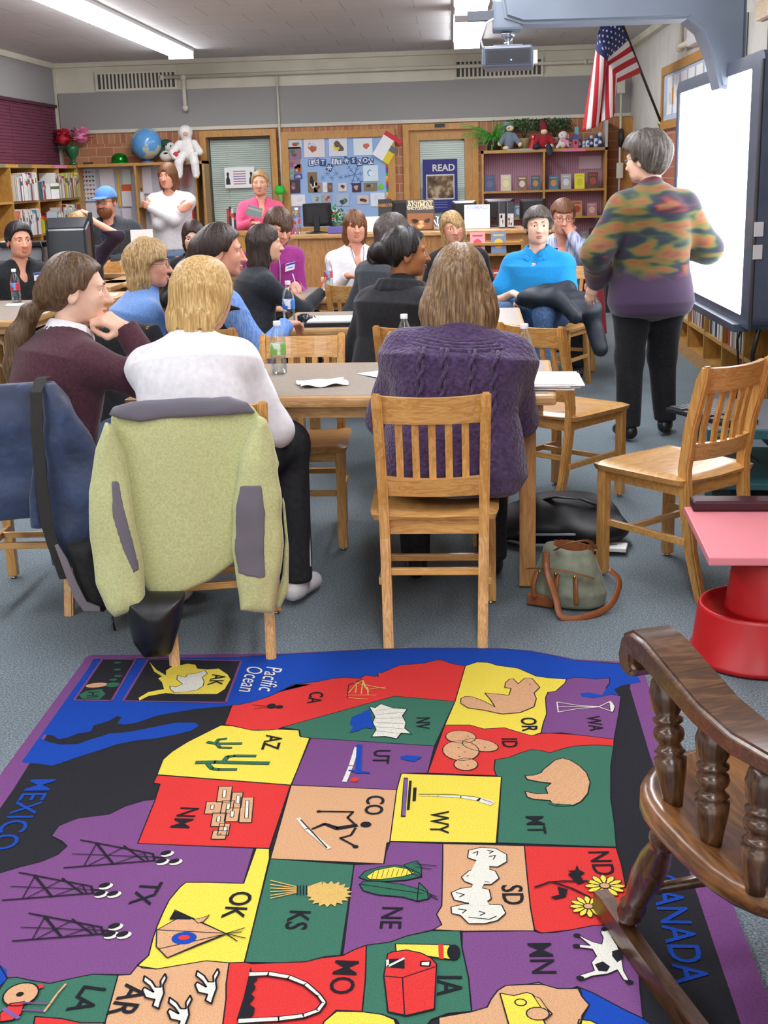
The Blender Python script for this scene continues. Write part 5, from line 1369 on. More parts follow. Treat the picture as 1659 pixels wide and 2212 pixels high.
# slab
OUT = pts_of('P 178,1432 184,1421 196,1415 500,1413 600,1412 798,1402 900,1399 995,1399 1080,1400 1144,1405 1200,1415 1242,1424 1356,1430 1385,1438') + [(.566, 3.52), (.565, 1.3), (.50, 1.22), (-1.13, 1.22), (-1.205, 1.3), (-1.205, 2.8)]
rug.prism(OUT, 0, RZ0 + .0001, 0)
INN = pts_of('P 203,1424 500,1420 600,1414 798,1403 900,1400 995,1400 1080,1401 1144,1406 1200,1417 1242,1426 1350,1434 1368,1442') + [(.508, 3.42), (.500, 3.0), (.498, 1.36), (-1.14, 1.36), (-1.142, 2.8)]
lay(INN, 'black', L0)
def region(spec, col, z=L2, out=.0035):
 P = pts_of(spec); lay(P, col, z)
 if out: stroke(P, out, 'ink', L3, True)
region('P 204,1426 500,1421 600,1415 798,1404 900,1401 995,1401 1080,1402 1144,1407 1200,1418 1242,1427 1350,1436 1366,1443 1385,1474 B 1500,205 1470,222 1490,250 1400,260 1200,300 800,260 300,300 0,320 A 1400,400 1190,342 1000,360 880,380 800,395 700,430 640,440 600,435 622,402 600,395 560,420 480,445 465,475 400,485 350,505 300,515 270,495 225,490 210,510 250,530 310,542 400,540 450,520 520,500 560,485 640,480 700,470 800,450 900,430 1000,430 1018,445 980,470 900,490 800,510 700,520 600,540 480,580 400,605 300,640 265,650 240,645 130,635 110,632', 'blue', L1, 0)
region('P -150,2060 0,2085 14,2095 16,2115 0,2130 -200,2240', 'blue', L3, 0)
CA = 'B 820,120 760,110 720,95 690,95 640,108 600,112 540,115 500,130 460,148 435,152 440,165 425,166 380,160 360,175 300,170 240,175 170,190 80,200 0,235 A 1590,235 1500,235 1450,265 1370,300 1290,325 1220,340 1190,338 1150,440 1190,446 1290,470 1360,472 1420,465 B 20,388 510,252 775,275'
region(CA, 'red')
region('B 820,120 870,103 920,105 960,118 1050,130 1130,165 1180,172 1262,178 1255,195 1215,230 1180,235 1170,260 1175,330 1160,370 1150,415 1110,425 1040,405 990,390 900,395 840,378 730,378 775,275', 'yellow')
region('B 1262,178 1300,170 1340,172 1390,178 1450,172 1450,195 1435,215 1440,240 1500,252 1490,330 1470,440 1300,420 1240,412 1150,415 1160,370 1175,330 1170,260 1180,235 1215,230 1255,195', 'purple')
region('B 1320,240 1360,236 1415,248 1440,215 1458,222 1452,247 1380,262 1330,254', 'blue', L4, 0)
region('B 1150,412 1300,420 1470,440 1468,470 1390,465 1300,470 1250,480 1190,500 1150,490 1110,485 1060,500 1010,520 950,530 945,570 955,600 655,588 730,378 840,378 900,395 990,390 1040,405 1110,425', 'red')
region('B 1468,470 1455,560 1455,700 1470,800 1480,912 960,893 978,605 955,600 945,570 950,530 1010,520 1060,500 1110,485 1150,490 1190,500 1250,480 1300,470 1390,465', 'green')
region('B 510,252 775,275 685,470 140,435 100,430 95,400 20,388', 'green')
region('B 140,435 685,470 655,588 540,590 520,662 60,640', 'purple')
region('A 1130,445 1190,448 1290,470 1420,465 1530,470 1535,500 1590,512 1490,750 805,697 835,620 880,580 960,530 1060,480', 'yellow')
region('B 540,590 978,605 955,895 490,887 520,662', 'yellow')
region('P 629,1697 857,1707 842,1820 836,1822 829,1867 584,1856', 'peach')
region('A 805,700 1487,752 1380,1075 705,1050 795,825 820,745 785,740', 'red')
region('C 1240,120 1305,122 1305,170 1185,672 1110,675 1000,665 850,690 760,705 690,700 665,685 720,640 740,560 760,500 790,430 820,370 870,310 900,285 1000,285 1180,290', 'yellow')
region('A 795,825 705,1050 1300,1075 C 1180,290 1000,285 900,285 870,310 820,370 790,430 760,500 740,560 720,640 665,690 630,732 450,730 350,750 240,775 150,760 80,745 35,748 0,690 P -60,2040 -60,1960 C 0,240 100,210 200,185 280,150 325,110 300,85 250,60 A 300,960 400,920 560,900 640,860 740,830', 'purple')
region('C 35,750 80,745 150,760 240,775 350,750 450,730 572,735 510,960 500,1100 300,1100 -100,1000 0,800', 'green')
region('C 165,965 170,935 300,945 390,965 505,965 480,1200 150,1200', 'red')
region('C 572,735 630,732 665,690 760,705 850,690 1000,665 1110,675 1095,780 1095,850 1080,968 1075,1100 500,1100 510,960', 'peach')
region('C 1110,675 1185,672 1220,680 1340,675 1480,670 1560,650 D 0,650 90,640 150,610 205,590 200,760 185,910 60,905 0,960 -50,1100 C 1075,1100 1080,968 1095,850 1095,780', 'red')
region('D 205,590 320,575 400,545 520,520 660,520 668,600 700,750 715,910 600,920 520,950 480,1000 380,1000 350,950 280,925 185,912 200,760', 'green')
region('D 0,960 60,910 185,912 280,925 340,950 360,1000 370,1150 -60,1150 -20,1000', 'yellow')
region('P 584,1856 765,1869 736,2065 700,2068 660,2079 598,2081 528,2080', 'green')
region('D 320,88 575,98 575,180 570,400 545,440 570,490 530,515 400,545 320,575 205,590 150,610 90,640 145,200 290,195 300,140', 'purple')
region('D 575,98 970,108 985,270 1000,410 1020,520 850,520 680,522 530,515 570,490 545,440 570,400 575,180', 'peach')
region('D 970,108 1415,118 1440,200 1460,300 1505,450 1515,480 1380,490 1300,495 1200,515 1110,530 1050,530 1020,515 1000,410 985,270', 'red')
region('D 668,525 1010,520 1050,532 1200,515 1300,495 1390,490 1515,485 1520,620 1530,800 1545,945 1450,900 1300,820 1225,790 1200,800 1130,800 1060,780 980,780 880,785 840,810 810,850 790,890 715,912 700,750 668,600', 'purple')
region('D 840,810 880,785 980,780 1040,770 1060,780 1130,800 1200,800 1240,800 1250,840 1285,880 1250,930 1240,1000 1200,1100 560,1100 555,940 715,912 790,890 810,850', 'peach')
region('D 1225,790 1300,820 1450,900 1545,945 1620,1000 1700,1150 1200,1150 1240,968 1285,880 1250,840', 'blue')
region('D 1235,950 1290,955 1340,980 1330,1100 1200,1100', 'yellow')
# inset boxes
for b in ('A 525,105 695,108 572,318 380,315', 'A 760,105 1235,115 1155,328 630,320'):
 P = pts_of(b); lay(P, 'black', L2); stroke(P, .0065, 'border', L3, True)
def icon(spec, col, out=.003, z=L4):
 P = pts_of(spec); lay(P, col, z)
 if out: stroke(P, out, 'ink', z + .0002, True)
def line(spec, w=.004, col='ink', z=L4 + .0003): stroke(pts_of(spec), w, col, z)
icon('A 765,120 800,160 850,190 850,165 880,145 960,130 1000,135 1010,155 1060,160 1120,155 1165,185 1180,210 1150,260 1110,285 1040,285 900,285 850,280 760,295 715,318 710,305 760,275 840,260 830,225 810,205 830,195 790,170', 'yellow', 0, L3)
icon('A 870,245 900,250 935,235 905,210 910,190 950,200 960,185 1000,180 1050,165 1062,180 1035,200 1045,220 1040,245 1010,265 950,275 890,278 872,260', 'white')
disc(pts_of('A 495,240')[0], .055, .03, 'peach', L4, .2); disc(pts_of('A 578,238')[0], .035, .03, 'dgreen', L4)
for q in ('600,125', '600,160', '604,193', '580,212'): disc(pts_of('A ' + q)[0], .02, .013, 'dgreen', L4)
icon('A 405,290 440,270 520,260 540,285 510,312 420,308', 'dgreen', 0, L3)
# cacti
for sp, w in (('A 1005,636 1100,634 1375,640', .014), ('A 1140,636 1165,606 1200,602 1308,603', .010), ('A 1065,645 1085,668 1120,672 1210,672', .010), ('A 1062,532 1110,540 1236,539', .010), ('A 1105,535 1120,518 1160,514', .007), ('A 1110,542 1125,560 1185,562', .007)):
 P = pts_of(sp); stroke(P, (w * .55 + .0016) / .42, 'ink', L4)
 stroke(P, w, 'dgreen', L4 + .0003)
# pueblo
for x0, y0, x1, y1 in ((1120, 760, 1190, 840), (1190, 790, 1245, 870), (1235, 815, 1300, 945), (1058, 838, 1140, 900), (1140, 832, 1200, 900), (1090, 895, 1160, 965), (1160, 870, 1230, 940), (1125, 950, 1180, 1010), (1092, 985, 1165, 1030)):
 icon(f'A {x0},{y0} {x1},{y0} {x1 - 12},{y1} {x0 - 12},{y1}', 'peach')
 icon(f'A {x0 + 22},{y0 + 18} {x0 + 40},{y0 + 18} {x0 + 36},{y1 - 22} {x0 + 18},{y1 - 22}', 'white', .002, L5 + .0002)
# skier
line('B 90,788 125,835 225,920', .009, 'white'); line('B 100,795 215,918', .004, 'ink', L5 + .0003)
P = pts_of('B 150,835 205,812 260,832 345,818'); stroke(P, [.007, .012, .018, .016], 'ink', L4); disc(pts_of('B 385,815')[0], .022, .022, 'ink', L4)
line('B 345,822 305,785 330,760 180,758', .007); line('B 340,830 320,862 272,875 342,912', .007); disc(pts_of('B 180,758')[0], .01, .01, 'ink', L4); disc(pts_of('B 340,912')[0], .012, .012, 'ink', L4)
# geyser
line('B 560,612 548,780', .013); line('B 560,616 550,776', .007, 'lav', L5 + .0003); line('B 580,625 570,750', .008); line('B 600,655 596,712', .010)
stroke(pts_of('B 615,688 700,690 800,694 880,705 935,722'), [.004, .005, .009, .016, .022], 'white', L4); line('B 615,683 760,684 860,694 938,720', .0025)
# bison, beaver, potatoes
icon('B 1080,602 1120,600 1150,590 1160,575 1180,560 1210,535 1245,525 1280,535 1320,560 1350,590 1365,630 1355,680 1325,715 1290,732 1260,728 1200,725 1190,710 1120,705 1090,695 1080,670 1130,682 1180,680 1170,655 1195,635 1140,628 1090,618', 'peach', .0035)
line('B 1185,720 1220,732 1280,730', .007, 'dgreen')
icon('B 800,265 820,255 850,257 900,275 950,302 930,270 905,240 960,245 1010,250 1020,220 992,216 995,195 1012,180 1030,178 1050,200 1080,175 1110,175 1145,215 1120,240 1130,265 1120,300 1060,325 980,332 900,315 830,305 800,285', 'peach', .0035)
disc(pts_of('B 1102,203')[0], .004, .004, 'ink', L5)
for c, rx, ry, ro in (('885,468', .075, .05, -.5), ('800,432', .062, .055, -.5), ('800,492', .07, .085, .2), ('822,552', .045, .05, 0)): disc(pts_of('B ' + c)[0], rx * 1.15, ry * 1.15, 'peach', L4 + .0001 * rx, ro, 18, .003)
for c in ('790,480', '820,500', '795,520', '860,450', '905,480', '830,430', '830,560'): disc(pts_of('B ' + c)[0], .004, .003, 'ink', L5 + .0003)
# needle tower
for sp in ('1220,280 1320,296 1405,300 1455,276', '1226,324 1320,308 1405,302 1462,322', '1220,280 1226,324', '1225,300 1400,301'): line('B ' + sp, .003, 'white')
icon('B 1448,278 1462,280 1474,300 1466,322 1454,322', 'white', .002)
# fan tent
icon('B 400,300 425,306 450,288 500,305 565,312 545,340 560,370 555,395 585,420 540,415 520,440 470,430 410,432 430,400 415,370 425,345', 'white'); icon('B 315,375 325,345 360,330 400,310 412,350 420,398 380,392 350,405 312,415 330,390', 'blue', 0)
for y in (318, 335, 352, 370, 388, 405): line(f'B 425,{y} 550,{y + (y - 360) * .35:.0f}', .0016)
# bridge, camera
for sp in ('310,240 345,200 372,185 380,215 400,235', '372,185 390,225 470,215', '300,250 430,250', '330,195 470,222', '340,240 345,205', '365,245 372,190', '395,250 392,215', '310,262 395,268'): line('B ' + sp, .003, 'tan')
line('B 372,178 310,205 303,262', .003); disc(pts_of('A 1390,348')[0], .022, .028, 'ink', L4); disc(pts_of('A 1430,352')[0], .02, .018, 'ink', L4); line('A 1375,350 1290,342', .003); line('A 1375,352 1300,362', .003)
# rocket and lake
line('B 345,480 320,560 292,628', .011, 'white'); line('B 357,468 352,590', .014, 'blue', L5); line('B 312,580 400,590', .008, 'blue', L5); disc(pts_of('B 335,620')[0], .018, .02, 'red', L5); icon('B 535,520 560,512 600,516 632,520 610,532 600,542 565,535 540,530', 'blue', 0)
# derricks
for dx, dy in ((0, 0), (-298, 158), (-250, 356)):
 f = lambda s_: 'C ' + ' '.join('%g,%g' % (float(a.split(',')[0]) + dx, float(a.split(',')[1]) + dy) for a in s_.split())
 for sp, w in (('390,82 745,150', .005), ('310,217 750,182', .005), ('350,150 745,165', .003), ('465,95 550,200', .007), ('470,95 405,212', .003), ('550,200 700,145', .003), ('430,205 610,112', .003), ('600,110 700,185', .005), ('740,148 750,184', .006), ('700,150 720,185', .004), ('750,165 800,170', .006)): line(f(sp), w)
 for q in ('812,150', '790,190', '852,190'):
  disc(pts_of(f(q))[0], .026, .019, 'white', L4, .6); disc((pts_of(f(q))[0][0] - .005, pts_of(f(q))[0][1] + .004), .022, .015, 'ink', L5, .6)
# teepee
icon('C 760,520 850,470 905,455 1095,538 960,590 810,655 757,600', 'peach'); icon('C 845,425 940,462 920,470 820,468', 'ink', 0); line('C 845,422 1100,540', .003)
for sp in ('765,520 1095,537', '770,612 1095,540', '810,655 1095,540', '1095,538 1185,510', '1095,538 1190,560', '1095,538 1150,575', '1095,538 1170,530'): line('C ' + sp, .003)
icon('C 940,470 985,460 1015,448 985,480 960,488', 'peach', .002, L5); disc(pts_of('C 892,560')[0], .043, .036, 'blue', L5); disc(pts_of('C 892,558')[0], .02, .014, 'red', L5 + .0003)
# wheat
c = pts_of('C 1595,345')[0]; P = []
for i in range(36): t = 2 * PI * i / 36; r = .050 if i % 2 else .038; P.append((c[0] + r * math.cos(t), c[1] + r * math.sin(t)))
lay(P, 'tan', L4); icon('C 1490,310 1560,285 1560,400 1490,350', 'tan', 0)
for dy in (-45, -25, -8, 10, 28, 42): line(f'C 1310,{325 + dy} 1440,{325 + dy * .3:.0f}', .003, 'tan')
for x in (1440, 1455, 1470, 1485): line(f'C {x},305 {x},352', .003)
# corn
def dell(c, rx, ry, col, rot, z=L4, out=.003): disc(pts_of('D ' + c)[0], rx, ry, col, z, rot, 20, out)
icon('D 170,265 200,235 270,215 350,205 400,215 460,245 470,262 400,278 300,285 210,280', 'dgreen'); icon('D 205,262 250,232 340,215 400,225 440,245 380,262 280,275 220,275', 'yellow', .002, L5)
for x in range(230, 430, 24): line(f'D {x},{275 - (x - 230) * .12:.0f} {x + 12},{232 - (x - 230) * .05:.0f}', .0014, 'ink', L5 + .0003)
icon('D 172,300 190,285 260,285 380,300 470,325 520,350 505,370 450,380 380,360 260,350 190,330', 'dgreen'); icon('D 385,205 450,185 470,215 472,265 430,250', 'dgreen'); icon('D 460,290 500,330 505,370 450,382', 'dgreen')
for sp in ('440,200 545,210', '440,215 520,225', '500,340 545,360', '505,350 550,375', '180,300 480,345'): line('D ' + sp, .0028)
# four stone faces, kept as plain pale boulders with scribbles
for sp in ('700,135 760,120 830,125 885,155 885,190 840,215 770,210 740,185 695,170', '665,265 700,235 760,215 830,235 848,270 810,300 720,300 680,285', '615,340 660,320 730,310 800,325 810,370 770,395 690,390 630,375', '615,410 680,395 780,395 860,400 880,440 840,475 780,490 700,490 660,450 618,440'):
 icon('D ' + sp, 'white')
icon('D 740,180 800,200 800,240 760,330 800,400 700,405 720,300 690,280', 'white', 0, L4 + .0004)
for sp in ('720,150 745,140 740,160', '790,135 820,140 800,150', '800,165 830,160 820,180', '690,260 720,255 700,275', '750,240 790,250 760,262', '770,285 800,290', '640,340 680,350 655,362', '720,340 740,360 760,340', '650,420 690,425 670,440', '750,430 780,440 755,452', '700,460 800,470 835,455'): line('D ' + sp, .003)
# flowers
for c, r in (('1360,308', .044), ('1280,408', .040)):
 o = pts_of('D ' + c)[0]
 for k in range(12):
  t = 2 * PI * k / 12; disc((o[0] + r * .62 * math.cos(t), o[1] + r * .62 * math.sin(t)), r * .62, r * .27, 'yellow', L4 + .00004 * k, t, 10, .002)
 disc(o, r * .42, r * .40, 'peach', L5 + .0004, 0, 12, .002)
line('D 1020,315 1090,290 1160,285 1285,285', .006); line('D 1110,290 1200,320 1290,365', .006); icon('D 1180,250 1200,245 1180,235 1215,232 1225,205 1235,230 1265,245 1240,255 1260,290 1230,300 1200,270', 'ink', 0); icon('D 1130,310 1180,325 1170,360 1120,372 1095,362 1140,350', 'ink', 0)
# cow
icon('D 1225,545 1300,580 1345,592 1352,560 1340,535 1345,515 1372,508 1390,530 1395,560 1420,600 1440,660 1450,720 1480,775 1450,762 1420,715 1375,735 1300,745 1240,768 1240,742 1310,720 1295,680 1320,650 1300,615 1222,605 1225,592 1290,598', 'white', .002)
icon('D 1395,625 1440,615 1450,660 1420,680 1395,650', 'ink', 0, L5); icon('D 1310,690 1350,675 1385,700 1370,725 1330,722', 'ink', 0, L5); disc(pts_of('D 1355,520')[0], .01, .012, 'ink', L5)
for q in ('1225,548', '1222,600', '1240,755', '1478,775'): disc(pts_of('D ' + q)[0], .013, .01, 'ink', L5)
# barn and silo
icon('D 345,590 610,595 612,665 350,628', 'yellow'); icon('D 553,593 578,594 580,664 556,662', 'red', 0, L5); disc(pts_of('D 628,630')[0], .022, .042, 'ink', L4)
icon('D 330,630 400,620 470,635 520,660 545,690 535,905 400,938 310,920 290,745 308,640', 'red', .0035, L5); line('D 295,748 380,755 545,700', .003, 'ink', L5 + .0004); line('D 380,755 390,935', .003, 'ink', L5 + .0004)
icon('D 305,665 390,662 390,712 305,705', 'ink', 0, L5 + .0005); line('D 308,670 308,702 388,662', .005, 'white', L5 + .0008); icon('D 470,678 515,676 512,700 468,698', 'white', .004, L5 + .0005)
# arch and skyline
icon('C 1215,700 1225,745 1250,760 1225,780 1240,800 1215,830 1235,850 1205,880 1235,900 1230,930 1190,962 1145,962 1180,850', 'ink', 0)
stroke(pts_of('C 1212,738 1300,735 1400,752 1480,785 1545,840 1570,875 1540,915 1470,940 1350,955 1160,965'), [.019, .018, .017, .016, .014, .014, .015, .017, .018, .019], 'ink', L5)
stroke(pts_of('C 1212,738 1300,735 1400,752 1480,785 1545,840 1570,875 1540,915 1470,940 1350,955 1160,965'), [.010, .009, .008, .007, .005, .005, .006, .008, .009, .010], 'white', L5 + .0003)
# geese
for dx, dy in ((0, 0), (122, 105), (255, -25)):
 f = lambda s_: 'C ' + ' '.join('%g,%g' % (float(a.split(',')[0]) + dx, float(a.split(',')[1]) + dy) for a in s_.split())
 icon(f('700,745 735,770 755,800 780,800 778,770 800,735 808,755 790,790 795,830 780,870 770,905 740,890 750,860 705,850 690,815 700,800 745,825 725,795 695,770'), 'white', .0045)
# tractor, cheese
disc(pts_of('C 102,835')[0], .055, .058, 'peach', L4, 0, 18, .004); disc(pts_of('C 98,835')[0], .012, .012, 'ink', L5); icon('C 0,930 50,880 120,870 105,930 60,960 0,968', 'red'); icon('C 175,790 205,785 215,800 190,808', 'red', 0)
line('C 110,875 230,880', .004, 'purple'); line('C 110,910 220,915', .004, 'purple'); line('C 215,920 245,880 280,830 320,785', .004, 'peach'); line('C 20,905 90,950', .008, 'lav')
icon('D 852,830 920,842 980,826 1008,835 1105,930 1060,955 1080,1000 900,1000', 'yellow'); line('D 1008,835 1040,880 1105,930', .003); disc(pts_of('D 952,875')[0], .018, .016, 'yellow', L5, 0, 12, .003); disc(pts_of('D 1035,930')[0], .035, .03, 'peach', L5, 0, 14, .003)
icon('D 1015,845 1045,855 1090,920 1050,900', 'tan', .002, L5)
# lettering, read from the west side: capital letters point north
def word(s_, p0, p1, size, col, z=L5, bold=0, shear=0.0):
 a, b = (Vector((*pts_of('P %g,%g' % p)[0], 0)) for p in (p0, p1)); d = (b - a).normalized(); up = Vector((-d.y, d.x, 0))
 v, f = text_mesh(s_, 1.0, bold, 0, 'CENTER', shear); M = Matrix.Translation(Vector(((a.x + b.x) / 2, (a.y + b.y) / 2, z))) @ frame_M((0, 0, 0), d, up) @ Matrix.Scale(size * .8, 4)
 rug.add([(x_, y_, lift() + .0006) for x_, y_, z_ in v], f, RK.index(col), M)
for s_, x, y, sz in (('CA', 680, 1508, .075), ('NV', 912, 1563, .07), ('OR', 1141, 1566, .078), ('WA', 1283, 1564, .07), ('ID', 1099, 1606, .075), ('AZ', 586, 1605, .085), ('UT', 822, 1636, .078), ('MT', 1155, 1783, .078), ('CO', 807, 1741, .08), ('WY', 947, 1778, .08), ('NM', 397, 1768, .085), ('TX', 313, 1931, .085), ('OK', 511, 1956, .085), ('KS', 641, 1989, .08), ('NE', 843, 1984, .08), ('SD', 1105, 1935, .08), ('ND', 1297, 1866, .085), ('MN', 1167, 2072, .085), ('IA', 968, 2130, .085), ('MO', 740, 2112, .085), ('AR', 275, 2163, .09), ('LA', 185, 2159, .085), ('AK', 467, 1470, .08)):
 k = (x - 975) / 1106.0; word(s_, (x - 10 * k, y - 10), (x + 10 * k, y + 10), sz, 'ink', L5 + .0006, .005 if set(s_) & set('MNW') else .012)
word('HI', (200, 1498), (198, 1506), .06, 'ink', L5, .01); word('MEXICO', (88, 1690), (0, 1830), .118, 'blue', L3, .004); word('CANADA', (1432, 1908), (1487, 2100), .112, 'blue', L3, .01)
word('Pacific', (596, 1428), (570, 1506), .095, 'white', L3, 0, .35); word('Ocean', (553, 1434), (530, 1500), .095, 'white', L3, 0, .35)
rg_ = rug.build('map_rug', RM)
tag(rg_, 'large bright carpet map of the states with pictures and letters, lying before the tables', 'rug')
# ============================================================ FOREGROUND THINGS
def poly_sd(x, y, P):
 P = np.array(P, np.float32); n = len(P); d = np.full(np.broadcast(x, y).shape, 1e9, np.float32); s_ = np.ones_like(d)
 for i in range(n):
  a, b = P[i], P[i - 1]; ex, ey = b[0] - a[0], b[1] - a[1]; wx, wy = x - a[0], y - a[1]
  t = np.clip((wx * ex + wy * ey) / (ex * ex + ey * ey + 1e-12), 0, 1); d = np.minimum(d, (wx - ex * t) ** 2 + (wy - ey * t) ** 2)
  c1 = y >= a[1]; c2 = y < b[1]; c3 = ex * wy > ey * wx
  s_ = np.where((c1 & c2 & c3) | (~c1 & ~c2 & ~c3), -s_, s_)
 return s_ * np.sqrt(d)
def slab(F, poly, t, k=.01, yc=0.0, fold=.0, ff=14, seed=0, puff=0.0, op='add', yf=None):
 """cloth panel in the local XZ plane, half thickness t, bulging by puff in the middle"""
 X, Y, Z = F.grid(); d2 = poly_sd(F.ax[0][:, None], F.ax[2][None, :], poly)
 rg2 = np.random.RandomState(seed); wob = 0; x2, z2 = F.ax[0][:, None], F.ax[2][None, :]
 for i in range(4):
  a = rg2.rand() * 6; v = rg2.normal(size=2) * (1, .45); v = v / np.linalg.norm(v) * ff * (.6 + rg2.rand()); wob = wob + np.sin(v[0] * x2 + v[1] * z2 + a + np.sin(3 * z2 + a))
 y0 = yc + fold * wob / 2 + (yf(x2, z2) if yf else 0)
 tt = t + puff * np.sqrt(np.clip(-d2 / .09, 0, 1))
 dy = np.abs(Y - y0[:, None, :]) - tt[:, None, :]
 d = smax(np.broadcast_to(d2[:, None, :] + t * .5, dy.shape), dy, max(t * 1.4, .006)).astype(np.float32)
 s_ = (slice(None),) * 3; F.put(s_, d, k, op); return F
def jacket_field(lo, hi, vox=.006): return Field(lo, hi, vox)
FLEECE = noisy('lime_fleece', [(0.3, 'b1b580'), (0.7, 'c8cb95')], 150, 3, rough=.95, bump=.5, sheen=.35, dist=.002)
GREYN = flat('grey_nylon', '6a6873', .55)
def local_px(px, py, cx=400, sc=705): return ((px - cx) / sc, .865 - (py - 865) / 690)
jk = thing('fleece_jacket', 'lime green fleece jacket with grey yoke and elbow patches, draped over a chair back', 'jacket', (-.822, 3.63, 0), math.radians(10))
def LP(s_): return [local_px(*(float(q) for q in w.split(','))) for w in s_.split()]
bodyP = LP('250,882 300,872 400,870 500,870 552,880 586,930 604,1010 575,1120 520,1210 440,1262 340,1296 300,1290 262,1200 240,1080 236,960')
F = jacket_field((-.36, -.16, .12), (.36, .14, .94)); slab(F, bodyP, .012, fold=.014, ff=12, seed=4, puff=.012, yc=-.02)
F.mesh('back_panel', [FLEECE], jk)
# the part over the rail and down the seat side
F = jacket_field((-.36, -.12, .5), (.36, .16, .95)); slab(F, LP('246,900 300,872 500,872 562,900 600,1000 604,1090 560,1110 260,1100'), .012, yc=.055, fold=.01, seed=5, puff=.01); F.mesh('lining', [GREYN], jk)
def sleeve(P, yc, seed, nm='sleeve'):
 F = jacket_field((-.36, -.16, .12), (.36, .14, .94)); slab(F, P, .018, fold=.010, ff=14, seed=seed, puff=.030, yc=yc); F.folds(.004, 40, seed=seed); return F.mesh(nm, [FLEECE], jk)
sl1 = sleeve(LP('243,885 262,905 282,960 292,1080 300,1180 301,1292 270,1305 226,1320 205,1295 188,1240 184,1140 190,1040 212,950'), -.065, 11)
sl2 = sleeve(LP('556,888 582,905 598,960 606,1060 606,1180 590,1270 572,1337 530,1334 491,1326 486,1250 480,1180 492,1080 512,980'), -.065, 12)
def patchy(P, yc, nm, mat, seed, t=.006, fold=.010, puff=.030, par=None):
 F = jacket_field((-.36, -.2, .12), (.36, .14, .94), .005); slab(F, P, .018 + t, fold=fold, ff=14, seed=seed, puff=puff, yc=yc); F.folds(.004, 40, seed=seed) if fold == .010 else None
 return F.mesh(nm, [mat], par or jk)
PATCH = flat('grey_patch', '6b6770', .8)
def cutpatch(P, Pin, yc, seed, nm):
 """patch on a sleeve: same swelling as the sleeve, trimmed to its own outline"""
 F = jacket_field((-.36, -.2, .12), (.36, .14, .94), .005); slab(F, P, .0205, fold=.010, ff=14, seed=seed, puff=.030, yc=yc); F.folds(.004, 40, seed=seed)
 d2 = poly_sd(F.ax[0][:, None], F.ax[2][None, :], Pin)[:, None, :]; F.D = np.maximum(F.D, d2).astype(np.float32)
 X, Y, Z = F.grid(); F.D = np.maximum(F.D, (Y - yc - .0)).astype(np.float32); return F.mesh(nm, [PATCH], jk)
cutpatch(LP('243,885 262,905 282,960 292,1080 300,1180 301,1292 270,1305 226,1320 205,1295 188,1240 184,1140 190,1040 212,950'), LP('246,1015 262,1017 268,1070 280,1140 291,1212 276,1214 258,1160 244,1090'), -.065, 11, 'elbow_patch')
cutpatch(LP('556,888 582,905 598,960 606,1060 606,1180 590,1270 572,1337 530,1334 491,1326 486,1250 480,1180 492,1080 512,980'), LP('508,1038 558,1040 563,1100 556,1180 555,1243 520,1240 489,1232 492,1150 500,1090'), -.065, 12, 'elbow_patch')
F = jacket_field((-.36, -.16, .70), (.36, .2, .95), .006); slab(F, LP('242,886 258,866 300,856 400,854 500,856 540,868 560,892 554,902 520,901 420,901 310,906 268,897'), .010, yc=-.052, fold=.003, seed=8, puff=.006)
slab(F, LP('250,880 290,848 510,848 556,880 540,905 270,905'), .05, yc=-.0, puff=.01); F.folds(.003, 60, seed=4); F.mesh('yoke', [GREYN], jk)
F = jacket_field((-.1, -.2, .1), (.42, .18, .6)); slab(F, LP('595,1030 612,1100 616,1200 610,1300 588,1340 568,1338 590,1260 600,1180'), .012, yc=.0, fold=.01, seed=9, puff=.02); F.mesh('front_panel', [FLEECE], jk)
m = MB(); m.tube([Vector((local_px(570, 1200)[0], -.03, local_px(570, 1200)[1])), Vector((local_px(585, 1250)[0], -.035, local_px(585, 1250)[1]))], .003, 0, 5); m.build('zip_pull', [BLACKP], jk); m = MB(); m.tube([Vector((local_px(218, 1320)[0], -.05, local_px(218, 1320)[1])), Vector((local_px(222, 1352)[0], -.05, local_px(222, 1352)[1]))], .004, 0, 5)
m.build('zip_pull', [BLACKP], jk)
# black bag hanging under the jacket
F = Field((-.38, -.12, .0), (.2, .16, .4), .006)
slab(F, [local_px(*q) for q in ((218, 1240), (392, 1250), (378, 1320), (348, 1405), (332, 1420), (262, 1418), (236, 1370))], .045, yc=-.03, puff=.03, fold=.008, seed=3)
bag = F.mesh('tote_bag', [noisy('black_leather', [(0.3, '0e0f10'), (0.7, '1c1d1f')], 25, 3, rough=.38, bump=.3, spec=.5)], None, (-.805, 3.60, -.012), (0, 0, math.radians(10)))
tag(bag, 'black soft bag hanging below the lime green fleece jacket', 'bag')
# navy quilted jacket, messenger bag
def quilt():
 m, nt, b = _mat('navy_quilted'); co = _coord(nt); vo = _n(nt, 'ShaderNodeTexVoronoi'); vo.inputs['Scale'].default_value = 16; nz = _n(nt, 'ShaderNodeTexNoise'); nz.inputs['Scale'].default_value = 9; nz.inputs['Detail'].default_value = 4
 nt.links.new(co, vo.inputs[0]); nt.links.new(co, nz.inputs[0]); nt.links.new(_ramp(nt, nz.outputs['Fac'], [(.3, '1f2a44'), (.7, '34466a')]), b.inputs['Base Color']); b.inputs['Roughness'].default_value = .6; b.inputs['Sheen Weight'].default_value = .3
 _bump(nt, b, nz.outputs['Fac'], .9, .02); return m
QU = quilt()
def l1(px, py): return ((px - 8) / 655, .87 - (py - 815) / 622)
nj = thing('quilted_jacket', 'navy quilted jacket hung over the chair at the left edge', 'jacket', (-1.50, 4.02, 0), math.radians(6))
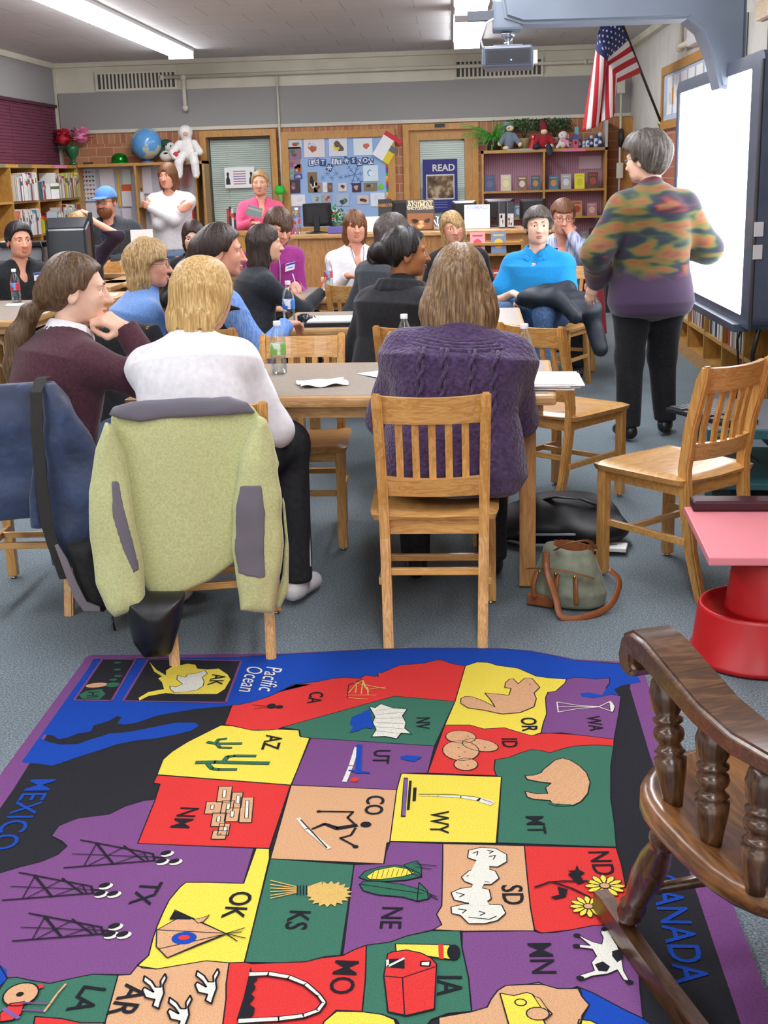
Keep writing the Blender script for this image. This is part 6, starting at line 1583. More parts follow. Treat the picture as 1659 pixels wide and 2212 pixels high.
F = Field((-.36, -.14, .30), (.32, .16, .95), .006); slab(F, [l1(*q) for q in ((-150, 830), (0, 815), (118, 812), (150, 850), (190, 940), (200, 1000), (150, 1060), (60, 1118), (-150, 1118))], .018, yc=-.02, fold=.014, seed=21, puff=.02); F.folds(.007, 34, seed=5); F.mesh('back_panel', [QU], nj)
F = Field((-.2, -.16, .15), (.32, .16, .95), .006); slab(F, [l1(*q) for q in ((88, 812), (125, 812), (160, 860), (205, 960), (214, 1060), (196, 1130), (150, 1220), (120, 1222), (70, 1215), (66, 1120), (80, 1000))], .02, yc=-.055, fold=.012, seed=23, puff=.028); F.folds(.007, 34, seed=8); F.mesh('sleeve', [QU], nj)
F = Field((-.2, -.2, .25), (.1, .16, .75), .006); slab(F, [l1(*q) for q in ((76, 935), (80, 1050), (82, 1130), (55, 1133), (32, 1128), (35, 1060), (52, 990))], .02, yc=-.07, puff=.02, fold=.005); F.mesh('cuff', [QU], nj)
mbg = thing('messenger_bag', 'black and grey messenger bag hanging by its wide strap beside the navy jacket', 'bag', (-1.50, 4.02, 0), math.radians(6))
F = Field((-.1, -.2, .0), (.36, .14, .45), .006); slab(F, [l1(*q) for q in ((103, 1145), (190, 1135), (212, 1200), (214, 1300), (190, 1325), (140, 1310), (118, 1240))], .035, yc=-.09, puff=.02); F.mesh('bag_body', [noisy('bag_black', [(0.3, '1b1b1c'), (0.7, '292a2a')], 60, 2, rough=.8)], mbg)
m = MB(); f3 = lambda px, py, y=-.152: Vector((l1(px, py)[0], y, l1(px, py)[1]))
pl = [(101, 1148), (108, 1146), (125, 1180), (140, 1230), (158, 1275), (186, 1288), (186, 1297), (150, 1295), (130, 1262), (117, 1210)]
m.prism([(l1(*q)[0], l1(*q)[1]) for q in pl], .15, .158, 0, Matrix(((1, 0, 0, 0), (0, 0, -1, 0), (0, 1, 0, 0), (0, 0, 0, 1)))); m.build('grey_piping', [flat('grey_stripe', '80787e', .8)], mbg)
m = MB(); P_ = [(92, 811, .02), (92, 808, -.05), (88, 830, -.115), (84, 900, -.13), (82, 1000, -.135), (84, 1100, -.135), (92, 1150, -.13), (110, 1230, -.12)]; vs = []; fs = []
for i, (px, py, y) in enumerate(P_):
 a = f3(px - 12, py, y); b = f3(px + 13, py, y); vs += [a, b, b + Vector((0, .006, 0)), a + Vector((0, .006, 0))]
for i in range(len(P_) - 1):
 for j in range(4): fs.append((4 * i + j, 4 * i + 4 + j, 4 * i + 4 + (j + 1) % 4, 4 * i + (j + 1) % 4))
m.add(vs, [f[::-1] for f in fs]); m.build('strap', [noisy('strap_webbing', [(0.3, '2a2927'), (0.7, '363532')], 200, 2, rough=.85)], mbg)

# ---- rocking chair, bottom right. local frame: +Y forward
rk = thing('rocking_chair', 'dark walnut rocking chair with scrolled arms at the bottom right', 'rocking chair', (.676, 1.894, 0), math.radians(18))
def side_prof(P, x0, x1, nm, mat, bev=.008):
 m = MB(); bm = bmesh.new(); n = len(P); lo_ = [bm.verts.new((x0, y, z)) for y, z in P]; hi_ = [bm.verts.new((x1, y, z)) for y, z in P]
 bm.faces.new(lo_); bm.faces.new(hi_[::-1])
 for i in range(n): bm.faces.new((lo_[i], hi_[i], hi_[(i + 1) % n], lo_[(i + 1) % n])[::-1])
 bmesh.ops.recalc_face_normals(bm, faces=bm.faces[:]); ee = [e for e in bm.edges if abs(e.verts[0].co.x - e.verts[1].co.x) < 1e-6]
 bmesh.ops.bevel(bm, geom=ee, offset=bev, segments=3, affect='EDGES'); m.bm(bm, 0, None, False); o = m.build(nm, [mat], rk)
 for p in o.data.polygons: p.use_smooth = True
 o.data.set_sharp_from_angle(angle=math.radians(40)); return o
ARM = [(0.275, 0.673), (0.268, 0.650), (0.246, 0.638), (0.222, 0.646), (0.208, 0.663), (0.222, 0.670), (0.222, 0.678), (0.190, 0.680), (0.100, 0.666), (0.000, 0.650), (-0.100, 0.650), (-0.200, 0.666), (-0.300, 0.693), (-0.300, 0.723), (-0.200, 0.700), (-0.100, 0.688), (0.000, 0.693), (0.100, 0.713), (0.180, 0.730), (0.230, 0.730), (0.262, 0.712)]
for s in (-1, 1): side_prof(ARM, s * .285 - .042, s * .285 + .042, 'arm', WALNUT)
def turned(p0, p1, prof, nm, mat=WALNUTZ):
 p0, p1 = Vector(p0), Vector(p1); z = (p1 - p0); L = z.length; z.normalize(); x = z.cross(Vector((0, 1, 0))).normalized(); y = z.cross(x)
 M = Matrix(((x.x, y.x, z.x, p0.x), (x.y, y.y, z.y, p0.y), (x.z, y.z, z.z, p0.z), (0, 0, 0, 1)))
 m = MB(); m.lathe([(r, t * L) for t, r in prof], 0, 18, M); return m.build(nm, [mat], rk)
SP = [(0, .016), (.10, .019), (.26, .026), (.36, .028), (.385, .020), (.41, .027), (.43, .022), (.47, .018), (.50, .025), (.54, .027), (.58, .025), (.61, .018), (.635, .026), (.66, .026), (.68, .019), (.74, .026), (.86, .029), (.95, .024), (1, .018)]
for s in (-1, 1):
 turned((s * .292, .115, .45), (s * .290, .165, .672), SP, 'arm_spindle'); turned((s * .296, -.02, .45), (s * .290, .0, .655), SP, 'arm_spindle'); turned((s * .30, -.16, .45), (s * .290, -.15, .655), SP, 'arm_spindle')
seatP = []
for i in range(48):
 t = 2 * PI * i / 48; r = 1 / ((abs(math.cos(t)) ** 3.2 + abs(math.sin(t)) ** 3.2) ** (1 / 3.2)); seatP.append((.345 * r * math.cos(t), .27 * r * math.sin(t) + .02))
m = MB(); rings = [(.86, .400), (.96, .408), (1.0, .423), (1.0, .443), (.985, .458), (.93, .462), (.85, .452), (.6, .445), (.3, .443), (.02, .443)]
vs = [(x * k, y * k, z) for k, z in rings for x, y in seatP]; fs = [tuple(range(47, -1, -1))]
for i in range(len(rings) - 1):
 for j in range(48): fs.append((i * 48 + j, i * 48 + (j + 1) % 48, (i + 1) * 48 + (j + 1) % 48, (i + 1) * 48 + j))
m.add(vs, fs, 0, None, True); m.build('seat', [wood('rocker_seat', '3a2412', '6b4524', '8a5d30', scale=(6, 1, 6), rough=.3, coat=.5, ring=3)], rk)
LG = [(0, .014), (.06, .020), (.10, .026), (.13, .020), (.16, .027), (.19, .020), (.24, .024), (.42, .032), (.56, .030), (.66, .022), (.70, .024), (.72, .030), (.75, .030), (.77, .022), (.88, .024), (1, .02)]
for s in (-1, 1):
 turned((s * .255, .36, .055), (s * .24, .18, .41), LG, 'front_leg'); turned((s * .255, -.26, .05), (s * .24, -.17, .41), LG, 'back_leg')
 m = MB(); vs = []; n = 26
 for i in range(n + 1):
  y = -.50 + .97 * i / n; z = .10 * (y - .0) ** 2 + .002; hh = .048 if abs(y) < .44 else .048 - (abs(y) - .44) * .25
  vs += [(s * .258 - .015, y, z), (s * .258 + .015, y, z), (s * .258 + .015, y, z + hh), (s * .258 - .015, y, z + hh)]
 fs = [(4 * i + j, 4 * i + 4 + j, 4 * i + 4 + (j + 1) % 4, 4 * i + (j + 1) % 4)[::-1] for i in range(n) for j in range(4)] + [(0, 1, 2, 3), (4 * n + 3, 4 * n + 2, 4 * n + 1, 4 * n)]
 m.add(vs, fs); o = m.build('rocker', [wood('rocker_runner', '2b1a0e', '4a301c', '5f4027', scale=(7, 1, 7), rough=.3, coat=.4)], rk)
 turned((s * .25, .31, .14), (s * .25, -.23, .14), [(0, .008), (.1, .012), (.35, .016), (.44, .021), (.47, .014), (.5, .022), (.53, .014), (.56, .021), (.65, .016), (.9, .012), (1, .008)], 'side_stretcher')
turned((-.25, .29, .17), (.25, .29, .17), [(0, .010), (.3, .014), (.5, .024), (.7, .014), (1, .010)], 'front_stretcher')
for i in range(7): x = (i - 3) * .068; turned((x, -.20, .425), (x * 1.15, -.33, .98), [(0, .010), (.3, .014), (.5, .018), (.7, .012), (1, .009)], 'back_spindle')
for s in (-1, 1): turned((s * .255, -.20, .425), (s * .285, -.34, 1.0), SP, 'back_post')
m = MB(); m.box((-.32, -.375, .97), (.32, -.335, 1.12), 0, None, .015); m.build('crest_rail', [WALNUT], rk)
F = Field((-.20, -.25, .40), (.32, .20, .80), .0065); F.ell((.07, .0, .52), (.19, .17, .10), None, .05).ell((.0, -.03, .60), (.13, .13, .09), None, .06).ell((.14, -.08, .62), (.13, .12, .12), None, .06); F.folds(.014, 32, seed=4, n=6); F.half((0, 0, .434), (0, 0, -1), .01)
o = F.mesh('bundled_coat', [noisy('maroon_velvet', [(0.3, '4a1420'), (0.7, '6a2030')], 20, 3, rough=.75, sheen=.5)], None, (.676, 1.894, 0.032), (0, 0, math.radians(18))); tag(o, 'crumpled maroon coat lying on the rocking chair seat', 'coat')

# ---- red step stool with a pink pad
st = thing('step_stool', 'round red plastic step stool standing behind the rocking chair', 'stool', (.945, 3.69, 0))
REDP = noisy('red_plastic', [(0.3, 'a81218'), (0.7, 'c01a20')], 6, 3, rough=.38, spec=.5)
m = MB(); m.lathe([(.205, .006), (.215, .008), (.214, .022), (.205, .03), (.190, .165), (.186, .175), (.176, .175), (.174, .160)], 0, 40); m.build('base_ring', [REDP], st)
m = MB(); m.lathe([(.172, .150), (.176, .158), (.05, .159)], 0, 40); m.build('lower_tread', [flat('grey_rubber', '4b4d50', .85)], st)
M = Matrix.Translation((.04, -.0, 0)); m = MB(); m.lathe([(.150, .155), (.147, .17), (.128, .325), (.124, .338), (.112, .338)], 0, 36, M); m.build('column', [REDP], st)
m = MB(); m.lathe([(.118, .333), (.116, .345), (.02, .346)], 0, 36, M); m.build('upper_tread', [MATS['grey_rubber']], st)
m = MB(); m.box((-.03, -.153, .19), (.05, -.118, .30), 0, M, .01); m.build('finger_grip', [flat('dark_red_plastic', '8f1016', .4)], st)
pd = thing('pink_pad', 'large flat pink board lying across the red step stool', 'board', (.955, 3.84, .347), math.radians(-3))
MB().box((-.19, -.31, 0), (.42, .27, .026), 0, None, .004).build('board', [flat('salmon_pink', 'e58a93', .55)], pd)
m = MB(); m.box((.14, -.16, .026), (.175, -.125, .031)); m.box((.14, -.16, .026), (.147, -.125, .048)); m.box((.168, -.16, .026), (.175, -.125, .048)); m.build('clip', [BLACKP], pd)
fo = thing('maroon_folder', 'dark maroon folder flap lying at the far side of the pink board', 'folder', (.955, 3.84, .374), math.radians(-3))
m = MB(); m.box((-.17, .20, 0), (.42, .285, .035), 0, None, .008); m.build('flap', [flat('maroon_vinyl', '3d1722', .4)], fo); m = MB(); m.box((.14, .19, .0351), (.19, .24, .05), 0, None, .003); m.build('buckle', [flat('maroon_buckle', '2c1018', .4)], fo)

# ---- teal cart with keyboard
TEAL = noisy('teal_metal', [(0.3, '245158'), (0.7, '2d5e66')], 8, 2, rough=.4)
ct = thing('low_cart', 'low teal metal cart behind the empty chair at the right', 'cart', (1.125, 5.46, 0), math.radians(-8))
MB().box((0, 0, .318), (.75, .78, .36), 0, None, .004).build('top_tray', [TEAL], ct); MB().box((0.01, .01, .3601), (.74, .77, .3615)).build('tray_mat', [flat('grey_mat', '64696d', .7)], ct)
MB().box((0, 0, .085), (.75, .78, .115), 0, None, .004).build('bottom_tray', [TEAL], ct)
for x in (0, .72):
 for y in (0, .75):
  o = boxo('leg', (x, y, .05), (x + .03, y + .03, .32), TEAL, ct); c = MB(); c.lathe([(.022, -.009), (.025, 0), (.022, .009)], 0, 14, Matrix.Translation((x + .015, y + .015, .025)) @ Matrix.Rotation(PI / 2, 4, 'Y')); c.build('caster', [CHROME], o)
m = MB(); m.box((.04, -.003, .33), (.10, -.0005, .345)); m.build('maker_plate', [flat('brass_plate', 'b9a25a', .35, .8)], ct)
kb = thing('keyboard', 'black computer keyboard lying askew on the teal cart', 'keyboard', (1.19, 5.72, .3625), math.radians(-62))
F = MB(); F.box((-.23, -.085, 0), (.23, .085, .022), 0, None, .008); F.build('case', [BLACKP], kb); KM = flat('key_grey', '3b3f44', .4)
m = MB()
for r in range(5):
 for c in range(15):
  if r == 0 and 4 < c < 10: continue
  m.box((-.215 + c * .0192, -.07 + r * .028, .022), (-.215 + c * .0192 + .0155, -.07 + r * .028 + .021, .029))
for r in range(4):
 for c in range(4): m.box((.105 + c * .028, -.07 + r * .028, .022), (.105 + c * .028 + .021, -.07 + r * .028 + .021, .029))
m.build('key_block', [KM], kb)
m = MB(); m.tube([(1.3, 5.5, .30), (1.34, 5.53, .22), (1.40, 5.50, .18), (1.48, 5.47, .22), (1.6, 5.5, .14)], .004, 0, 6); tag(m.build('cart_cable', [BLACKP]), 'black cable looping below the teal cart top', 'cable')

# ---- lit board on the right wall
FRM = noisy('blue_grey_frame', [(0.3, '3c4657'), (0.7, '4a5568')], 5, 2, rough=.35)
wb = thing('interactive_board', 'big glowing white board in a dark blue-grey frame at the right', 'board', (1.5, 7.50, .68))
def rrect(y0, y1, z0, z1, r, n=6):
 P = []
 for cy, cz, a0 in ((y1 - r, z1 - r, 0), (y0 + r, z1 - r, 90), (y0 + r, z0 + r, 180), (y1 - r, z0 + r, 270)):
  for i in range(n + 1): a = math.radians(a0 + 90 * i / n); P.append((cy + r * math.cos(a), cz + r * math.sin(a)))
 return P
YZ = Matrix(((0, 0, 1, 0), (1, 0, 0, 0), (0, 1, 0, 0), (0, 0, 0, 1)))
O = rrect(-1.19, 1.195, 0, 1.345, .07); I2 = rrect(-.93, 1.12, .055, 1.275, .02)
m = MB(); n = len(O); vs = [(0.0, y, z) for y, z in O] + [(0.0, y, z) for y, z in I2] + [(.09, y, z) for y, z in O] + [(.012, y, z) for y, z in I2]; fs = []
for i in range(n):
 j = (i + 1) % n; fs += [(i, j, n + j, n + i), (i, 2 * n + i, 2 * n + j, j), (n + i, n + j, 3 * n + j, 3 * n + i)]
fs.append(tuple(range(2 * n, 3 * n)))
bm = bmesh.new(); bv = [bm.verts.new(v) for v in vs]; [bm.faces.new([bv[i] for i in f]) for f in fs]; bmesh.ops.recalc_face_normals(bm, faces=bm.faces[:]); m.bm(bm); m.build('frame', [FRM], wb)
m = MB(); m.box((.010, -.935, .05), (.014, 1.125, 1.28)); m.build('screen', [glow('lit_screen', 'f6f8ff', SCREEN)], wb)
m = MB(); m.box((-.045, -.95, -.03), (.06, 1.1, .012), 0, None, .006); m.build('pen_tray', [FRM], wb)
m = MB(); m.box((-.012, -1.19, .0), (.0, -1.15, 1.3), 0, None, .004); m.build('edge_strip', [flat('dark_strip', '23262d', .4)], wb)
m = MB()
for z in (.36, .47): MB().box((-.014, -1.196, z), (.03, -1.188, z + .07), 0).build('port_plate', [flat('port_white', 'c9c9cc', .4)], wb)
for y in (-.6, .6): boxo('wall_bracket', (.09, y - .04, .3), (.635, y + .04, 1.0), flat('bracket_grey', '5a5e66', .5), wb)
m = MB(); m.tube([(1.55, 6.35, .72), (1.53, 6.40, .55), (1.56, 6.45, .35), (1.6, 6.4, .12), (1.7, 6.2, .012)], .012, 0, 6); tag(m.build('board_cable', [BLACKP]), 'thick black cable hanging below the lit board', 'cable')
m = MB(); m.tube([(1.52, 6.6, .68), (1.50, 6.62, .6), (1.52, 6.66, .45), (1.5, 6.6, .2), (1.52, 6.5, .012)], .006, 0, 6); tag(m.build('thin_cable', [BLACKP]), 'thin black cable hanging beside the thick one below the lit board', 'cable')
# boom + projector
bo = thing('projector_boom', 'wide blue-grey boom reaching from the lit board up to the projector', 'projector arm', (0, 7.3, 0))
BOOM = noisy('boom_blue_grey', [(0.3, '6f7a88'), (0.7, '7d8896')], 3, 1, rough=.4)
BP = [(.30, 2.30), (.40, 2.265), (.75, 2.262), (1.285, 2.262), (1.36, 2.20), (1.425, 2.06), (1.47, 1.90), (1.585, 1.88), (1.60, 2.05), (1.595, 2.45), (1.55, 2.58), (1.3, 2.64), (.75, 2.60), (.36, 2.50), (.28, 2.42)]
m = MB(); bm = bmesh.new(); lo_ = [bm.verts.new((x, -.13, z)) for x, z in BP]; hi_ = [bm.verts.new((x, .13, z)) for x, z in BP]; bm.faces.new(lo_); bm.faces.new(hi_[::-1])
for i in range(len(BP)): bm.faces.new((lo_[i], hi_[i], hi_[(i + 1) % len(BP)], lo_[(i + 1) % len(BP)]))
bmesh.ops.recalc_face_normals(bm, faces=bm.faces[:]); bmesh.ops.bevel(bm, geom=[e for e in bm.edges if abs(e.verts[0].co.y - e.verts[1].co.y) < 1e-6], offset=.02, segments=3, affect='EDGES'); m.bm(bm); m.build('boom_shell', [BOOM], bo)
m = MB(); m.box((.10, -.03, 2.30), (.52, .03, 2.35), 0); m.build('cross_bar', [flat('dark_bar', '4a4f58', .5)], bo)
m = MB(); m.box((.24, -.10, 2.24), (.40, .10, 2.40), 0, None, .015); m.build('mount_housing', [BOOM], bo)
m = MB(); m.lathe([(.036, 2.245), (.036, 2.215), (.024, 2.21), (.024, 2.165), (.03, 2.16)][::-1], 0, 18, Matrix.Translation((.325, 0, 0))); m.build('mount_neck', [CHROME], bo)
m = MB(); m.tube([(.28, -.06, 2.32), (.20, -.08, 2.28), (.17, -.06, 2.2), (.2, .02, 2.12), (.24, .05, 2.06)], .007, 0, 6); m.build('cable_loop', [WHITEP], bo)
pj = thing('projector', 'blue-grey projector hanging from the end of the boom', 'projector', (.325, 7.3, 2.10), math.radians(-4))
PJ = flat('projector_grey', '596473', .35)
m = MB(); m.box((-.14, -.17, -.055), (.14, .17, .055), 0, None, .018); m.build('housing', [PJ], pj)
m = MB()
for i in range(9): m.box((-.105, -.1725, -.034 + i * .0075), (.115, -.169, -.030 + i * .0075))
m.build('vent_grille', [flat('vent_black', '14161a', .5)], pj); m = MB(); m.box((-.12, -.1715, -.040), (.125, -.1695, .040)); m.build('rear_panel', [flat('rear_dark', '272d38', .5)], pj)
m = MB(); m.lathe([(.03, 0), (.034, .01), (.034, .03)], 0, 18, Matrix.Translation((.13, -.05, 0)) @ Matrix.Rotation(PI / 2, 4, 'Y')); m.build('lens', [glow('projector_light', 'cfe0ff', 6)], pj)
m = MB(); m.ball((.02, -.173, -.02), .004, 0, 8); m.build('status_light', [glow('blue_led', '2a7bff', 8)], pj)
m = MB(); m.box((-.08, -.09, .055), (.08, .09, .066)); m.build('top_plate', [flat('plate_grey', '777f8a', .4)], pj)

# ---- flag
fl = thing('wall_flag', 'striped flag with stars hanging from a slanted black pole on the right wall', 'flag', (2.147, 13.2, 1.877))
B0 = Vector((2.147, 13.2, 1.877)); TP = onY(1316, -20, 12.0)
m = MB(); m.tube([(0, 0, 0), TP - B0], .013, 0, 8); m.build('pole', [BLACKP], fl); m = MB(); m.lathe([(.035, -.02), (.035, .03), (.02, .08)], 0, 12, Matrix.Rotation(-.5, 4, 'Y')); m.build('bracket', [flat('brass', '9c8a4a', .3, .9)], fl)
def polep(s): return TP.lerp(B0, .05 + .52 * s)
def flagp(s, t):
 H = polep(s); K = onY(1292 + (1331 - 1292) * s, 62 + (178 - 62) * s, 12.1); Bt = onY(1261 + (1332 - 1261) * s ** .8, 284 - 40 * s, 12.1)
 if t < .3: p = H.lerp(K, (t / .3))
 else:
  q = (t - .3) / .7; p = K.lerp(Bt, q)
 p = p.copy(); w = math.sin(s * 13 + t * 2.5) * .05 * min(1, t / .25) + math.sin(s * 5 + t * 6) * .03 * t; p.y += w; p.x += math.cos(s * 13 + t * 2.5) * .018 * min(1, t / .25); return p - B0
NS, NT = 13 * 4, 46
vs = [flagp(i / NS, j / NT) for j in range(NT + 1) for i in range(NS + 1)]; m = MB(); W1 = NS + 1
for j in range(NT):
 for i in range(NS):
  st_ = int(i // 4); canton = st_ < 7 and j / NT < .40; mi = 2 if canton else (0 if st_ % 2 == 0 else 1)
  m.f.append((j * W1 + i, j * W1 + i + 1, (j + 1) * W1 + i + 1, (j + 1) * W1 + i)); m.m.append(mi); m.sm.append(True)
m.v = [tuple(v) for v in vs]
fo_ = m.build('cloth', [flat('flag_red', 'c0202c', .8), flat('flag_white', 'eeeef0', .8), flat('flag_blue', '24346c', .8)], fl)
md = fo_.modifiers.new('thickness', 'SOLIDIFY'); md.thickness = .004
m = MB()
for a in range(9):
 for b in range(6 if a % 2 == 0 else 5):
  s = (a + .6) / 9 * 7 / 13; t = (b + (.5 if a % 2 == 0 else 1.0)) / 6.2 * .39; c = flagp(s, t); e1 = (flagp(s + .01, t) - c).normalized(); e2 = (flagp(s, t + .01) - c).normalized(); nn = e1.cross(e2).normalized()
  for sg in (-1, 1):
   P = [c + nn * sg * .0045 + (e1 * math.cos(k * PI / 5) + e2 * math.sin(k * PI / 5)) * (.017 if k % 2 == 0 else .007) for k in range(10)]
   m.add(P, [tuple(range(10)) if sg > 0 else tuple(range(9, -1, -1))])
m.build('star_field', [MATS['flag_white']], fo_)

# ---- things on the tables
def bottle(loc, label, lab='2f6fc0', lab2='e9eef5', h=.205, r=.032, cap='eef0f2'):
 t = thing('water_bottle', label, 'bottle', loc); PET = thin_glass('clear_plastic', 'f8fbfc', .05)
 k = h / .205; m = MB(); m.lathe([(r * .8, 0), (r, .006), (r * .96, .03), (r, .05), (r * .94, .07), (r * .98, .09), (r * .98, .13), (r * .9, .15), (r * .55, .175), (.0125, .188), (.0125, .20)], 0, 22, Matrix.Scale(k, 4, (0, 0, 1))); m.build('bottle_body', [PET], t)
 m = MB(); m.lathe([(r * .992, .078 * k), (r * .998, .080 * k), (r * .998, .120 * k), (r * .992, .122 * k)], 0, 22); o = m.build('bottle_label', [noisy('label_' + lab, [(.42, lab2), (.5, lab)], 22, 1, rough=.4)], t)
 m = MB(); m.lathe([(.0148, .193 * k), (.015, .195 * k), (.015, .208 * k), (.0135, .211 * k)], 0, 16); m.build('bottle_cap', [flat('cap_' + cap, cap, .4)], t)
 m = MB(); m.lathe([(r * .93, .004), (r * .93, .06 * k), (r * .90, .066 * k)], 0, 18); m.build('water', [thin_glass('water_fill', 'f4f8fa', .02)], t); return t
TZ = .7405
bottle((-.872, 6.56, TZ), 'tall water bottle with a blue label on the second table', '2a74c8', 'f0f2f6', .225, .034)
bottle((.262, 4.60, TZ), 'water bottle with a green label at the right end of the front table', '7cb85a', 'dfe9d8', .205, .032)
bottle((-.70, 4.88, TZ), 'half hidden water bottle with a green label just right of the white top', '7cb85a', 'dfe9d8', .205, .032)
bottle((-.20, 5.02, TZ), 'water bottle nearly hidden behind the left shoulder of the purple sweater', 'b4c8a0', 'e9eee4', .205, .032)
bottle((-2.93, 8.22, TZ), 'water bottle with a red and blue label on the left edge table', 'c02a30', '5a9ad0', .215, .033)
bottle((-.86, 8.62, TZ), 'water bottle with a red label on the third table by the white V-neck top', 'b84850', '8aa8d0', .21, .032)
bottle((onY(642, 500, 10.6).x, 10.6, ZCT + .001), 'water bottle on the counter left of the black monitor', 'b84850', 'c9a0a0', .21, .032)
def paper(x, y, w, d, rz, label, c='f6f7f8', z=TZ, curl=.004, name='paper', h=.001, cat='paper', crumple=0):
 t = None; m = MB(); rr = random.Random(int(x * 100))
 def fn(u, v):
  X, Y = (u - .5) * w, (v - .5) * d; e = (abs(u - .5) * 2) ** 4 * (.5 + .5 * math.sin(v * 5 + x)); return (X + crumple * math.sin(9 * v + x) * .4, Y + crumple * math.cos(7 * u) * .4, h + curl * e + crumple * (1 + math.sin(11 * u + 3 * v) * math.cos(8 * v + x)) * .5)
 m.sheet(fn, 12, 12, 0, None, .001); o = m.build(name, [flat('sheet_' + c, c, .75)], None, (x, y, z + .0012), (0, 0, math.radians(rz))); return tag(o, label, cat)
paper(-.50, 4.60, .18, .15, 15, 'crumpled white napkin on the front table beside the white sleeve', curl=.004, crumple=.012, name='napkin', cat='napkin')
paper(-.22, 4.78, .21, .28, 35, 'white sheet half hidden under the purple sweater on the front table')
pp = thing('paper_pile', 'thick pile of white papers overhanging the right end of the front table', 'papers', (.335, 4.50, TZ), math.radians(-8))
m = MB()
for i, (dx, dy, a) in enumerate(((0, 0, 0), (.012, .01, 4), (-.008, .004, -3), (.02, -.006, 7), (.0, .01, 2))):
 m.box((-.11, -.14, .003 + i * .0045), (.11, .14, .006 + i * .0045), 0, Matrix.Translation((dx, dy, 0)) @ Matrix.Rotation(math.radians(a), 4, 'Z'))
m.build('sheets', [WHITEP], pp)
bi = thing('ring_binder', 'open white pad on a black binder on the second table', 'binder', (-.618, 6.56, TZ), math.radians(-2))
MB().box((-.155, -.15, 0), (.17, .14, .022), 0, None, .004).build('cover', [BLACKP], bi); MB().box((-.142, -.135, .022), (.135, .125, .030), 0).build('sheets', [WHITEP], bi)
cmr = thing('compact_camera', 'small black camera beside the bottle on the second table', 'camera', (-.79, 6.57, TZ), math.radians(15))
F = Field((-.07, -.05, -.01), (.07, .06, .09), .003); slab(F, [(-.05, .002), (.05, .002), (.054, .05), (.03, .056), (.02, .066), (-.02, .066), (-.05, .054)], .018, yc=0, puff=.004); F.cap((0, -.01, .03), (0, -.035, .03), .022, .02, .004); F.mesh('camera_body', [BLACKP], cmr)
m = MB(); m.lathe([(.016, 0), (.018, .004)], 0, 16, Matrix.Translation((0, -.052, .03)) @ Matrix.Rotation(PI / 2, 4, 'X')); m.build('lens', [flat('lens_glass', '2a3340', .05)], cmr); m = MB(); m.tube([(.05, 0, .04), (.075, .02, .02), (.06, .06, .008), (.0, .07, .006), (-.04, .05, .006)], .003, 0, 5); m.build('wrist_strap', [BLACKP], cmr)
paper(-.66, 8.32, .21, .28, 60, 'white note sheet at the left of the third table', z=TZ); paper(-.38, 8.25, .21, .28, -30, 'white sheet at the right of the third table behind the chair slats', z=TZ)
paper(-2.82, 8.05, .24, .16, 10, 'pale mint sheet on the left edge table', 'cfe8da'); paper(-2.92, 7.5, .2, .16, -8, 'white card beside the bottle on the left edge table', 'f4f5f6')
t = thing('coffee_cup', 'small white cup on the third table by the writing hand', 'cup', (-.88, 8.66, TZ)); m = MB(); m.lathe([(.026, 0), (.03, .004), (.036, .08), (.034, .08), (.028, .01)], 0, 18); m.build('cup_body', [WHITEP], t)
m = MB(); m.tube([(-.90, 8.28, TZ + .02), (-.84, 8.24, TZ + .11)], .006, 0, 8); tag(m.build('orange_marker', [flat('orange', 'f0672a', .4)]), 'orange marker pen standing up on the third table', 'pen')
m = MB(); m.tube([(-1.04, 8.33, TZ + .015), (-1.08, 8.40, TZ + .13)], .004, 0, 6); tag(m.build('ballpoint_pen', [flat('pale_blue_pen', 'a9bfe0', .4)]), 'pale blue pen in the hand of the magenta sweater', 'pen')
# ---- bags on the floor
bk = thing('backpack', 'black backpack slumped on the floor behind the table leg', 'backpack', (.42, 4.98, 0), math.radians(-12))
F = Field((-.32, -.25, -.01), (.36, .28, .30), .006); F.ell((-.05, .02, .08), (.22, .17, .085), None, .05).ell((.05, .05, .12), (.19, .14, .075), None, .05).ell((.16, -.03, .07), (.14, .15, .06), None, .05).ell((-.18, -.05, .05), (.1, .1, .05), None, .04); F.folds(.009, 32, seed=12, n=6); F.half((0, 0, .004), (0, 0, -1), .01); F.mesh('bag_body', [noisy('black_nylon', [(0.3, '0d0e12'), (0.7, '1d1f26')], 18, 3, rough=.5)], bk)
m = MB(); m.tube([(-.2, -.12, .06), (-.05, -.17, .07), (.1, -.16, .075), (.22, -.14, .06)], [.006] * 4, 0, 6); m.tube([(-.24, -.10, .03), (-.1, -.19, .03), (.1, -.19, .035), (.26, -.14, .03)], .007, 0, 6); m.build('grey_zip', [flat('zip_grey', '8d9096', .5)], bk)
m = MB(); m.box((.16, -.19, .018), (.30, -.10, .034), 0, None, .004); m.build('folder_edge', [WHITEP], bk)
m = MB(); m.tube([(-.1, 0, .16), (.0, -.05, .20), (.1, -.06, .20), (.2, -.02, .15)], .012, 0, 8, None, True, .4); m.build('strap', [BLACKP], bk)
pu = thing('handbag', 'sage green canvas handbag with brown leather straps on the floor', 'handbag', (.395, 4.19, 0), math.radians(-28))
SAGE = noisy('sage_canvas', [(0.3, '6d7462'), (0.7, '8a917c')], 24, 3, rough=.7, bump=.3, sheen=.2); TANL = noisy('brown_leather', [(0.3, '7a4526'), (0.7, '96592f')], 14, 3, rough=.35, spec=.5)
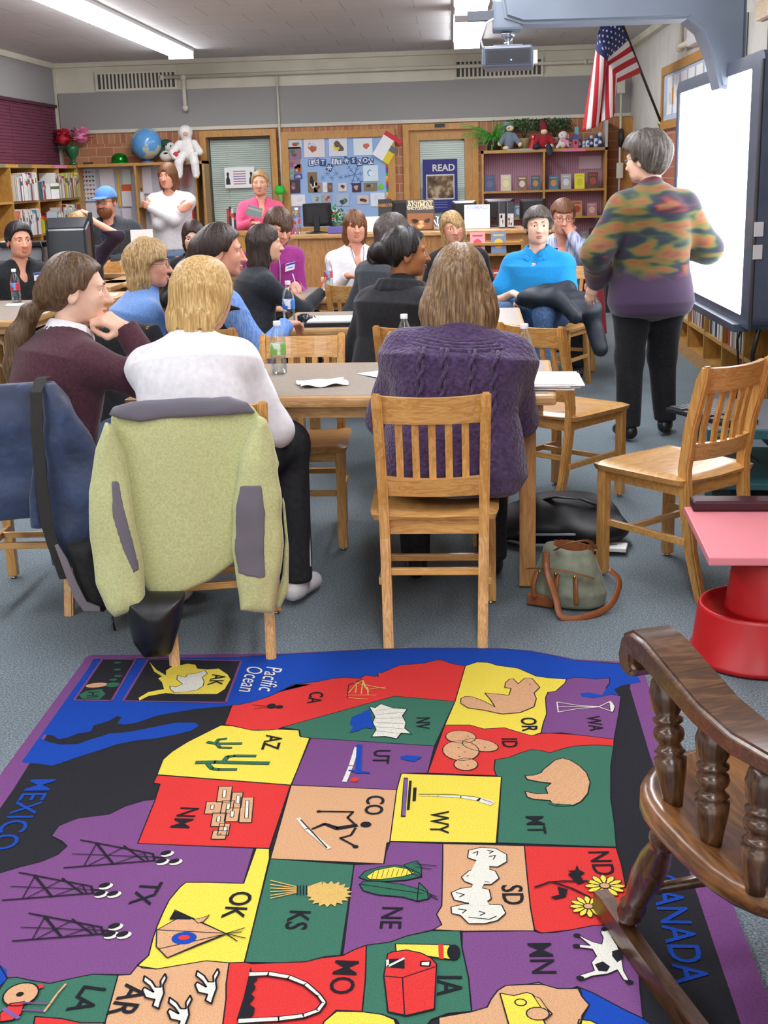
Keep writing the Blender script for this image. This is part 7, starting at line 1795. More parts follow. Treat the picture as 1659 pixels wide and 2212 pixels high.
F = Field((-.19, -.18, -.01), (.19, .18, .30), .005); F.fn((0, 0, .11), [[1, 0, 0], [0, 1, 0], [0, 0, 1]], .26, lambda x, y, z: column(x, y, z, [(-.108, 0, 0, .125, .085), (-.05, 0, 0, .138, .098), (.02, 0, 0, .12, .085), (.08, 0, 0, .095, .055), (.115, 0, 0, .085, .035)], .03), 0); F.ell((0, 0, .235), (.072, .024, .04), None, .01, 'sub'); F.folds(.008, 34, seed=6, n=6, an=(1, 1, .5)); F.half((0, 0, .006), (0, 0, -1), .008); F.mesh('bag_body', [SAGE], pu)
m = MB()
def strap_(m, pts, w=.011):
 P = []
 for i in range(len(pts) - 1):
  for k in range(4):
   t = k / 4; a, b = Vector(pts[i]), Vector(pts[i + 1]); p0 = Vector(pts[max(i - 1, 0)]); p3 = Vector(pts[min(i + 2, len(pts) - 1)])
   P.append(.5 * ((2 * a) + (b - p0) * t + (2 * p0 - 5 * a + 4 * b - p3) * t * t + (3 * a - p0 - 3 * b + p3) * t ** 3))
 P.append(Vector(pts[-1])); m.tube(P, w, 0, 8, None, True, .3)
strap_(m, [(-.06, -.06, .20), (-.02, -.14, .16), (.02, -.155, .07), (.05, -.17, .012), (.12, -.12, .010), (.17, -.03, .03), (.18, .03, .10), (.14, .03, .14)], .012); m.build('shoulder_strap', [TANL], pu)
m = MB(); strap_(m, [(-.03, -.05, .21), (.03, -.09, .25), (.09, -.05, .26), (.10, .0, .22)], .010); m.build('handle', [TANL], pu)
m = MB()
for x in (-.085, .0, .075): strap_(m, [(x, -.105, .04), (x * 1.0, -.112, .09), (x * .9, -.10, .14)], .009)
strap_(m, [(-.13, -.06, .13), (-.05, -.10, .155), (.05, -.10, .155), (.12, -.06, .13)], .008); m.build('side_strap', [TANL], pu)
m = MB(); m.box((-.12, -.092, .008), (-.02, -.075, .05), 0, None, .006); m.build('corner_patch', [TANL], pu)
m = MB()
for i in range(4): m.box((-.05 + i * .008, -.012 + i * .006, .17), (.05 + i * .004, -.009 + i * .006, .235), 0, Matrix.Rotation(.05 * i, 4, 'Y'))
m.build('inner_flap', [TANL], pu)
m = MB()
for x in (-.06, .0, .07): m.ball((x, -.112, .145), .006, 0, 8)
m.build('buckle', [flat('gold', 'd8b45a', .2, 1.0)], pu)
# ---- coats on other chairs
F = Field((-.30, -.14, .28), (.30, .14, .92), .007); slab(F, [(-.20, .86), (.20, .86), (.24, .76), (.27, .5), (.20, .34), (-.2, .34), (-.26, .5), (-.24, .76)], .02, fold=.018, puff=.03, seed=31, ff=18); F.folds(.008, 30, seed=3)
a = math.radians(-25); o = F.mesh('black_coat', [BLACKC], None, (-1.46 + .27 * math.sin(a), 6.05 - .27 * math.cos(a), 0), (0, 0, a)); tag(o, 'black coat over the chair back of the person in blue fleece', 'coat')
m = MB(); m.box((-.02, -.085, .66), (.015, -.08, .70)); o2 = m.build('coat_tag', [WHITEP], o)
F = Field((-.14, -.12, .2), (.16, .12, .92), .007); slab(F, [(-.06, .86), (.05, .87), (.10, .7), (.11, .45), (.05, .3), (-.05, .32), (-.10, .5), (-.09, .75)], .02, fold=.015, puff=.03, seed=33, ff=18)
o = F.mesh('green_jacket', [cloth('bright_green_knit', '5a9a2c', '74b83e', 60)], None, (-.40, 7.83, 0), (0, 0, -.2)); tag(o, 'lime green jacket hanging on the chair behind the black fleece', 'jacket')
F = Field((-.2, -.14, .15), (.2, .14, .95), .007); slab(F, [(-.08, .86), (.06, .84), (.11, .6), (.14, .3), (.06, .22), (-.02, .30), (-.08, .5)], .02, fold=.015, puff=.03, seed=35, ff=18)
o = F.mesh('red_coat', [cloth('dark_red_wool', '6a1420', '861c2a', 40)], None, (.98, 9.0, .05), (0, 0, -.3)); tag(o, 'dark red coat hanging behind the pale chair beside the presenter', 'coat')
# jacket on the lap of the turquoise polo
F = Field((-.32, -.42, .30), (.34, .30, .86), .007)
F.ell((0, -.02, .665), (.26, .17, .055), None, .06).ell((-.10, -.10, .70), (.15, .12, .05), None, .05).ell((.18, -.05, .60), (.13, .16, .07), None, .06).cap((.22, -.10, .58), (.29, -.20, .36), .06, .05, .05).cap((.10, .10, .72), (-.15, .08, .70), .055, .05, .04).cap((-.02, -.16, .70), (.12, -.24, .58), .055, .045, .04).cap((.25, .0, .62), (.30, .05, .42), .05, .04, .04)
F.folds(.013, 30, seed=9, n=7); o = F.mesh('lap_jacket', [noisy('dark_blue_jacket', [(0.3, '171b23'), (0.7, '262e3a')], 20, 3, rough=.55)], None, (.67, 8.30, 0), (0, 0, 0)); tag(o, 'dark blue jacket bundled on the lap of the person in the turquoise polo', 'jacket')
# ============================================================ BACKGROUND THINGS
# ---- snow notice board on the back wall
nb = thing('notice_board', 'big light blue winter notice board in an oak frame between window and door', 'notice board', (0, YB, 0))
m = MB(); framebox(m, -2.07, -.68, .8, 2.03, -.05, .0, .09); m.build('frame', [DOORW], nb)
MB().box((-1.99, -.022, .88), (-.76, -.002, 1.95)).build('blue_panel', [flat('powder_blue', '9dbce6', .8)], nb)
rb = MB()
RB = ['e04a3a', 'f0a030', 'f0e040', '50b050', '4070c8', '8050a8']
for i in range(24): rb.box((-.80, -.026, 1.0 + i * .032), (-.76, -.022, 1.0 + i * .032 + .031), i % 6)
rb.build('rainbow_border', [flat('rb_' + c, c, .6) for c in RB], nb)
m = MB(); q = onY(850, 300, YB)
E_ = lambda px, py: onY(600 + px / 5.925, 270 + py / 5.925, YB - .03)
def pic(x0, y0, x1, y1, c, c2, label, rot=0, shape=None, c3=None, z=0.0, name='pinned_picture', cat='picture', blobs=3):
 a, b = E_(x0, y0), E_(x1, y1); cx, cz = (a.x + b.x) / 2, (a.z + b.z) / 2; w, h = abs(b.x - a.x) / 2, abs(a.z - b.z) / 2
 t = thing(name, label, cat, (cx, YB - .03 - z, cz)); t.rotation_euler = (0, rot, 0)
 MB().box((-w, -.002, -h), (w, .004, h)).build('sheet', [flat('pic_' + c, c, .7)], t)
 m = MB(); r = random.Random(int(x0 + y0))
 for k in range(blobs):
  bx, bz = r.uniform(-.35, .35) * w, r.uniform(-.35, .3) * h; n = 9; P = [(bx + w * .42 * r.uniform(.6, 1.1) * math.cos(2 * PI * i / n), bz + h * .42 * r.uniform(.6, 1.1) * math.sin(2 * PI * i / n)) for i in range(n)]
  m.prism(P, .002 + k * .0004, .0026 + k * .0004, k % 2, Matrix(((1, 0, 0, 0), (0, 0, -1, 0), (0, 1, 0, 0), (0, 0, 0, 1))))
 m.build('artwork', [flat('pic_' + c2, c2, .7), flat('pic_' + (c3 or c2), c3 or c2, .7)], t); return t
pic(330, 175, 605, 410, 'e6e0e4', 'b8653a', 'framed snow scene with a reddish animal at the top left of the snow board', c3='c9d6e8')
pic(650, 165, 890, 395, 'dfe3ea', '6b5a50', 'snowy picture with a dark animal, top middle of the snow board', c3='e8d23c')
pic(965, 175, 1215, 385, 'e3eef2', 'd0705a', 'white picture with a tiny red shape, top right of the snow board', c3='b8d8e4', blobs=1)
pic(120, 190, 310, 300, 'd0d8da', 'c04a3a', 'round collage cuttings at the top left corner of the snow board', c3='5a9a70')
pic(125, 285, 300, 430, '9a7a90', '4a7a5a', 'purple collage strip at the left edge of the snow board', c3='7a4a5a')
pic(130, 440, 290, 555, 'a67c86', '8a5a9a', 'pink-brown collage square at the left edge of the snow board', c3='b89a80')
pic(215, 505, 305, 620, 'b06a48', '8a3a2c', 'orange face picture at the left of the snow board', c3='e0b090')
pic(140, 560, 215, 680, '8aa8b0', '70a080', 'grey-green cutting below the pink collage square', c3='b0b0c8')
pic(205, 630, 315, 690, '3c66b0', 'd0908a', 'small bright blue picture above the dark group photo', c3='d0d0e0')
pic(140, 700, 290, 870, '4a3c44', '8a5a5a', 'dark group photo at the left of the snow board', c3='a88a90')
pic(380, 605, 510, 860, '8c7250', 'e8e2c8', 'tall penguin picture on the snow board', c3='1e2026', blobs=4)
pic(460, 740, 560, 860, 'b0907a', '5a4438', 'brown photo tucked beside the penguin picture', c3='d0bca8')
pic(575, 735, 635, 860, 'eceae6', 'd8d4cc', 'plain white slip in the middle row of the snow board', blobs=1)
pic(640, 740, 700, 855, '7a5a48', 'a07a60', 'narrow brown photo in the middle row of the snow board')
pic(770, 745, 885, 850, 'dcd6d4', '5a3c38', 'photo of a brown animal in snow in the middle row', blobs=2)
pic(950, 745, 1070, 855, '4a3440', 'c0aab0', 'dark photo with pale shapes in the middle row of the snow board')
pic(1100, 740, 1275, 840, '8a7c64', '4a4636', 'photo of a group of birds in the middle row', c3='b0a070')
pic(1090, 520, 1290, 715, 'd6ecf4', '4a9ad0', 'white and blue poem sheet with a snowman on the snow board', c3='e8f4fa', blobs=2)
pic(150, 895, 355, 1035, 'eeeef0', 'e2e2e6', 'blank white sheet at the lower left of the snow board', blobs=1)
pic(430, 905, 560, 995, 'b8c4c4', '7a8a88', 'grey-green photo above the black monitor', c3='d8dcd0')
pic(580, 890, 690, 990, 'c0a898', '6a5a90', 'photo of two children above the black monitor', c3='a06a50')
pic(745, 875, 920, 1035, 'b4c0d4', '3c4450', 'photo of a dark bird over snow at the bottom of the snow board', c3='8a98b0')
pic(1015, 900, 1165, 1010, 'd8c8bc', '6a3c2c', 'photo of a brown animal with an orange disc at the bottom row', c3='3a2820')
pic(1185, 870, 1370, 1040, 'e4eaf2', 'd6e0ee', 'pale sheet at the lower right of the snow board', blobs=1)
pic(155, 1045, 290, 1180, 'a08a9c', 'c8b85a', 'mauve collage piece at the lower left corner of the snow board', c3='7a90b0')
pic(700, 1075, 800, 1180, 'e8ecf0', '4a7ab8', 'white card with blue letters right of the black monitor', blobs=2)
m = MB(); a = E_(1322, 785); m.prism([(-.038, 0), (0, -.045), (.038, 0), (0, .045)], -.002, .002, 0, Matrix.Translation((a.x, YB - .03, a.z)) @ Matrix.Rotation(PI / 2, 4, 'X')); tag(m.build('green_diamond', [flat('lime_paper', '7ad03a', .7)]), 'lime green diamond at the right of the snow board', 'cutout')
# calendar hanging at an angle
t = thing('hanging_calendar', 'tilted calendar sheet in white, yellow and red over the corner of the snow board', 'calendar', (E_(1390, 310).x, YB - .055, E_(1390, 310).z)); t.rotation_euler = (0, math.radians(33), 0)
MB().box((-.115, -.003, -.14), (.03, .003, .13)).build('white_page', [WHITEP], t); MB().box((.03, -.003, -.14), (.115, .003, .0)).build('yellow_block', [flat('cal_yellow', 'e8cf2c', .6)], t); MB().box((.03, -.003, .0), (.115, .003, .07)).build('grey_block', [flat('cal_grey', '6a6a68', .6)], t); MB().box((-.115, -.004, .13), (.125, .004, .185)).build('red_header', [flat('cal_red', 'd0303a', .6)], t)
# the words on the board
for ch, x, y, dark, ro in (('L', 430, 485, 0, .1), ('E', 498, 472, 0, -.1), ('T', 578, 480, 1, .05), ('I', 720, 468, 0, .1), ('T', 785, 468, 0, -.05), ('S', 968, 455, 1, 0), ('N', 1048, 475, 0, .1), ('O', 1120, 455, 1, 0), ('W', 1190, 465, 0, -.05), ('*', 662, 545, 1, .5), ('*', 878, 455, 1, .4)):
 a = E_(x, y); t = thing('letter_card', ('small blue snowflake card %s on the snow board' % ('below the letter T of LET' if x == 662 else 'before the word SNOW')) if ch == '*' else '%s letter card %s of the word %s on the snow board' % ('dark blue' if dark else 'white and blue', ch, 'LET' if x < 600 else ('IT' if x < 900 else 'SNOW')), 'letter card', (a.x, YB - .03, a.z)); t.rotation_euler = (0, ro, 0)
 MB().box((-.036, -.002, -.04), (.036, .003, .04)).build('card', [flat('navy_card', '2f5288', .7)], t)
 if not dark: MB().box((-.029, -.0028, -.033), (.029, -.002, .033)).build('card_face', [flat('pale_card', 'dfe6f0', .7)], t)
 v, f = text_mesh(ch, .075 if ch != '*' else .14, .002); m = MB(); m.add(v, f, 0, Matrix.Translation((0, -.0035, 0 if ch != '*' else -.03)) @ Matrix.Rotation(PI / 2, 4, 'X')); m.build('letter', [flat('navy_card', '2f5288', .7) if not dark else flat('pale_card', 'dfe6f0', .7)], t)
m = MB(); c = E_(985, 635)
for k in range(6):
 a = k * PI / 3 + .15; d = Vector((math.cos(a), 0, math.sin(a))); p = Vector((c.x, YB - .027, c.z)); m.tube([p, p + d * .13], .003, 0, 4)
 for u in (.06, .1):
  for s in (-1, 1): d2 = Vector((math.cos(a + s * .9), 0, math.sin(a + s * .9))); m.tube([p + d * u, p + d * u + d2 * .035], .0025, 0, 4)
tag(m.build('snowflake_cutout', [flat('flake_blue', '5f86b8', .7)]), 'large dark blue snowflake on the snow board', 'cutout')
m = MB(); c = E_(690, 640)
for q in range(5):
 for k in range(6): a = k * PI / 3 + q; p = Vector((c.x + (q - 2) * .055, YB - .027, c.z + (.02 if q % 2 else -.03))); m.tube([p, p + Vector((math.cos(a), 0, math.sin(a))) * .035], .002, 0, 4)
o = m.build('glitter_flakes', [flat('flake_pale', '7f9cc0', .7)]); tag(o, 'cluster of fine pale snowflakes in the middle of the snow board', 'cutout'); o['kind'] = 'stuff'
# green frog puppet hanging between
q = onY(605, 412, YB - .12); fg = thing('frog_puppet', 'bright green frog puppet hanging from the thin conduit', 'puppet', (q.x, YB - .14, q.z))
F = Field((-.12, -.1, -.12), (.12, .1, .12), .005); F.ell((0, 0, 0), (.065, .05, .055), None, .02).ell((-.03, -.02, .05), (.02, .02, .02), None, .01).ell((.03, -.02, .05), (.02, .02, .02), None, .01); F.mesh('head', [flat('frog_green', '35c840', .7)], fg)
F = Field((-.12, -.1, -.2), (.12, .1, .02), .005); F.cap((0, 0, -.03), (.01, 0, -.13), .035, .02, .01); F.mesh('body', [flat('frog_belly', 'a8b060', .7)], fg)
# window sign
a, b = onY(484, 362, YB + .0), onY(551, 405, YB + .0); sg_ = thing('window_sign', 'white notice with two dark cats and lines of print taped inside the window', 'sign', ((a.x + b.x) / 2, YB + .005, (a.z + b.z) / 2)); w, h = (b.x - a.x) / 2, (a.z - b.z) / 2
MB().box((-w, -.002, -h), (w, .002, h)).build('sheet', [WHITEP], sg_)
m = MB()
for k, c in enumerate((0, 1, 2, 1, 2, 1)): m.box((-w * .42, -.003, h * .55 - k * h * .24), (w * .42, -.0021, h * .55 - k * h * .24 + h * .09), c)
m.build('print_line', [flat('ink_olive', 'a0a050', .7), flat('ink_red', 'b85a6a', .7), flat('ink_blue', '6a78a8', .7)], sg_)
for s in (-1, 1):
 m = MB(); m.prism([(s * (w * .78) + x * .9, z) for x, z in ((-.03, -.08), (.03, -.08), (.025, -.02), (.012, .01), (.018, .05), (.008, .065), (-.008, .065), (-.018, .05), (-.012, .01), (-.028, -.02))], .002, .003, 0, Matrix(((1, 0, 0, 0), (0, 0, -1, 0), (0, 1, 0, 0), (0, 0, 0, 1)))); m.build('cat_silhouette', [BLACKP], sg_)
# READ poster
a, b = onY(913, 345, YB - .0), onY(989, 455, YB - .0); ps = thing('read_poster', 'dark blue poster headed READ with a framed painting, on the door', 'poster', ((a.x + b.x) / 2, YB - .006, (a.z + b.z) / 2)); w, h = (b.x - a.x) / 2, (a.z - b.z) / 2
MB().box((-w, -.002, -h), (w, .004, h)).build('sheet', [flat('royal_blue', '2b2f7c', .6)], ps)
MB().box((-w * .82, -.003, -h * .55), (w * .82, -.002, h * .42)).build('picture_border', [flat('poster_white', 'dcdcd8', .6)], ps)
m = MB(); m.box((-w * .77, -.004, -h * .50), (w * .77, -.003, h * .37), 0); m.build('picture', [noisy('painting_brown', [(.35, '3c2c20'), (.5, '7a6048'), (.62, 'b8a888')], 9, 3, rough=.6)], ps)
v, f = text_mesh('READ', h * .36, .003); m = MB(); m.add(v, f, 0, Matrix.Translation((w * .2, -.004, h * .66)) @ Matrix.Rotation(PI / 2, 4, 'X')); m.build('heading', [flat('poster_white', 'dcdcd8', .6)], ps)
m = MB()
for k in range(3): m.box((-w * .4, -.003, -h * (.66 + .1 * k)), (w * .4, -.002, -h * (.64 + .1 * k)))
m.build('print_line', [flat('poster_text', '8a8cc0', .6)], ps)
# ---- on top of the left bookcase
def top_at(px, py, y=15.4): p = onY(px, py, y); return Vector((p.x, y, 1.7205))
gx = onY(316, 308, 15.4); gr = .188
gl = thing('globe', 'blue world globe on top of the back left bookcase', 'globe', (gx.x, 15.4, 1.7205)); gl['group'] = ''
del gl['group']
def globemat():
 m, nt, b = _mat('globe_map'); co = _coord(nt); nz = _n(nt, 'ShaderNodeTexNoise'); nz.inputs['Scale'].default_value = 5.5; nz.inputs['Detail'].default_value = 5; nt.links.new(co, nz.inputs[0])
 nt.links.new(_ramp(nt, nz.outputs['Fac'], [(.50, '5f9fd8'), (.54, '8ab8d8'), (.56, 'c9c2a0'), (.7, 'bfae90')]), b.inputs['Base Color']); b.inputs['Roughness'].default_value = .18; return m
m = MB(); bm = bmesh.new(); bmesh.ops.create_uvsphere(bm, u_segments=36, v_segments=24, radius=gr)
for v in bm.verts: v.co.z += gr + .03
m.bm(bm, 0, None, True); m.build('sphere', [globemat()], gl); m = MB(); m.lathe([(.08, 0), (.075, .012), (.03, .022), (.025, .035)], 0, 24); m.build('base', [flat('globe_base', '3f74b8', .3)], gl)
p = top_at(258, 345); hh = thing('green_bowl', 'shiny metallic green dome hat on the back left bookcase', 'hat', p); m = MB(); m.lathe([(.14, 0), (.14, .006), (.10, .010), (.098, .05), (.082, .09), (.05, .115), (.01, .122)], 0, 28); m.build('dome', [flat('metal_green', '1f9a2c', .15, .75)], hh)
p = top_at(190, 352); m = MB(); m.box((p.x - .05, 15.35, 1.7205), (p.x + .06, 15.40, 1.745)); tag(m.build('dark_strip_box', [flat('dark_brown', '4a342c', .6)]), 'small dark brown block on the bookcase left of the green dome', 'box')
# vase with flowers
p = top_at(158, 352, 15.40); va = thing('flower_vase', 'green vase of red and pink artificial flowers in the corner of the bookcases', 'vase', p); m = MB(); m.lathe([(.05, 0), (.055, .01), (.025, .04), (.022, .06), (.07, .12), (.085, .19), (.08, .23), (.074, .23), (.07, .15)], 0, 22); m.build('vase_body', [flat('vase_green', '2c6a44', .25)], va)
def blossom(cx, cz, c, nm, parent, cy=0, R=.12, n=34, seed=1):
 m = MB(); r = random.Random(seed)
 for i in range(n):
  a, b = r.uniform(0, 2 * PI), r.uniform(-.3, 1); d = Vector((math.cos(a) * math.sqrt(1 - b * b * .8), math.sin(a) * math.sqrt(1 - b * b * .8), b)).normalized(); P = Vector((cx, cy, cz)) + d * R * .7; u = d.cross(Vector((.3, .2, 1))).normalized(); v = d.cross(u)
  vs = [P, P + u * .028 + d * .02, P + d * .055 + u * .018, P + d * .055 - u * .018, P - u * .028 + d * .02]; m.add(vs, [(0, 1, 2, 3, 4)], r.randint(0, 1)); m.add([q + v * .003 for q in vs], [(4, 3, 2, 1, 0)], 0)
 m.ball((cx, cy, cz), (R * .72, R * .72, R * .62), 0, 10); return m.build(nm, c, parent)
blossom(-.10, .30, [flat('flower_red', 'c42038', .6), flat('flower_red2', 'e04058', .6)], 'red_blossom', va, seed=3); blossom(.12, .32, [flat('flower_pink', 'e882ac', .6), flat('flower_pink2', 'f2b0c8', .6)], 'pink_blossom', va, seed=5)
m = MB(); r = random.Random(9)
for i in range(26): a = r.uniform(0, 2 * PI); q = Vector((-.12 + .14 * math.cos(a), .10 * math.sin(a), .22 + r.uniform(-.06, .06))); m.tube([Vector((0, 0, .22)), q, q + Vector((r.uniform(-.03, .03), 0, -.05))], [.003, .012, .001], 0, 5, None, True, .3)
m.build('leaves', [flat('dark_leaf', '22402c', .7)], va)
# toys on left bookcase: white plush doll, small green-capped toy
def plush(name, label, cat, loc, rz, parts, vox=.006, ext=.35, fold=.002):
 t = thing(name, label, cat, loc, rz)
 for nm, mat, prims in parts:
  F = Field((-ext, -ext * .7, -.25), (ext, ext * .7, ext * 1.6), vox)
  for q in prims:
   if q[0] == 'e': F.ell(q[1], q[2], None, .015)
   else: F.chain(q[1], q[2], .015)
  F.folds(fold, 90, seed=2); F.mesh(nm, [mat], t)
 return t
WPL = cloth('white_plush', 'd8d6d2', 'f0eee9', 90); CRM = flat('cream_felt', 'e8dcb8', .8)
q = onY(405, 350, 15.22)
plush('plush_doll', 'white plush figure in a bonnet sitting on the bookcase edge, legs dangling', 'soft toy', (q.x, 15.27, 1.7205), 0,
      [('body', WPL, [('e', (0, 0, .13), (.10, .08, .14)), ('c', [(-.06, -.08, .05), (-.08, -.17, -.02), (-.085, -.17, -.15)], [.055, .05, .045]), ('c', [(.08, -.08, .05), (.11, -.17, -.02), (.12, -.17, -.15)], [.055, .05, .045]), ('c', [(-.09, -.02, .2), (-.17, -.08, .10), (-.14, -.12, .05)], [.045, .04, .035]), ('c', [(.09, -.02, .2), (.16, -.06, .10)], [.045, .04])]),
       ('bonnet', WPL, [('e', (-.01, 0, .33), (.085, .08, .085)), ('e', (0, 0, .25), (.06, .05, .04))]), ('face', flat('doll_face', 'd8a888', .7), [('e', (.0, -.065, .315), (.035, .02, .03))]), ('foot', CRM, [('e', (-.085, -.18, -.18), (.035, .045, .03)), ('e', (.12, -.18, -.18), (.035, .045, .03))]), ('red_heart', flat('doll_red', 'c02838', .7), [('e', (-.12, -.13, .07), (.035, .02, .04))])], ext=.33)
q = onY(357, 342, 15.32)
plush('plush_zebra', 'small white and black plush toy in a green cap beside the globe', 'soft toy', (q.x, 15.42, 1.7205), 0,
      [('body', WPL, [('e', (0, 0, .07), (.09, .07, .07)), ('c', [(.08, -.02, .05), (.16, -.04, .03)], [.03, .025])]), ('head', WPL, [('e', (.05, -.02, .17), (.065, .055, .06)), ('e', (.09, -.06, .15), (.03, .035, .028))]), ('cap', flat('cap_darkgreen', '1f4a38', .7), [('e', (.0, .0, .215), (.075, .06, .05)), ('e', (-.06, 0, .13), (.04, .04, .08))]), ('stripe', BLACKP, [('e', (.02, -.055, .19), (.012, .012, .02)), ('e', (.07, -.07, .18), (.01, .012, .015)), ('e', (.0, -.06, .1), (.03, .02, .012))])], ext=.28)
# ---- right bookcase top: fern, two dark plants, toys
TB = 1.7355
def plant(px, y, kind, label, seed, R=.2):
 p = onY(px, 320, y); t = thing('potted_plant', label, 'plant', (p.x, y, TB)); m = MB(); m.lathe([(.07, 0), (.085, .12), (.09, .13), (.08, .13), (.075, .1)], 0, 18)
 m.build('pot', [flat('pot_' + kind, {'fern': '3a342e', 'dark': 'a89a78'}[kind], .7)], t); r = random.Random(seed); m = MB()
 if kind == 'fern':
  for i in range(46):
   a = r.uniform(0, 2 * PI); L = r.uniform(.28, .46); up = r.uniform(.25, 1.0); pts = [Vector((math.cos(a) * L * u * (1.15 - .3 * up), -abs(math.sin(a)) * .16 * u + .05 * math.sin(a) * u, .12 + up * L * .95 * u - .55 * L * u * u * (1.25 - up * .6))) for u in np.linspace(0, 1, 8)]
   for k in range(7):
    a1, b1 = pts[k], pts[k + 1]; d = (b1 - a1).normalized(); n_ = Vector((-d.z, 0, d.x)); w_ = .034 * (1 - k / 8)
    for s in (-1, 1):
     for hh_ in (.15, .65):
      c = a1.lerp(b1, hh_); m.add([c, c + d * .016 + n_ * s * w_ * .5, c + d * .022 + n_ * s * w_, c + d * .006 + n_ * s * w_ * .55], [(0, 1, 2, 3)], r.randint(0, 1))
   m.tube(pts, .0022, 0, 4)
 else:
  for i in range(420):
   a, b = r.uniform(0, 2 * PI), r.uniform(-.35, 1); rr = R * r.uniform(.45, 1.0); c = Vector((math.cos(a) * rr * 1.05, math.sin(a) * rr * .55, .25 + b * R * .62 * (1 - .3 * rr / R))); u = Vector((r.gauss(0, 1), r.gauss(0, 1), r.gauss(0, 1))).normalized(); v = u.cross(Vector((r.gauss(0, 1), 1, .3))).normalized()
   m.add([c - u * .017, c + v * .009, c + u * .017, c - v * .009], [(0, 1, 2, 3)], r.randint(0, 1))
  for i in range(8): a = i * .8; m.tube([(0, 0, .12), (.08 * math.cos(a), .04 * math.sin(a), .3)], .003, 0, 4)
 m.build('foliage', [flat('leaf_' + kind, {'fern': '3f9a34', 'dark': '234a2a'}[kind], .5), flat('leaf2_' + kind, {'fern': '62b848', 'dark': '3a6a44'}[kind], .5)], t)
plant(1066, 15.42, 'fern', 'bright green fern at the left end of the right bookcase top', 4)
plant(1132, 15.46, 'dark', 'dark small-leaved plant on the right bookcase between the two dressed toys', 6); plant(1198, 15.46, 'dark', 'dark small-leaved plant on the right bookcase behind the seated gnome', 8)
GREYD = cloth('grey_denim_doll', '6a7688', '8490a2', 60)
q = onY(1100, 318, 15.36)
plush('plush_doll', 'plush figure in a grey hat and coat standing beside the fern', 'soft toy', (q.x, 15.36, TB), 0, [('body', GREYD, [('e', (0, 0, .11), (.065, .05, .11)), ('c', [(-.05, 0, .17), (-.10, -.02, .09)], [.03, .03]), ('c', [(.05, 0, .17), (.11, -.02, .08)], [.03, .03])]), ('hat', GREYD, [('e', (-.01, .01, .29), (.07, .055, .06)), ('c', [(-.05, .02, .28), (-.08, .03, .2)], [.035, .02])]), ('face', CRM, [('e', (.01, -.03, .245), (.045, .035, .035))]), ('nose', flat('carrot', 'd0603a', .6), [('c', [(.0, -.06, .25), (-.03, -.09, .24)], [.008, .003])]), ('hand', CRM, [('e', (-.115, -.02, .075), (.026, .025, .03)), ('e', (.125, -.03, .06), (.026, .025, .03))]), ('foot', CRM, [('e', (-.04, -.05, .02), (.04, .04, .025))])], ext=.2, vox=.005)
REDF = cloth('red_felt', '8e1e26', 'a82a32', 40); q = onY(1175, 318, 15.33)
plush('gnome_doll', 'seated gnome toy in a tall pointed red hat and red coat', 'soft toy', (q.x, 15.33, TB), 0, [('body', REDF, [('e', (0, 0, .09), (.07, .055, .09)), ('c', [(-.06, 0, .13), (-.11, -.03, .06)], [.03, .03]), ('c', [(.06, 0, .13), (.11, -.03, .06)], [.03, .03])]), ('hat', flat('dark_red_hat', '7c1c28', .8), [('c', [(0, 0, .23), (-.02, .0, .32), (-.045, 0, .42)], [.05, .03, .01])]), ('face', CRM, [('e', (0, -.02, .195), (.042, .04, .035))]), ('boot', flat('navy_boot', '20283c', .6), [('e', (-.09, -.05, .025), (.05, .04, .03)), ('c', [(.05, -.08, .02), (.06, -.12, -.05)], [.035, .035])]), ('leg', CRM, [('e', (.06, -.07, .03), (.05, .03, .025))])], ext=.2, vox=.005)
q = onY(1151, 318, 15.34); plush('red_figurine', 'small bright red caped figurine left of the seated gnome', 'figurine', (q.x, 15.34, TB), 0, [('cape', flat('bright_red', 'c81e2c', .5), [('c', [(0, 0, .02), (0, 0, .10)], [.055, .025]), ('e', (0, 0, .14), (.03, .03, .035))]), ('face', CRM, [('e', (0, -.025, .14), (.014, .012, .015))])], ext=.14, vox=.005)
q = onY(1216, 318, 15.34); plush('plush_lamb', 'white plush lamb with a pink scarf on the right bookcase', 'soft toy', (q.x, 15.34, TB), 0, [('body', WPL, [('e', (0, 0, .06), (.055, .05, .06)), ('c', [(-.04, -.02, .05), (-.07, -.04, .015)], [.022, .02])]), ('head', WPL, [('e', (0, -.01, .145), (.055, .05, .05))]), ('scarf', flat('pink_scarf', 'e89ab0', .7), [('c', [(-.02, -.04, .095), (.05, -.04, .07), (.06, -.05, .02)], [.018, .018, .014]), ('e', (.06, -.01, .13), (.014, .02, .03))]), ('eye', BLACKP, [('e', (-.02, -.058, .15), (.008, .006, .008))])], ext=.14, vox=.005)
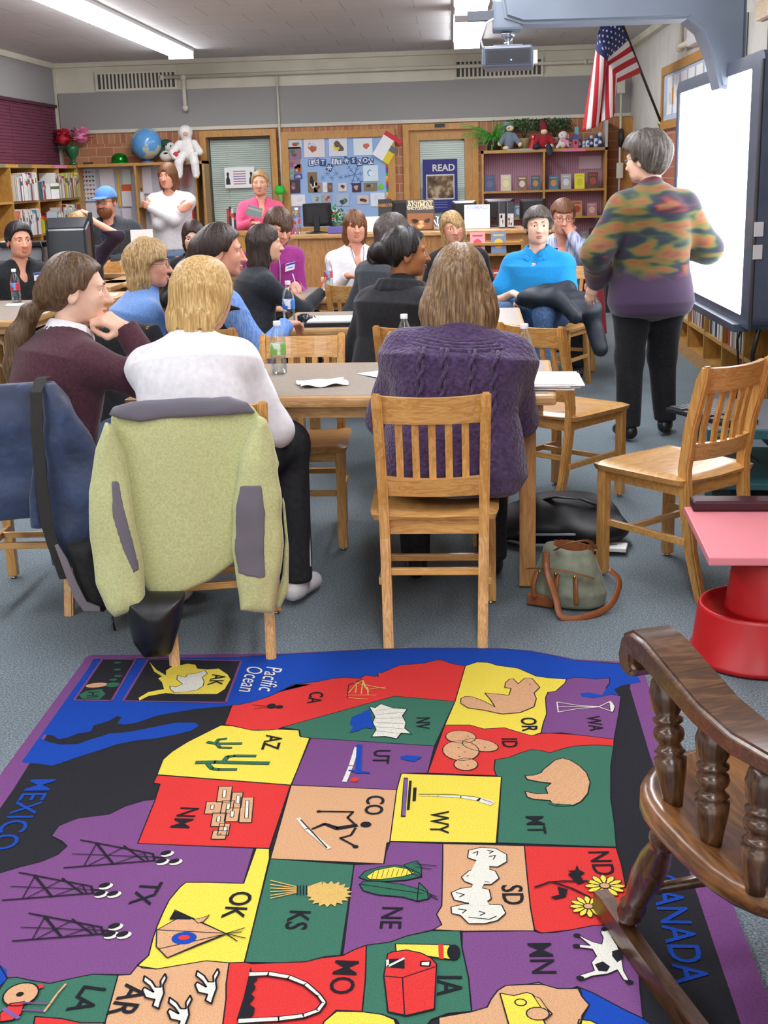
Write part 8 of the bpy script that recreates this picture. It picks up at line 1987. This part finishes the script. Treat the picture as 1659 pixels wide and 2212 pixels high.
for px, h, c, c2, lab in ((1195, .13, 'd0d4da', '5a78a0', 'tall silver-white penguin figurine left of the plush lamb'), (1232, .10, 'c8dce0', '4a7a80', 'small pale teal figurine right of the plush lamb'), (1262, .11, 'c9cdd4', '6a86b0', 'small grey-white figurine left end of the figurine row'), (1270, .12, 'd8dae0', '3c66a8', 'white figurine second in the figurine row'), (1278, .14, '27406c', 'd0d4da', 'tall navy penguin in the figurine row'), (1288, .15, 'dadce2', '2f5288', 'white and blue snowman figurine right of the navy penguin'), (1296, .17, '2c4a7c', 'e0e2e8', 'tallest navy figurine at the right end of the row'), (1253, .13, '2f4a4e', '70888a', 'dark teal figurine behind the pink bird house')):
 q = onY(px, 318, 15.33); plush('figurine', lab, 'figurine', (q.x, 15.36, TB), 0, [('body', flat('fig_' + c, c, .4), [('c', [(0, 0, h * .22), (0, 0, h * .55)], [h * .26, h * .18])]), ('head', flat('fig_' + c2, c2, .4), [('e', (0, 0, h * .84), (h * .15, h * .15, h * .16))]), ('belly', flat('fig_' + c2, c2, .4), [('e', (0, -h * .18, h * .3), (h * .13, h * .08, h * .18))])], ext=.11, vox=.0045)
q = onY(1243, 318, 15.34); t = thing('toy_birdhouse', 'pink toy bird house with a blue roof on the right bookcase', 'toy', (q.x, 15.36, TB)); MB().box((-.035, -.03, 0), (.035, .03, .11), 0, None, .004).build('house', [flat('toy_pink', 'd85a80', .5)], t); m = MB(); m.prism([(-.05, .10), (.05, .10), (.0, .165)], -.035, .035, 0, Matrix(((1, 0, 0, 0), (0, 0, 1, 0), (0, 1, 0, 0), (0, 0, 0, 1)))); m.build('roof', [flat('toy_blue', '3a5aa8', .5)], t); m = MB(); m.box((-.01, -.02, .15), (.035, .02, .24), 0); m.build('chimney', [flat('toy_sky', '7ab0c0', .5)], t); m = MB(); m.ball((0, -.031, .06), (.015, .004, .02), 0, 10); m.build('entry_hole', [flat('dark_brown', '4a342c', .6)], t)
q = onY(1311, 318, 15.4); m = MB(); m.box((q.x - .03, 15.32, 0), (q.x - .0, 15.55, .30), 0); o = m.build('leaning_frame', [flat('frame_white', 'c8c8c4', .5)], None, (0, 0, TB)); tag(o, 'pale picture frame leaning at the right end of the bookcase top', 'picture frame')
# ---- inside the left bookcase
def sheet_on(px0, py0, px1, py1, y, c, label, name='poster', cat='poster', extra=None):
 a, b = onY(px0, py0, y), onY(px1, py1, y); t = thing(name, label, cat, ((a.x + b.x) / 2, y, (a.z + b.z) / 2)); w, h = (b.x - a.x) / 2, (a.z - b.z) / 2
 MB().box((-w, -.002, -h), (w, .003, h)).build('sheet', [flat('sh_' + c, c, .7)], t)
 if extra: extra(t, w, h)
 return t
def hearts(t, w, h):
 cs = ['b02a4a', '2f4a9a', '3a7a5a', 'c04a8a', '6a3a7a', 'd0a030', '2a8a9a', 'c0392b']; r = random.Random(2); m = MB()
 for i in range(5):
  for j in range(7):
   x, z = -w * .72 + i * w * .36, h * .8 - j * h * .27; s_ = w * .14; m.prism([(x, z - s_), (x + s_, z + s_ * .2), (x + s_ * .6, z + s_), (x, z + s_ * .5), (x - s_ * .6, z + s_), (x - s_, z + s_ * .2)], .003, .004, r.randint(0, 7), Matrix(((1, 0, 0, 0), (0, 0, -1, 0), (0, 1, 0, 0), (0, 0, 0, 1))))
 m.build('heart_pattern', [flat('ht_' + c, c, .6) for c in cs], t)
YI = 15.54
sheet_on(166, 366, 211, 434, YI, 'd8e0f0', 'poster of rows of coloured hearts inside the back left bookcase', extra=hearts)
sheet_on(214, 366, 250, 432, YI, 'e6e6ee', 'white chart beside the heart poster')
sheet_on(172, 440, 212, 500, YI, 'dcdce8', 'white sheet below the heart poster')
sheet_on(251, 366, 262, 446, YI - .004, 'e8c02a', 'narrow yellow strip in the middle of the back left bookcase')
sheet_on(263, 366, 284, 398, YI - .004, 'd8e0dc', 'pale map drawing above the orange band')
sheet_on(262, 399, 284, 412, YI - .004, 'e0602a', 'orange band poster in the back left bookcase')
sheet_on(262, 413, 286, 446, YI - .004, 'e4e4ee', 'white calendar page under the orange band')
sheet_on(263, 450, 287, 495, YI - .004, 'dcdcea', 'white calendar page with a purple edge, lower bay'); 
sheet_on(299, 362, 330, 418, YI, 'dfe0ea', 'white chart behind the soap bottle'); sheet_on(385, 362, 413, 400, YI, 'd8a8b8', 'pink paper at the right of the back left bookcase')
sheet_on(320, 425, 345, 480, YI, 'b8c8dc', 'pale blue sheet in the lower middle bay')
q = onY(302, 428, 15.35); t = thing('soap_dispenser', 'clear pump bottle with a black top on the bookcase shelf', 'bottle', (q.x + .02, 15.38, 1.221)); m = MB(); m.lathe([(.03, 0), (.032, .01), (.032, .13), (.012, .16)], 0, 16); m.build('bottle_body', [flat('milky_plastic', 'd0d4d8', .3)], t); m = MB(); m.tube([(0, 0, .15), (0, 0, .2), (-.03, -.01, .2)], .006, 0, 6); m.build('pump', [BLACKP], t)
q = onY(318, 480, 15.4); m = MB(); m.lathe([(.05, 0), (.08, .05), (.07, .12), (.03, .16)], 0, 14, Matrix.Translation((q.x, 15.38, .6205))); tag(m.build('woven_basket', [noisy('straw', [(0.3, 'a08a58'), (0.7, 'c8b888')], 60, 3)]), 'small straw basket low in the back left bookcase', 'basket')
q = onY(417, 455, 15.2); t = thing('fire_extinguisher', 'red fire extinguisher against the right side of the back left bookcase', 'fire extinguisher', (q.x - .02, 15.1, .9)); m = MB(); m.lathe([(.045, 0), (.05, .01), (.05, .30), (.03, .34), (.015, .36)], 0, 18); m.build('cylinder', [flat('ext_red', 'c82028', .3)], t); m = MB(); m.box((-.03, -.01, .36), (.03, .01, .40), 0, None, .004); m.build('valve', [BLACKP], t)
m = MB(); m.box((q.x - .14, 15.05, .88), (q.x + .06, 15.27, .9)); tag(m.build('extinguisher_shelf', [CASEH]), 'small ledge under the fire extinguisher', 'bracket')
# ---- on the counter
def cpx(px, y=10.62): return onY(px, 505, y).x
def monitor(px0, px1, y, ztop_px, label, ang=0, tilt=4, dark='17181b'):
 a, b = onY(px0, ztop_px, y), onY(px1, ztop_px, y); w = (b.x - a.x) / 2; t = thing('computer_monitor', label, 'monitor', ((a.x + b.x) / 2, y, ZCT + .001), ang); h1 = a.z - ZCT; z0 = max(.05, h1 - 2 * w * .82)
 m = MB(); bm = bmesh.new(); bmesh.ops.create_cube(bm, size=1)
 for v in bm.verts:
  f = .72 if v.co.y < 0 else 1.0; v.co = (v.co.x * 2 * w * f, .02 + v.co.y * .06, (z0 + h1) / 2 + v.co.z * (h1 - z0) * f)
 bmesh.ops.bevel(bm, geom=bm.edges[:], offset=.006, segments=2, affect='EDGES'); m.bm(bm); m.build('case', [flat('mon_' + dark, dark, .4)], t)
 m = MB(); m.box((-.025, -.03, .0), (.025, .0, (z0 + h1) / 2), 0, None, .004); m.build('stand', [BLACKP], t); m = MB(); m.lathe([(.10, 0), (.10, .008), (.03, .014)], 0, 24); m.build('foot', [BLACKP], t); return t
monitor(651, 715, 10.72, 440, 'black computer monitor seen from behind at the left of the counter')
monitor(842, 905, 10.95, 433, 'dark monitor behind the animal encyclopedia'); monitor(975, 1030, 10.98, 434, 'dark monitor behind the blond person'); monitor(1045, 1112, 10.95, 430, 'dark monitor behind the bright white book'); monitor(1122, 1180, 10.95, 430, 'dark monitor at the right end of the counter')
def display(px0, px1, pyt, y, c, label, title=None, tc='d8b45a', art=None, depth=.03, tilt=-10, name='display_book', cat='book'):
 a, b = onY(px0, pyt, y), onY(px1, pyt, y); w = (b.x - a.x) / 2; h = (a.z - ZCT) / math.cos(math.radians(tilt)); t = thing(name, label, cat, ((a.x + b.x) / 2, y, ZCT + .004)); R_ = Matrix.Rotation(math.radians(tilt), 4, 'X')
 MB().box((-w, 0, 0), (w, .004, h), 0, R_).build('cover', [bkmat(c)], t); MB().box((-w + .003, .004, .003), (w - .002, depth, h - .003), 0, R_).build('pages', [flat('page_block', 'ece8dc', .9)], t)
 if art:
  m = MB(); r = random.Random(len(label)); m.box((-w * .92, -.001, h * .03), (w * .92, -.0003, h * .55), 0, R_)
  for k in range(5): n = 7; cx_, cz_ = r.uniform(-.5, .5) * w, h * r.uniform(.12, .45); m.prism([(cx_ + w * .32 * r.uniform(.4, 1) * math.cos(2 * PI * i / n), cz_ + h * .10 * r.uniform(.4, 1) * math.sin(2 * PI * i / n)) for i in range(n)], .0012, .0018, 1 + k % 2, R_ @ Matrix(((1, 0, 0, 0), (0, 0, -1, 0), (0, 1, 0, 0), (0, 0, 0, 1))))
  m.build('cover_art', [flat('art_' + q_, q_, .5) for q_ in art], t)
 if title:
  m = MB()
  for s_, zz, sz in title:
   v, f = text_mesh(s_, sz, .0012); m.add(v, f, 0, R_ @ Matrix.Translation((0, -.002, h * zz)) @ Matrix.Rotation(PI / 2, 4, 'X'))
  m.build('title', [flat('title_' + tc, tc, .5)], t)
 return t
display(816, 845, 432, 10.80, '22231f', 'dark book titled INSECTS standing on the counter', [('INSECTS', .80, .034)], 'a8783a', ('2a3030', 'c04a2c', '7ab0b8'))
display(877, 938, 433, 10.66, '4a4038', 'big animal encyclopedia standing face out on the counter', [('THE ILLUSTRATED', .93, .026), ('ANIMAL', .82, .062), ('ENCYCLOPEDIA', .71, .030)], 'e0d4b0', ('9a6034', '3a2418', 'e0b070'), .045)
display(1003, 1058, 444, 10.68, 'f2f4fa', 'bright white book with pale blue title on the counter', [('ANIMALS', .88, .045)], 'b8c8f0')
for k, (a_, b_) in enumerate(((1078, 1091), (1096, 1110))):
 display(a_, b_, 437, 10.64, '3a3c44', ('left' if k == 0 else 'right') + ' slim display box on the counter', None, 'd8b45a', ('c8ccd0', '5a4a3c', 'e8e4dc'), .12, 0, 'slim_box', 'box')
q = cpx(945); t = thing('metal_cup', 'small metal cup on the counter right of the encyclopedia', 'cup', (q, 10.62, ZCT + .001)); m = MB(); m.lathe([(.03, 0), (.034, .01), (.036, .11), (.032, .11), (.03, .02)], 0, 18); m.build('cup_body', [CHROME], t)
q = cpx(807, 10.66); m = MB(); m.box((q - .10, 10.56, 0), (q + .12, 10.80, .12), 0, None, .01); o = m.build('white_box', [WHITEP], None, (0, 0, ZCT + .001)); tag(o, 'white box with a rounded lid on the counter', 'box')
q = cpx(724, 10.56); m = MB(); m.box((q - .055, 10.50, 0), (q + .065, 10.58, .055), 0, None, .006); o = m.build('purple_basket', [flat('purple_plastic', '6a62b0', .4)], None, (0, 0, ZCT + .001)); tag(o, 'small purple basket on the counter right of the monitor', 'basket')
q = cpx(735, 10.8); t = thing('small_plant', 'small green plant with a red flower on the counter', 'plant', (q - .03, 10.8, ZCT + .001)); m = MB(); m.lathe([(.04, 0), (.05, .08), (.04, .08)], 0, 14); m.build('pot', [flat('pot_green', '3a5a3c', .6)], t); m = MB(); r = random.Random(5)
for i in range(90): c = Vector((r.gauss(0, .05), r.gauss(0, .03), .13 + r.gauss(0, .035))); u = Vector((r.gauss(0, 1), r.gauss(0, 1), r.gauss(0, 1))).normalized() * .02; v = u.cross(Vector((0, 1, .2))).normalized() * .01; m.add([c - u, c + v, c + u, c - v], [(0, 1, 2, 3)], 0 if i % 6 else 1)
m.build('foliage', [flat('leaf_mid', '2f7a34', .6), flat('flower_coral', 'e0705a', .6)], t)
# books standing by the window, counter end
for k, (px, c, h_) in enumerate(((494, 'a83a3a', .22), (499, '2f3540', .24), (503, 'd8d8d0', .22), (508, '30343c', .18))):
 p = onY(px, 480, 12.2); book((p.x, 12.2, 1.0), .2, .022, .17, h_, c, ['dark red', 'charcoal', 'white', 'short black'][k] + ' book standing on the cabinet left of the pink fleece', None)
p = onY(480, 485, 12.3); cb = thing('low_cabinet', 'low oak cabinet before the window carrying a few books', 'cabinet', (p.x + .05, 12.15, 0)); MB().box((-.3, 0, 0), (.35, .35, .965)).build('cabinet_body', [CASE], cb); MB().box((-.31, -.01, .965), (.36, .36, 1.0)).build('cabinet_top', [CASEH], cb)
# ---- left side: desk with computer
yd = 9.60
dk = thing('computer_desk', 'wooden desk at the left under the big black monitor', 'desk', (-3.0, yd, 0)); MB().box((-.65, -.3, .70), (.42, .35, .74), 0, None, .008).build('desk_top', [OAKT], dk); MB().box((-.62, -.27, 0), (-.6, .32, .70)).build('side_panel', [OAKTZ], dk); MB().box((.37, -.27, 0), (.39, .32, .70)).build('side_panel', [OAKTZ], dk); MB().box((-.6, .28, .2), (.37, .30, .70)).build('back_panel', [OAKTZ], dk)
a, b = onY(93, 480, 9.5), onY(190, 473, 9.5)
cm = thing('large_monitor', 'big glossy black monitor seen from behind at the left', 'monitor', ((a.x + b.x) / 2, 9.5, .7405), math.radians(10)); w = (b.x - a.x) / 2; h1 = a.z - .74
m = MB(); bm = bmesh.new(); bmesh.ops.create_cube(bm, size=1)
for v in bm.verts: f = .70 if (v.co.y < 0) else 1.0; v.co = (v.co.x * 2 * w * (.86 if v.co.y < 0 else 1.0), .05 + v.co.y * .20, .06 + h1 / 2 + v.co.z * (h1 - .05) * f - (0 if v.co.y > 0 else .02))
bmesh.ops.bevel(bm, geom=bm.edges[:], offset=.02, segments=3, affect='EDGES'); m.bm(bm); m.build('case', [flat('glossy_charcoal', '2c3036', .22)], cm); m = MB(); m.box((w - .02, .14, .05), (w + .012, .17, h1 + .06), 0, None, .004); m.build('bezel', [flat('bezel_dark', '1a1c20', .3)], cm); m = MB(); m.lathe([(.12, 0), (.12, .015), (.04, .05), (.04, .1)], 0, 20); m.build('foot', [BLACKP], cm)
a, b = onY(0, 505, 9.6), onY(140, 560, 9.6)
pr = thing('grey_printer', 'grey office printer left of the big black monitor', 'printer', (-3.38, 9.74, .7405)); MB().box((-.30, -.2, 0), (.22, .25, .30), 0, None, .03).build('printer_body', [flat('printer_grey', '8f969e', .45)], pr); m = MB(); m.box((-.1, -.24, .30), (.24, .0, .335), 0, None, .008); m.build('paper_tray', [BLACKP], pr); m = MB(); m.box((-.28, -.205, .12), (.2, -.198, .2)); m.build('front_slot', [flat('slot_grey', '5f666e', .5)], pr); m = MB(); m.box((-.12, -.16, .336), (.05, .05, .342)); m.build('sheets', [WHITEP], pr)
m = MB(); m.tube([(-3.16, 9.50, 1.08), (-3.13, 9.47, 1.03), (-3.14, 9.46, .93), (-3.18, 9.44, .85), (-3.2, 9.42, .748)], .005, 0, 6); tag(m.build('printer_cable', [BLACKP]), 'black cable drooping in front of the grey printer', 'cable')
# round-cornered side desks
d2 = thing('side_desk', 'oak desk with a rounded corner behind the auburn bob', 'desk', (onY(300, 545, 9.9).x, 9.9, 0)); MB().box((-.28, -.25, .70), (.5, .45, .74), 0, None, .015).build('desk_top', [OAKT], d2); MB().box((-.24, -.2, 0), (-.22, .4, .70)).build('side_panel', [OAKTZ], d2); MB().box((-.22, -.18, .05), (.46, -.16, .70)).build('front_panel', [wood('oak_desk_panel', '7d5a34', '96703f', 'a8834e', rough=.5, coat=.1)], d2); MB().box((.46, -.2, 0), (.48, .4, .70)).build('side_panel', [OAKTZ], d2)
q = onY(205, 590, 8.35); d3 = thing('small_cabinet', 'small oak cabinet end panel beside the left table', 'cabinet', (q.x + .0, 8.35, 0)); MB().box((-.12, 0, 0), (.12, .5, .72)).build('cabinet_body', [OAKTZ], d3); MB().box((-.125, -.01, .72), (.13, .51, .74)).build('cabinet_top', [OAKT], d3); 
paper(q.x, 8.6, .15, .2, 10, 'white notes on the small oak cabinet', z=.7405)
F = Field((-.3, -.2, 0), (.3, .2, .5), .008); F.chain([(-.2, 0, .42), (.02, 0, .30), (.18, .0, .10)], [.06, .06, .055], .03); o = F.mesh('grey_chair_arm', [flat('office_grey', '8a8c90', .6)], None, (onY(255, 640, 8.6).x, 8.75, .06)); tag(o, 'grey padded armrest of an office chair between the desks', 'armrest')
q = onY(268, 500, 11.0); t = thing('white_laptop', 'open white screen on the desk beside the person in the cap', 'screen', (q.x, 11.0, .7405)); a, b = onY(281, 497, 11.0), onY(329, 497, 11.0); MB().box((a.x - q.x, 0, .02), (b.x - q.x, .02, a.z - .74)).build('screen_panel', [WHITEP], t); MB().box((a.x - q.x, -.15, 0), (b.x - q.x, .02, .018)).build('base', [WHITEP], t)
d4 = thing('work_table', 'table where the person in the cap leans, mostly hidden', 'table', (-2.8, 10.95, 0)); MB().box((-.75, -.3, .70), (.7, .35, .74), 0, None, .008).build('table_top', [OAKT], d4)
for x in (-.7, .64):
 for y in (-.25, .3): boxo('leg', (x, y - .025, 0), (x + .05, y + .025, .70), OAKTZ, d4)
q = onY(388, 525, 10.3); m = MB()
for i in range(4): m.box((-.02 + i * .022, 0, 0), (-.02 + i * .022 + .018, .10, .16), 0, Matrix.Rotation(.12, 4, 'Y'))
o = m.build('red_file', [flat('file_red', 'd02030', .4)], None, (q.x, 10.1, .741)); tag(o, 'bright red file box standing left of the person in the black top', 'file box')
t = thing('study_table', 'small oak table behind the black top', 'table', (q.x + .1, 10.2, 0)); MB().box((-.3, -.2, .70), (.45, .25, .74), 0, None, .008).build('table_top', [OAKT], t)
for x in (-.27, .38):
 for y in (-.17, .18): boxo('leg', (x, y, 0), (x + .04, y + .04, .70), OAKTZ, t)
# book held by the pink fleece
if ONLY is None: o = book((onY(545, 460, 12.55).x, 12.58, onY(545, 468, 12.55).z), .3, .15, .02, .10, '7f9a9a', 'grey-green book held open by the person in the pink fleece', None, .3)
# ---- right wall boards
cbd = thing('cork_board', 'oak framed board of printed sheets on the right wall past the lit board', 'notice board', (XR - .0, 0, 0)); 
def wallbox(y0, y1, z0, z1, t_, nm, mat, par, off=0): return MB().box((-t_ - off, y0, z0), (-off - .0005, y1, z1)).build(nm, mat, par)
m = MB()
for (y0, y1, z0, z1) in ((10.0, 13.17, 2.36, 2.44), (10.0, 13.17, 1.85, 1.93), (13.09, 13.17, 1.93, 2.36), (10.0, 10.08, 1.93, 2.36)): m.box((-.04, y0, z0), (-.001, y1, z1))
m.build('frame', [DOORW], cbd); MB().box((-.02, 10.08, 1.93), (-.001, 13.09, 2.36)).build('backing', [flat('pale_blue_card', 'b8cce4', .7)], cbd)
for i in range(7):
 y = 12.72 - i * .37; sh = thing('printed_sheet', 'white printed sheet, %s from the far end of the framed wall board' % ['first', 'second', 'third', 'fourth', 'fifth', 'sixth', 'seventh'][i], 'sheet', (XR - .022, y, 2.15)); MB().box((-.002, -.13, -.17), (.0, .16, .18)).build('sheet', [WHITEP], sh)
 m = MB(); m.prism([(-.03 + .2, -.08), (.03 + .2, -.08), (.02 + .2, 0), (.025 + .2, .07), (-.02 + .2, .07), (-.02 + .2, 0)], 0, .003, 0, Matrix(((0, 0, -1, -.002), (1, 0, 0, -.35), (0, 1, 0, 0), (0, 0, 0, 1)))); m.build('orange_figure', [flat('orange_fig', 'e8a02c', .6)], sh)
 m = MB(); m.box((-.003, -.03, -.08 + .05 * (i % 3)), (-.0021, -.015, .03)); m.build('print_mark', [BLACKP], sh)
bb = thing('blue_board', 'pale blue board in a light wood frame high on the right wall', 'notice board', (XR, 0, 0)); MB().box((-.02, 5.0, 1.95), (-.001, 8.9, 2.44)).build('panel', [flat('pale_blue_panel', '8fa4c8', .7)], bb); MB().box((-.05, 5.0, 2.44), (-.001, 9.2, 2.56)).build('top_rail', [wood('pale_rail', 'b89a68', 'd0b484', 'dcc498', scale=(6, 1, 6))], bb); MB().box((-.03, 7.6, 1.95), (-.0205, 7.72, 2.44)).build('divider', [flat('grey_trim', 'a8a8a8', .5)], bb); MB().box((-.03, 8.82, 1.9), (-.0205, 8.9, 2.44)).build('end_strip', [flat('dark_trim', '30343c', .5)], bb); m = MB(); m.box((-.024, 8.15, 2.08), (-.0205, 8.25, 2.32), 0, None, .001); m.build('dark_mark', [flat('navy_mark', '3a4668', .6)], bb)
mp = thing('maroon_board', 'dark maroon board with a grey frame behind the lit board', 'notice board', (XR, 0, 0)); MB().box((-.03, 3.2, .98), (-.001, 7.9, 1.86)).build('panel', [flat('maroon_felt', '4c2230', .9)], mp); m = MB(); m.box((-.045, 3.2, .94), (-.001, 7.95, .98)); m.box((-.045, 7.9, .98), (-.001, 7.95, 1.88)); m.box((-.045, 3.2, 1.86), (-.001, 7.95, 1.90)); m.build('frame', [flat('grey_frame', '77797e', .5)], mp)
m = MB(); m.box((XR - .09, 9.6, 2.25), (XR - .005, 9.75, 2.55), 0, None, .01); tag(m.build('grey_box', [flat('box_grey', 'a9aeb4', .4)]), 'grey metal box on the right wall under the boom', 'box')
m = MB(); m.box((XR - .52, 13.4, 0), (XR - .25, 14.6, .95)); tag(m.build('dark_stand', [flat('dark_stand', '2e2f33', .5)]), 'dark low stand beyond the right end of the counter', 'stand')
m = MB(); m.lathe([(.0, 0), (.10, .0), (.11, .02), (.10, .05), (.02, .06)], 0, 20, Matrix.Translation((XR - .135, YB - .4, 1.83)) @ Matrix.Rotation(-PI / 2, 4, 'Y')); o = m.build('wall_bell', [flat('bell_dark', '2a2420', .5)]); tag(o, 'round dark bell at the top of the wooden corner post', 'bell')
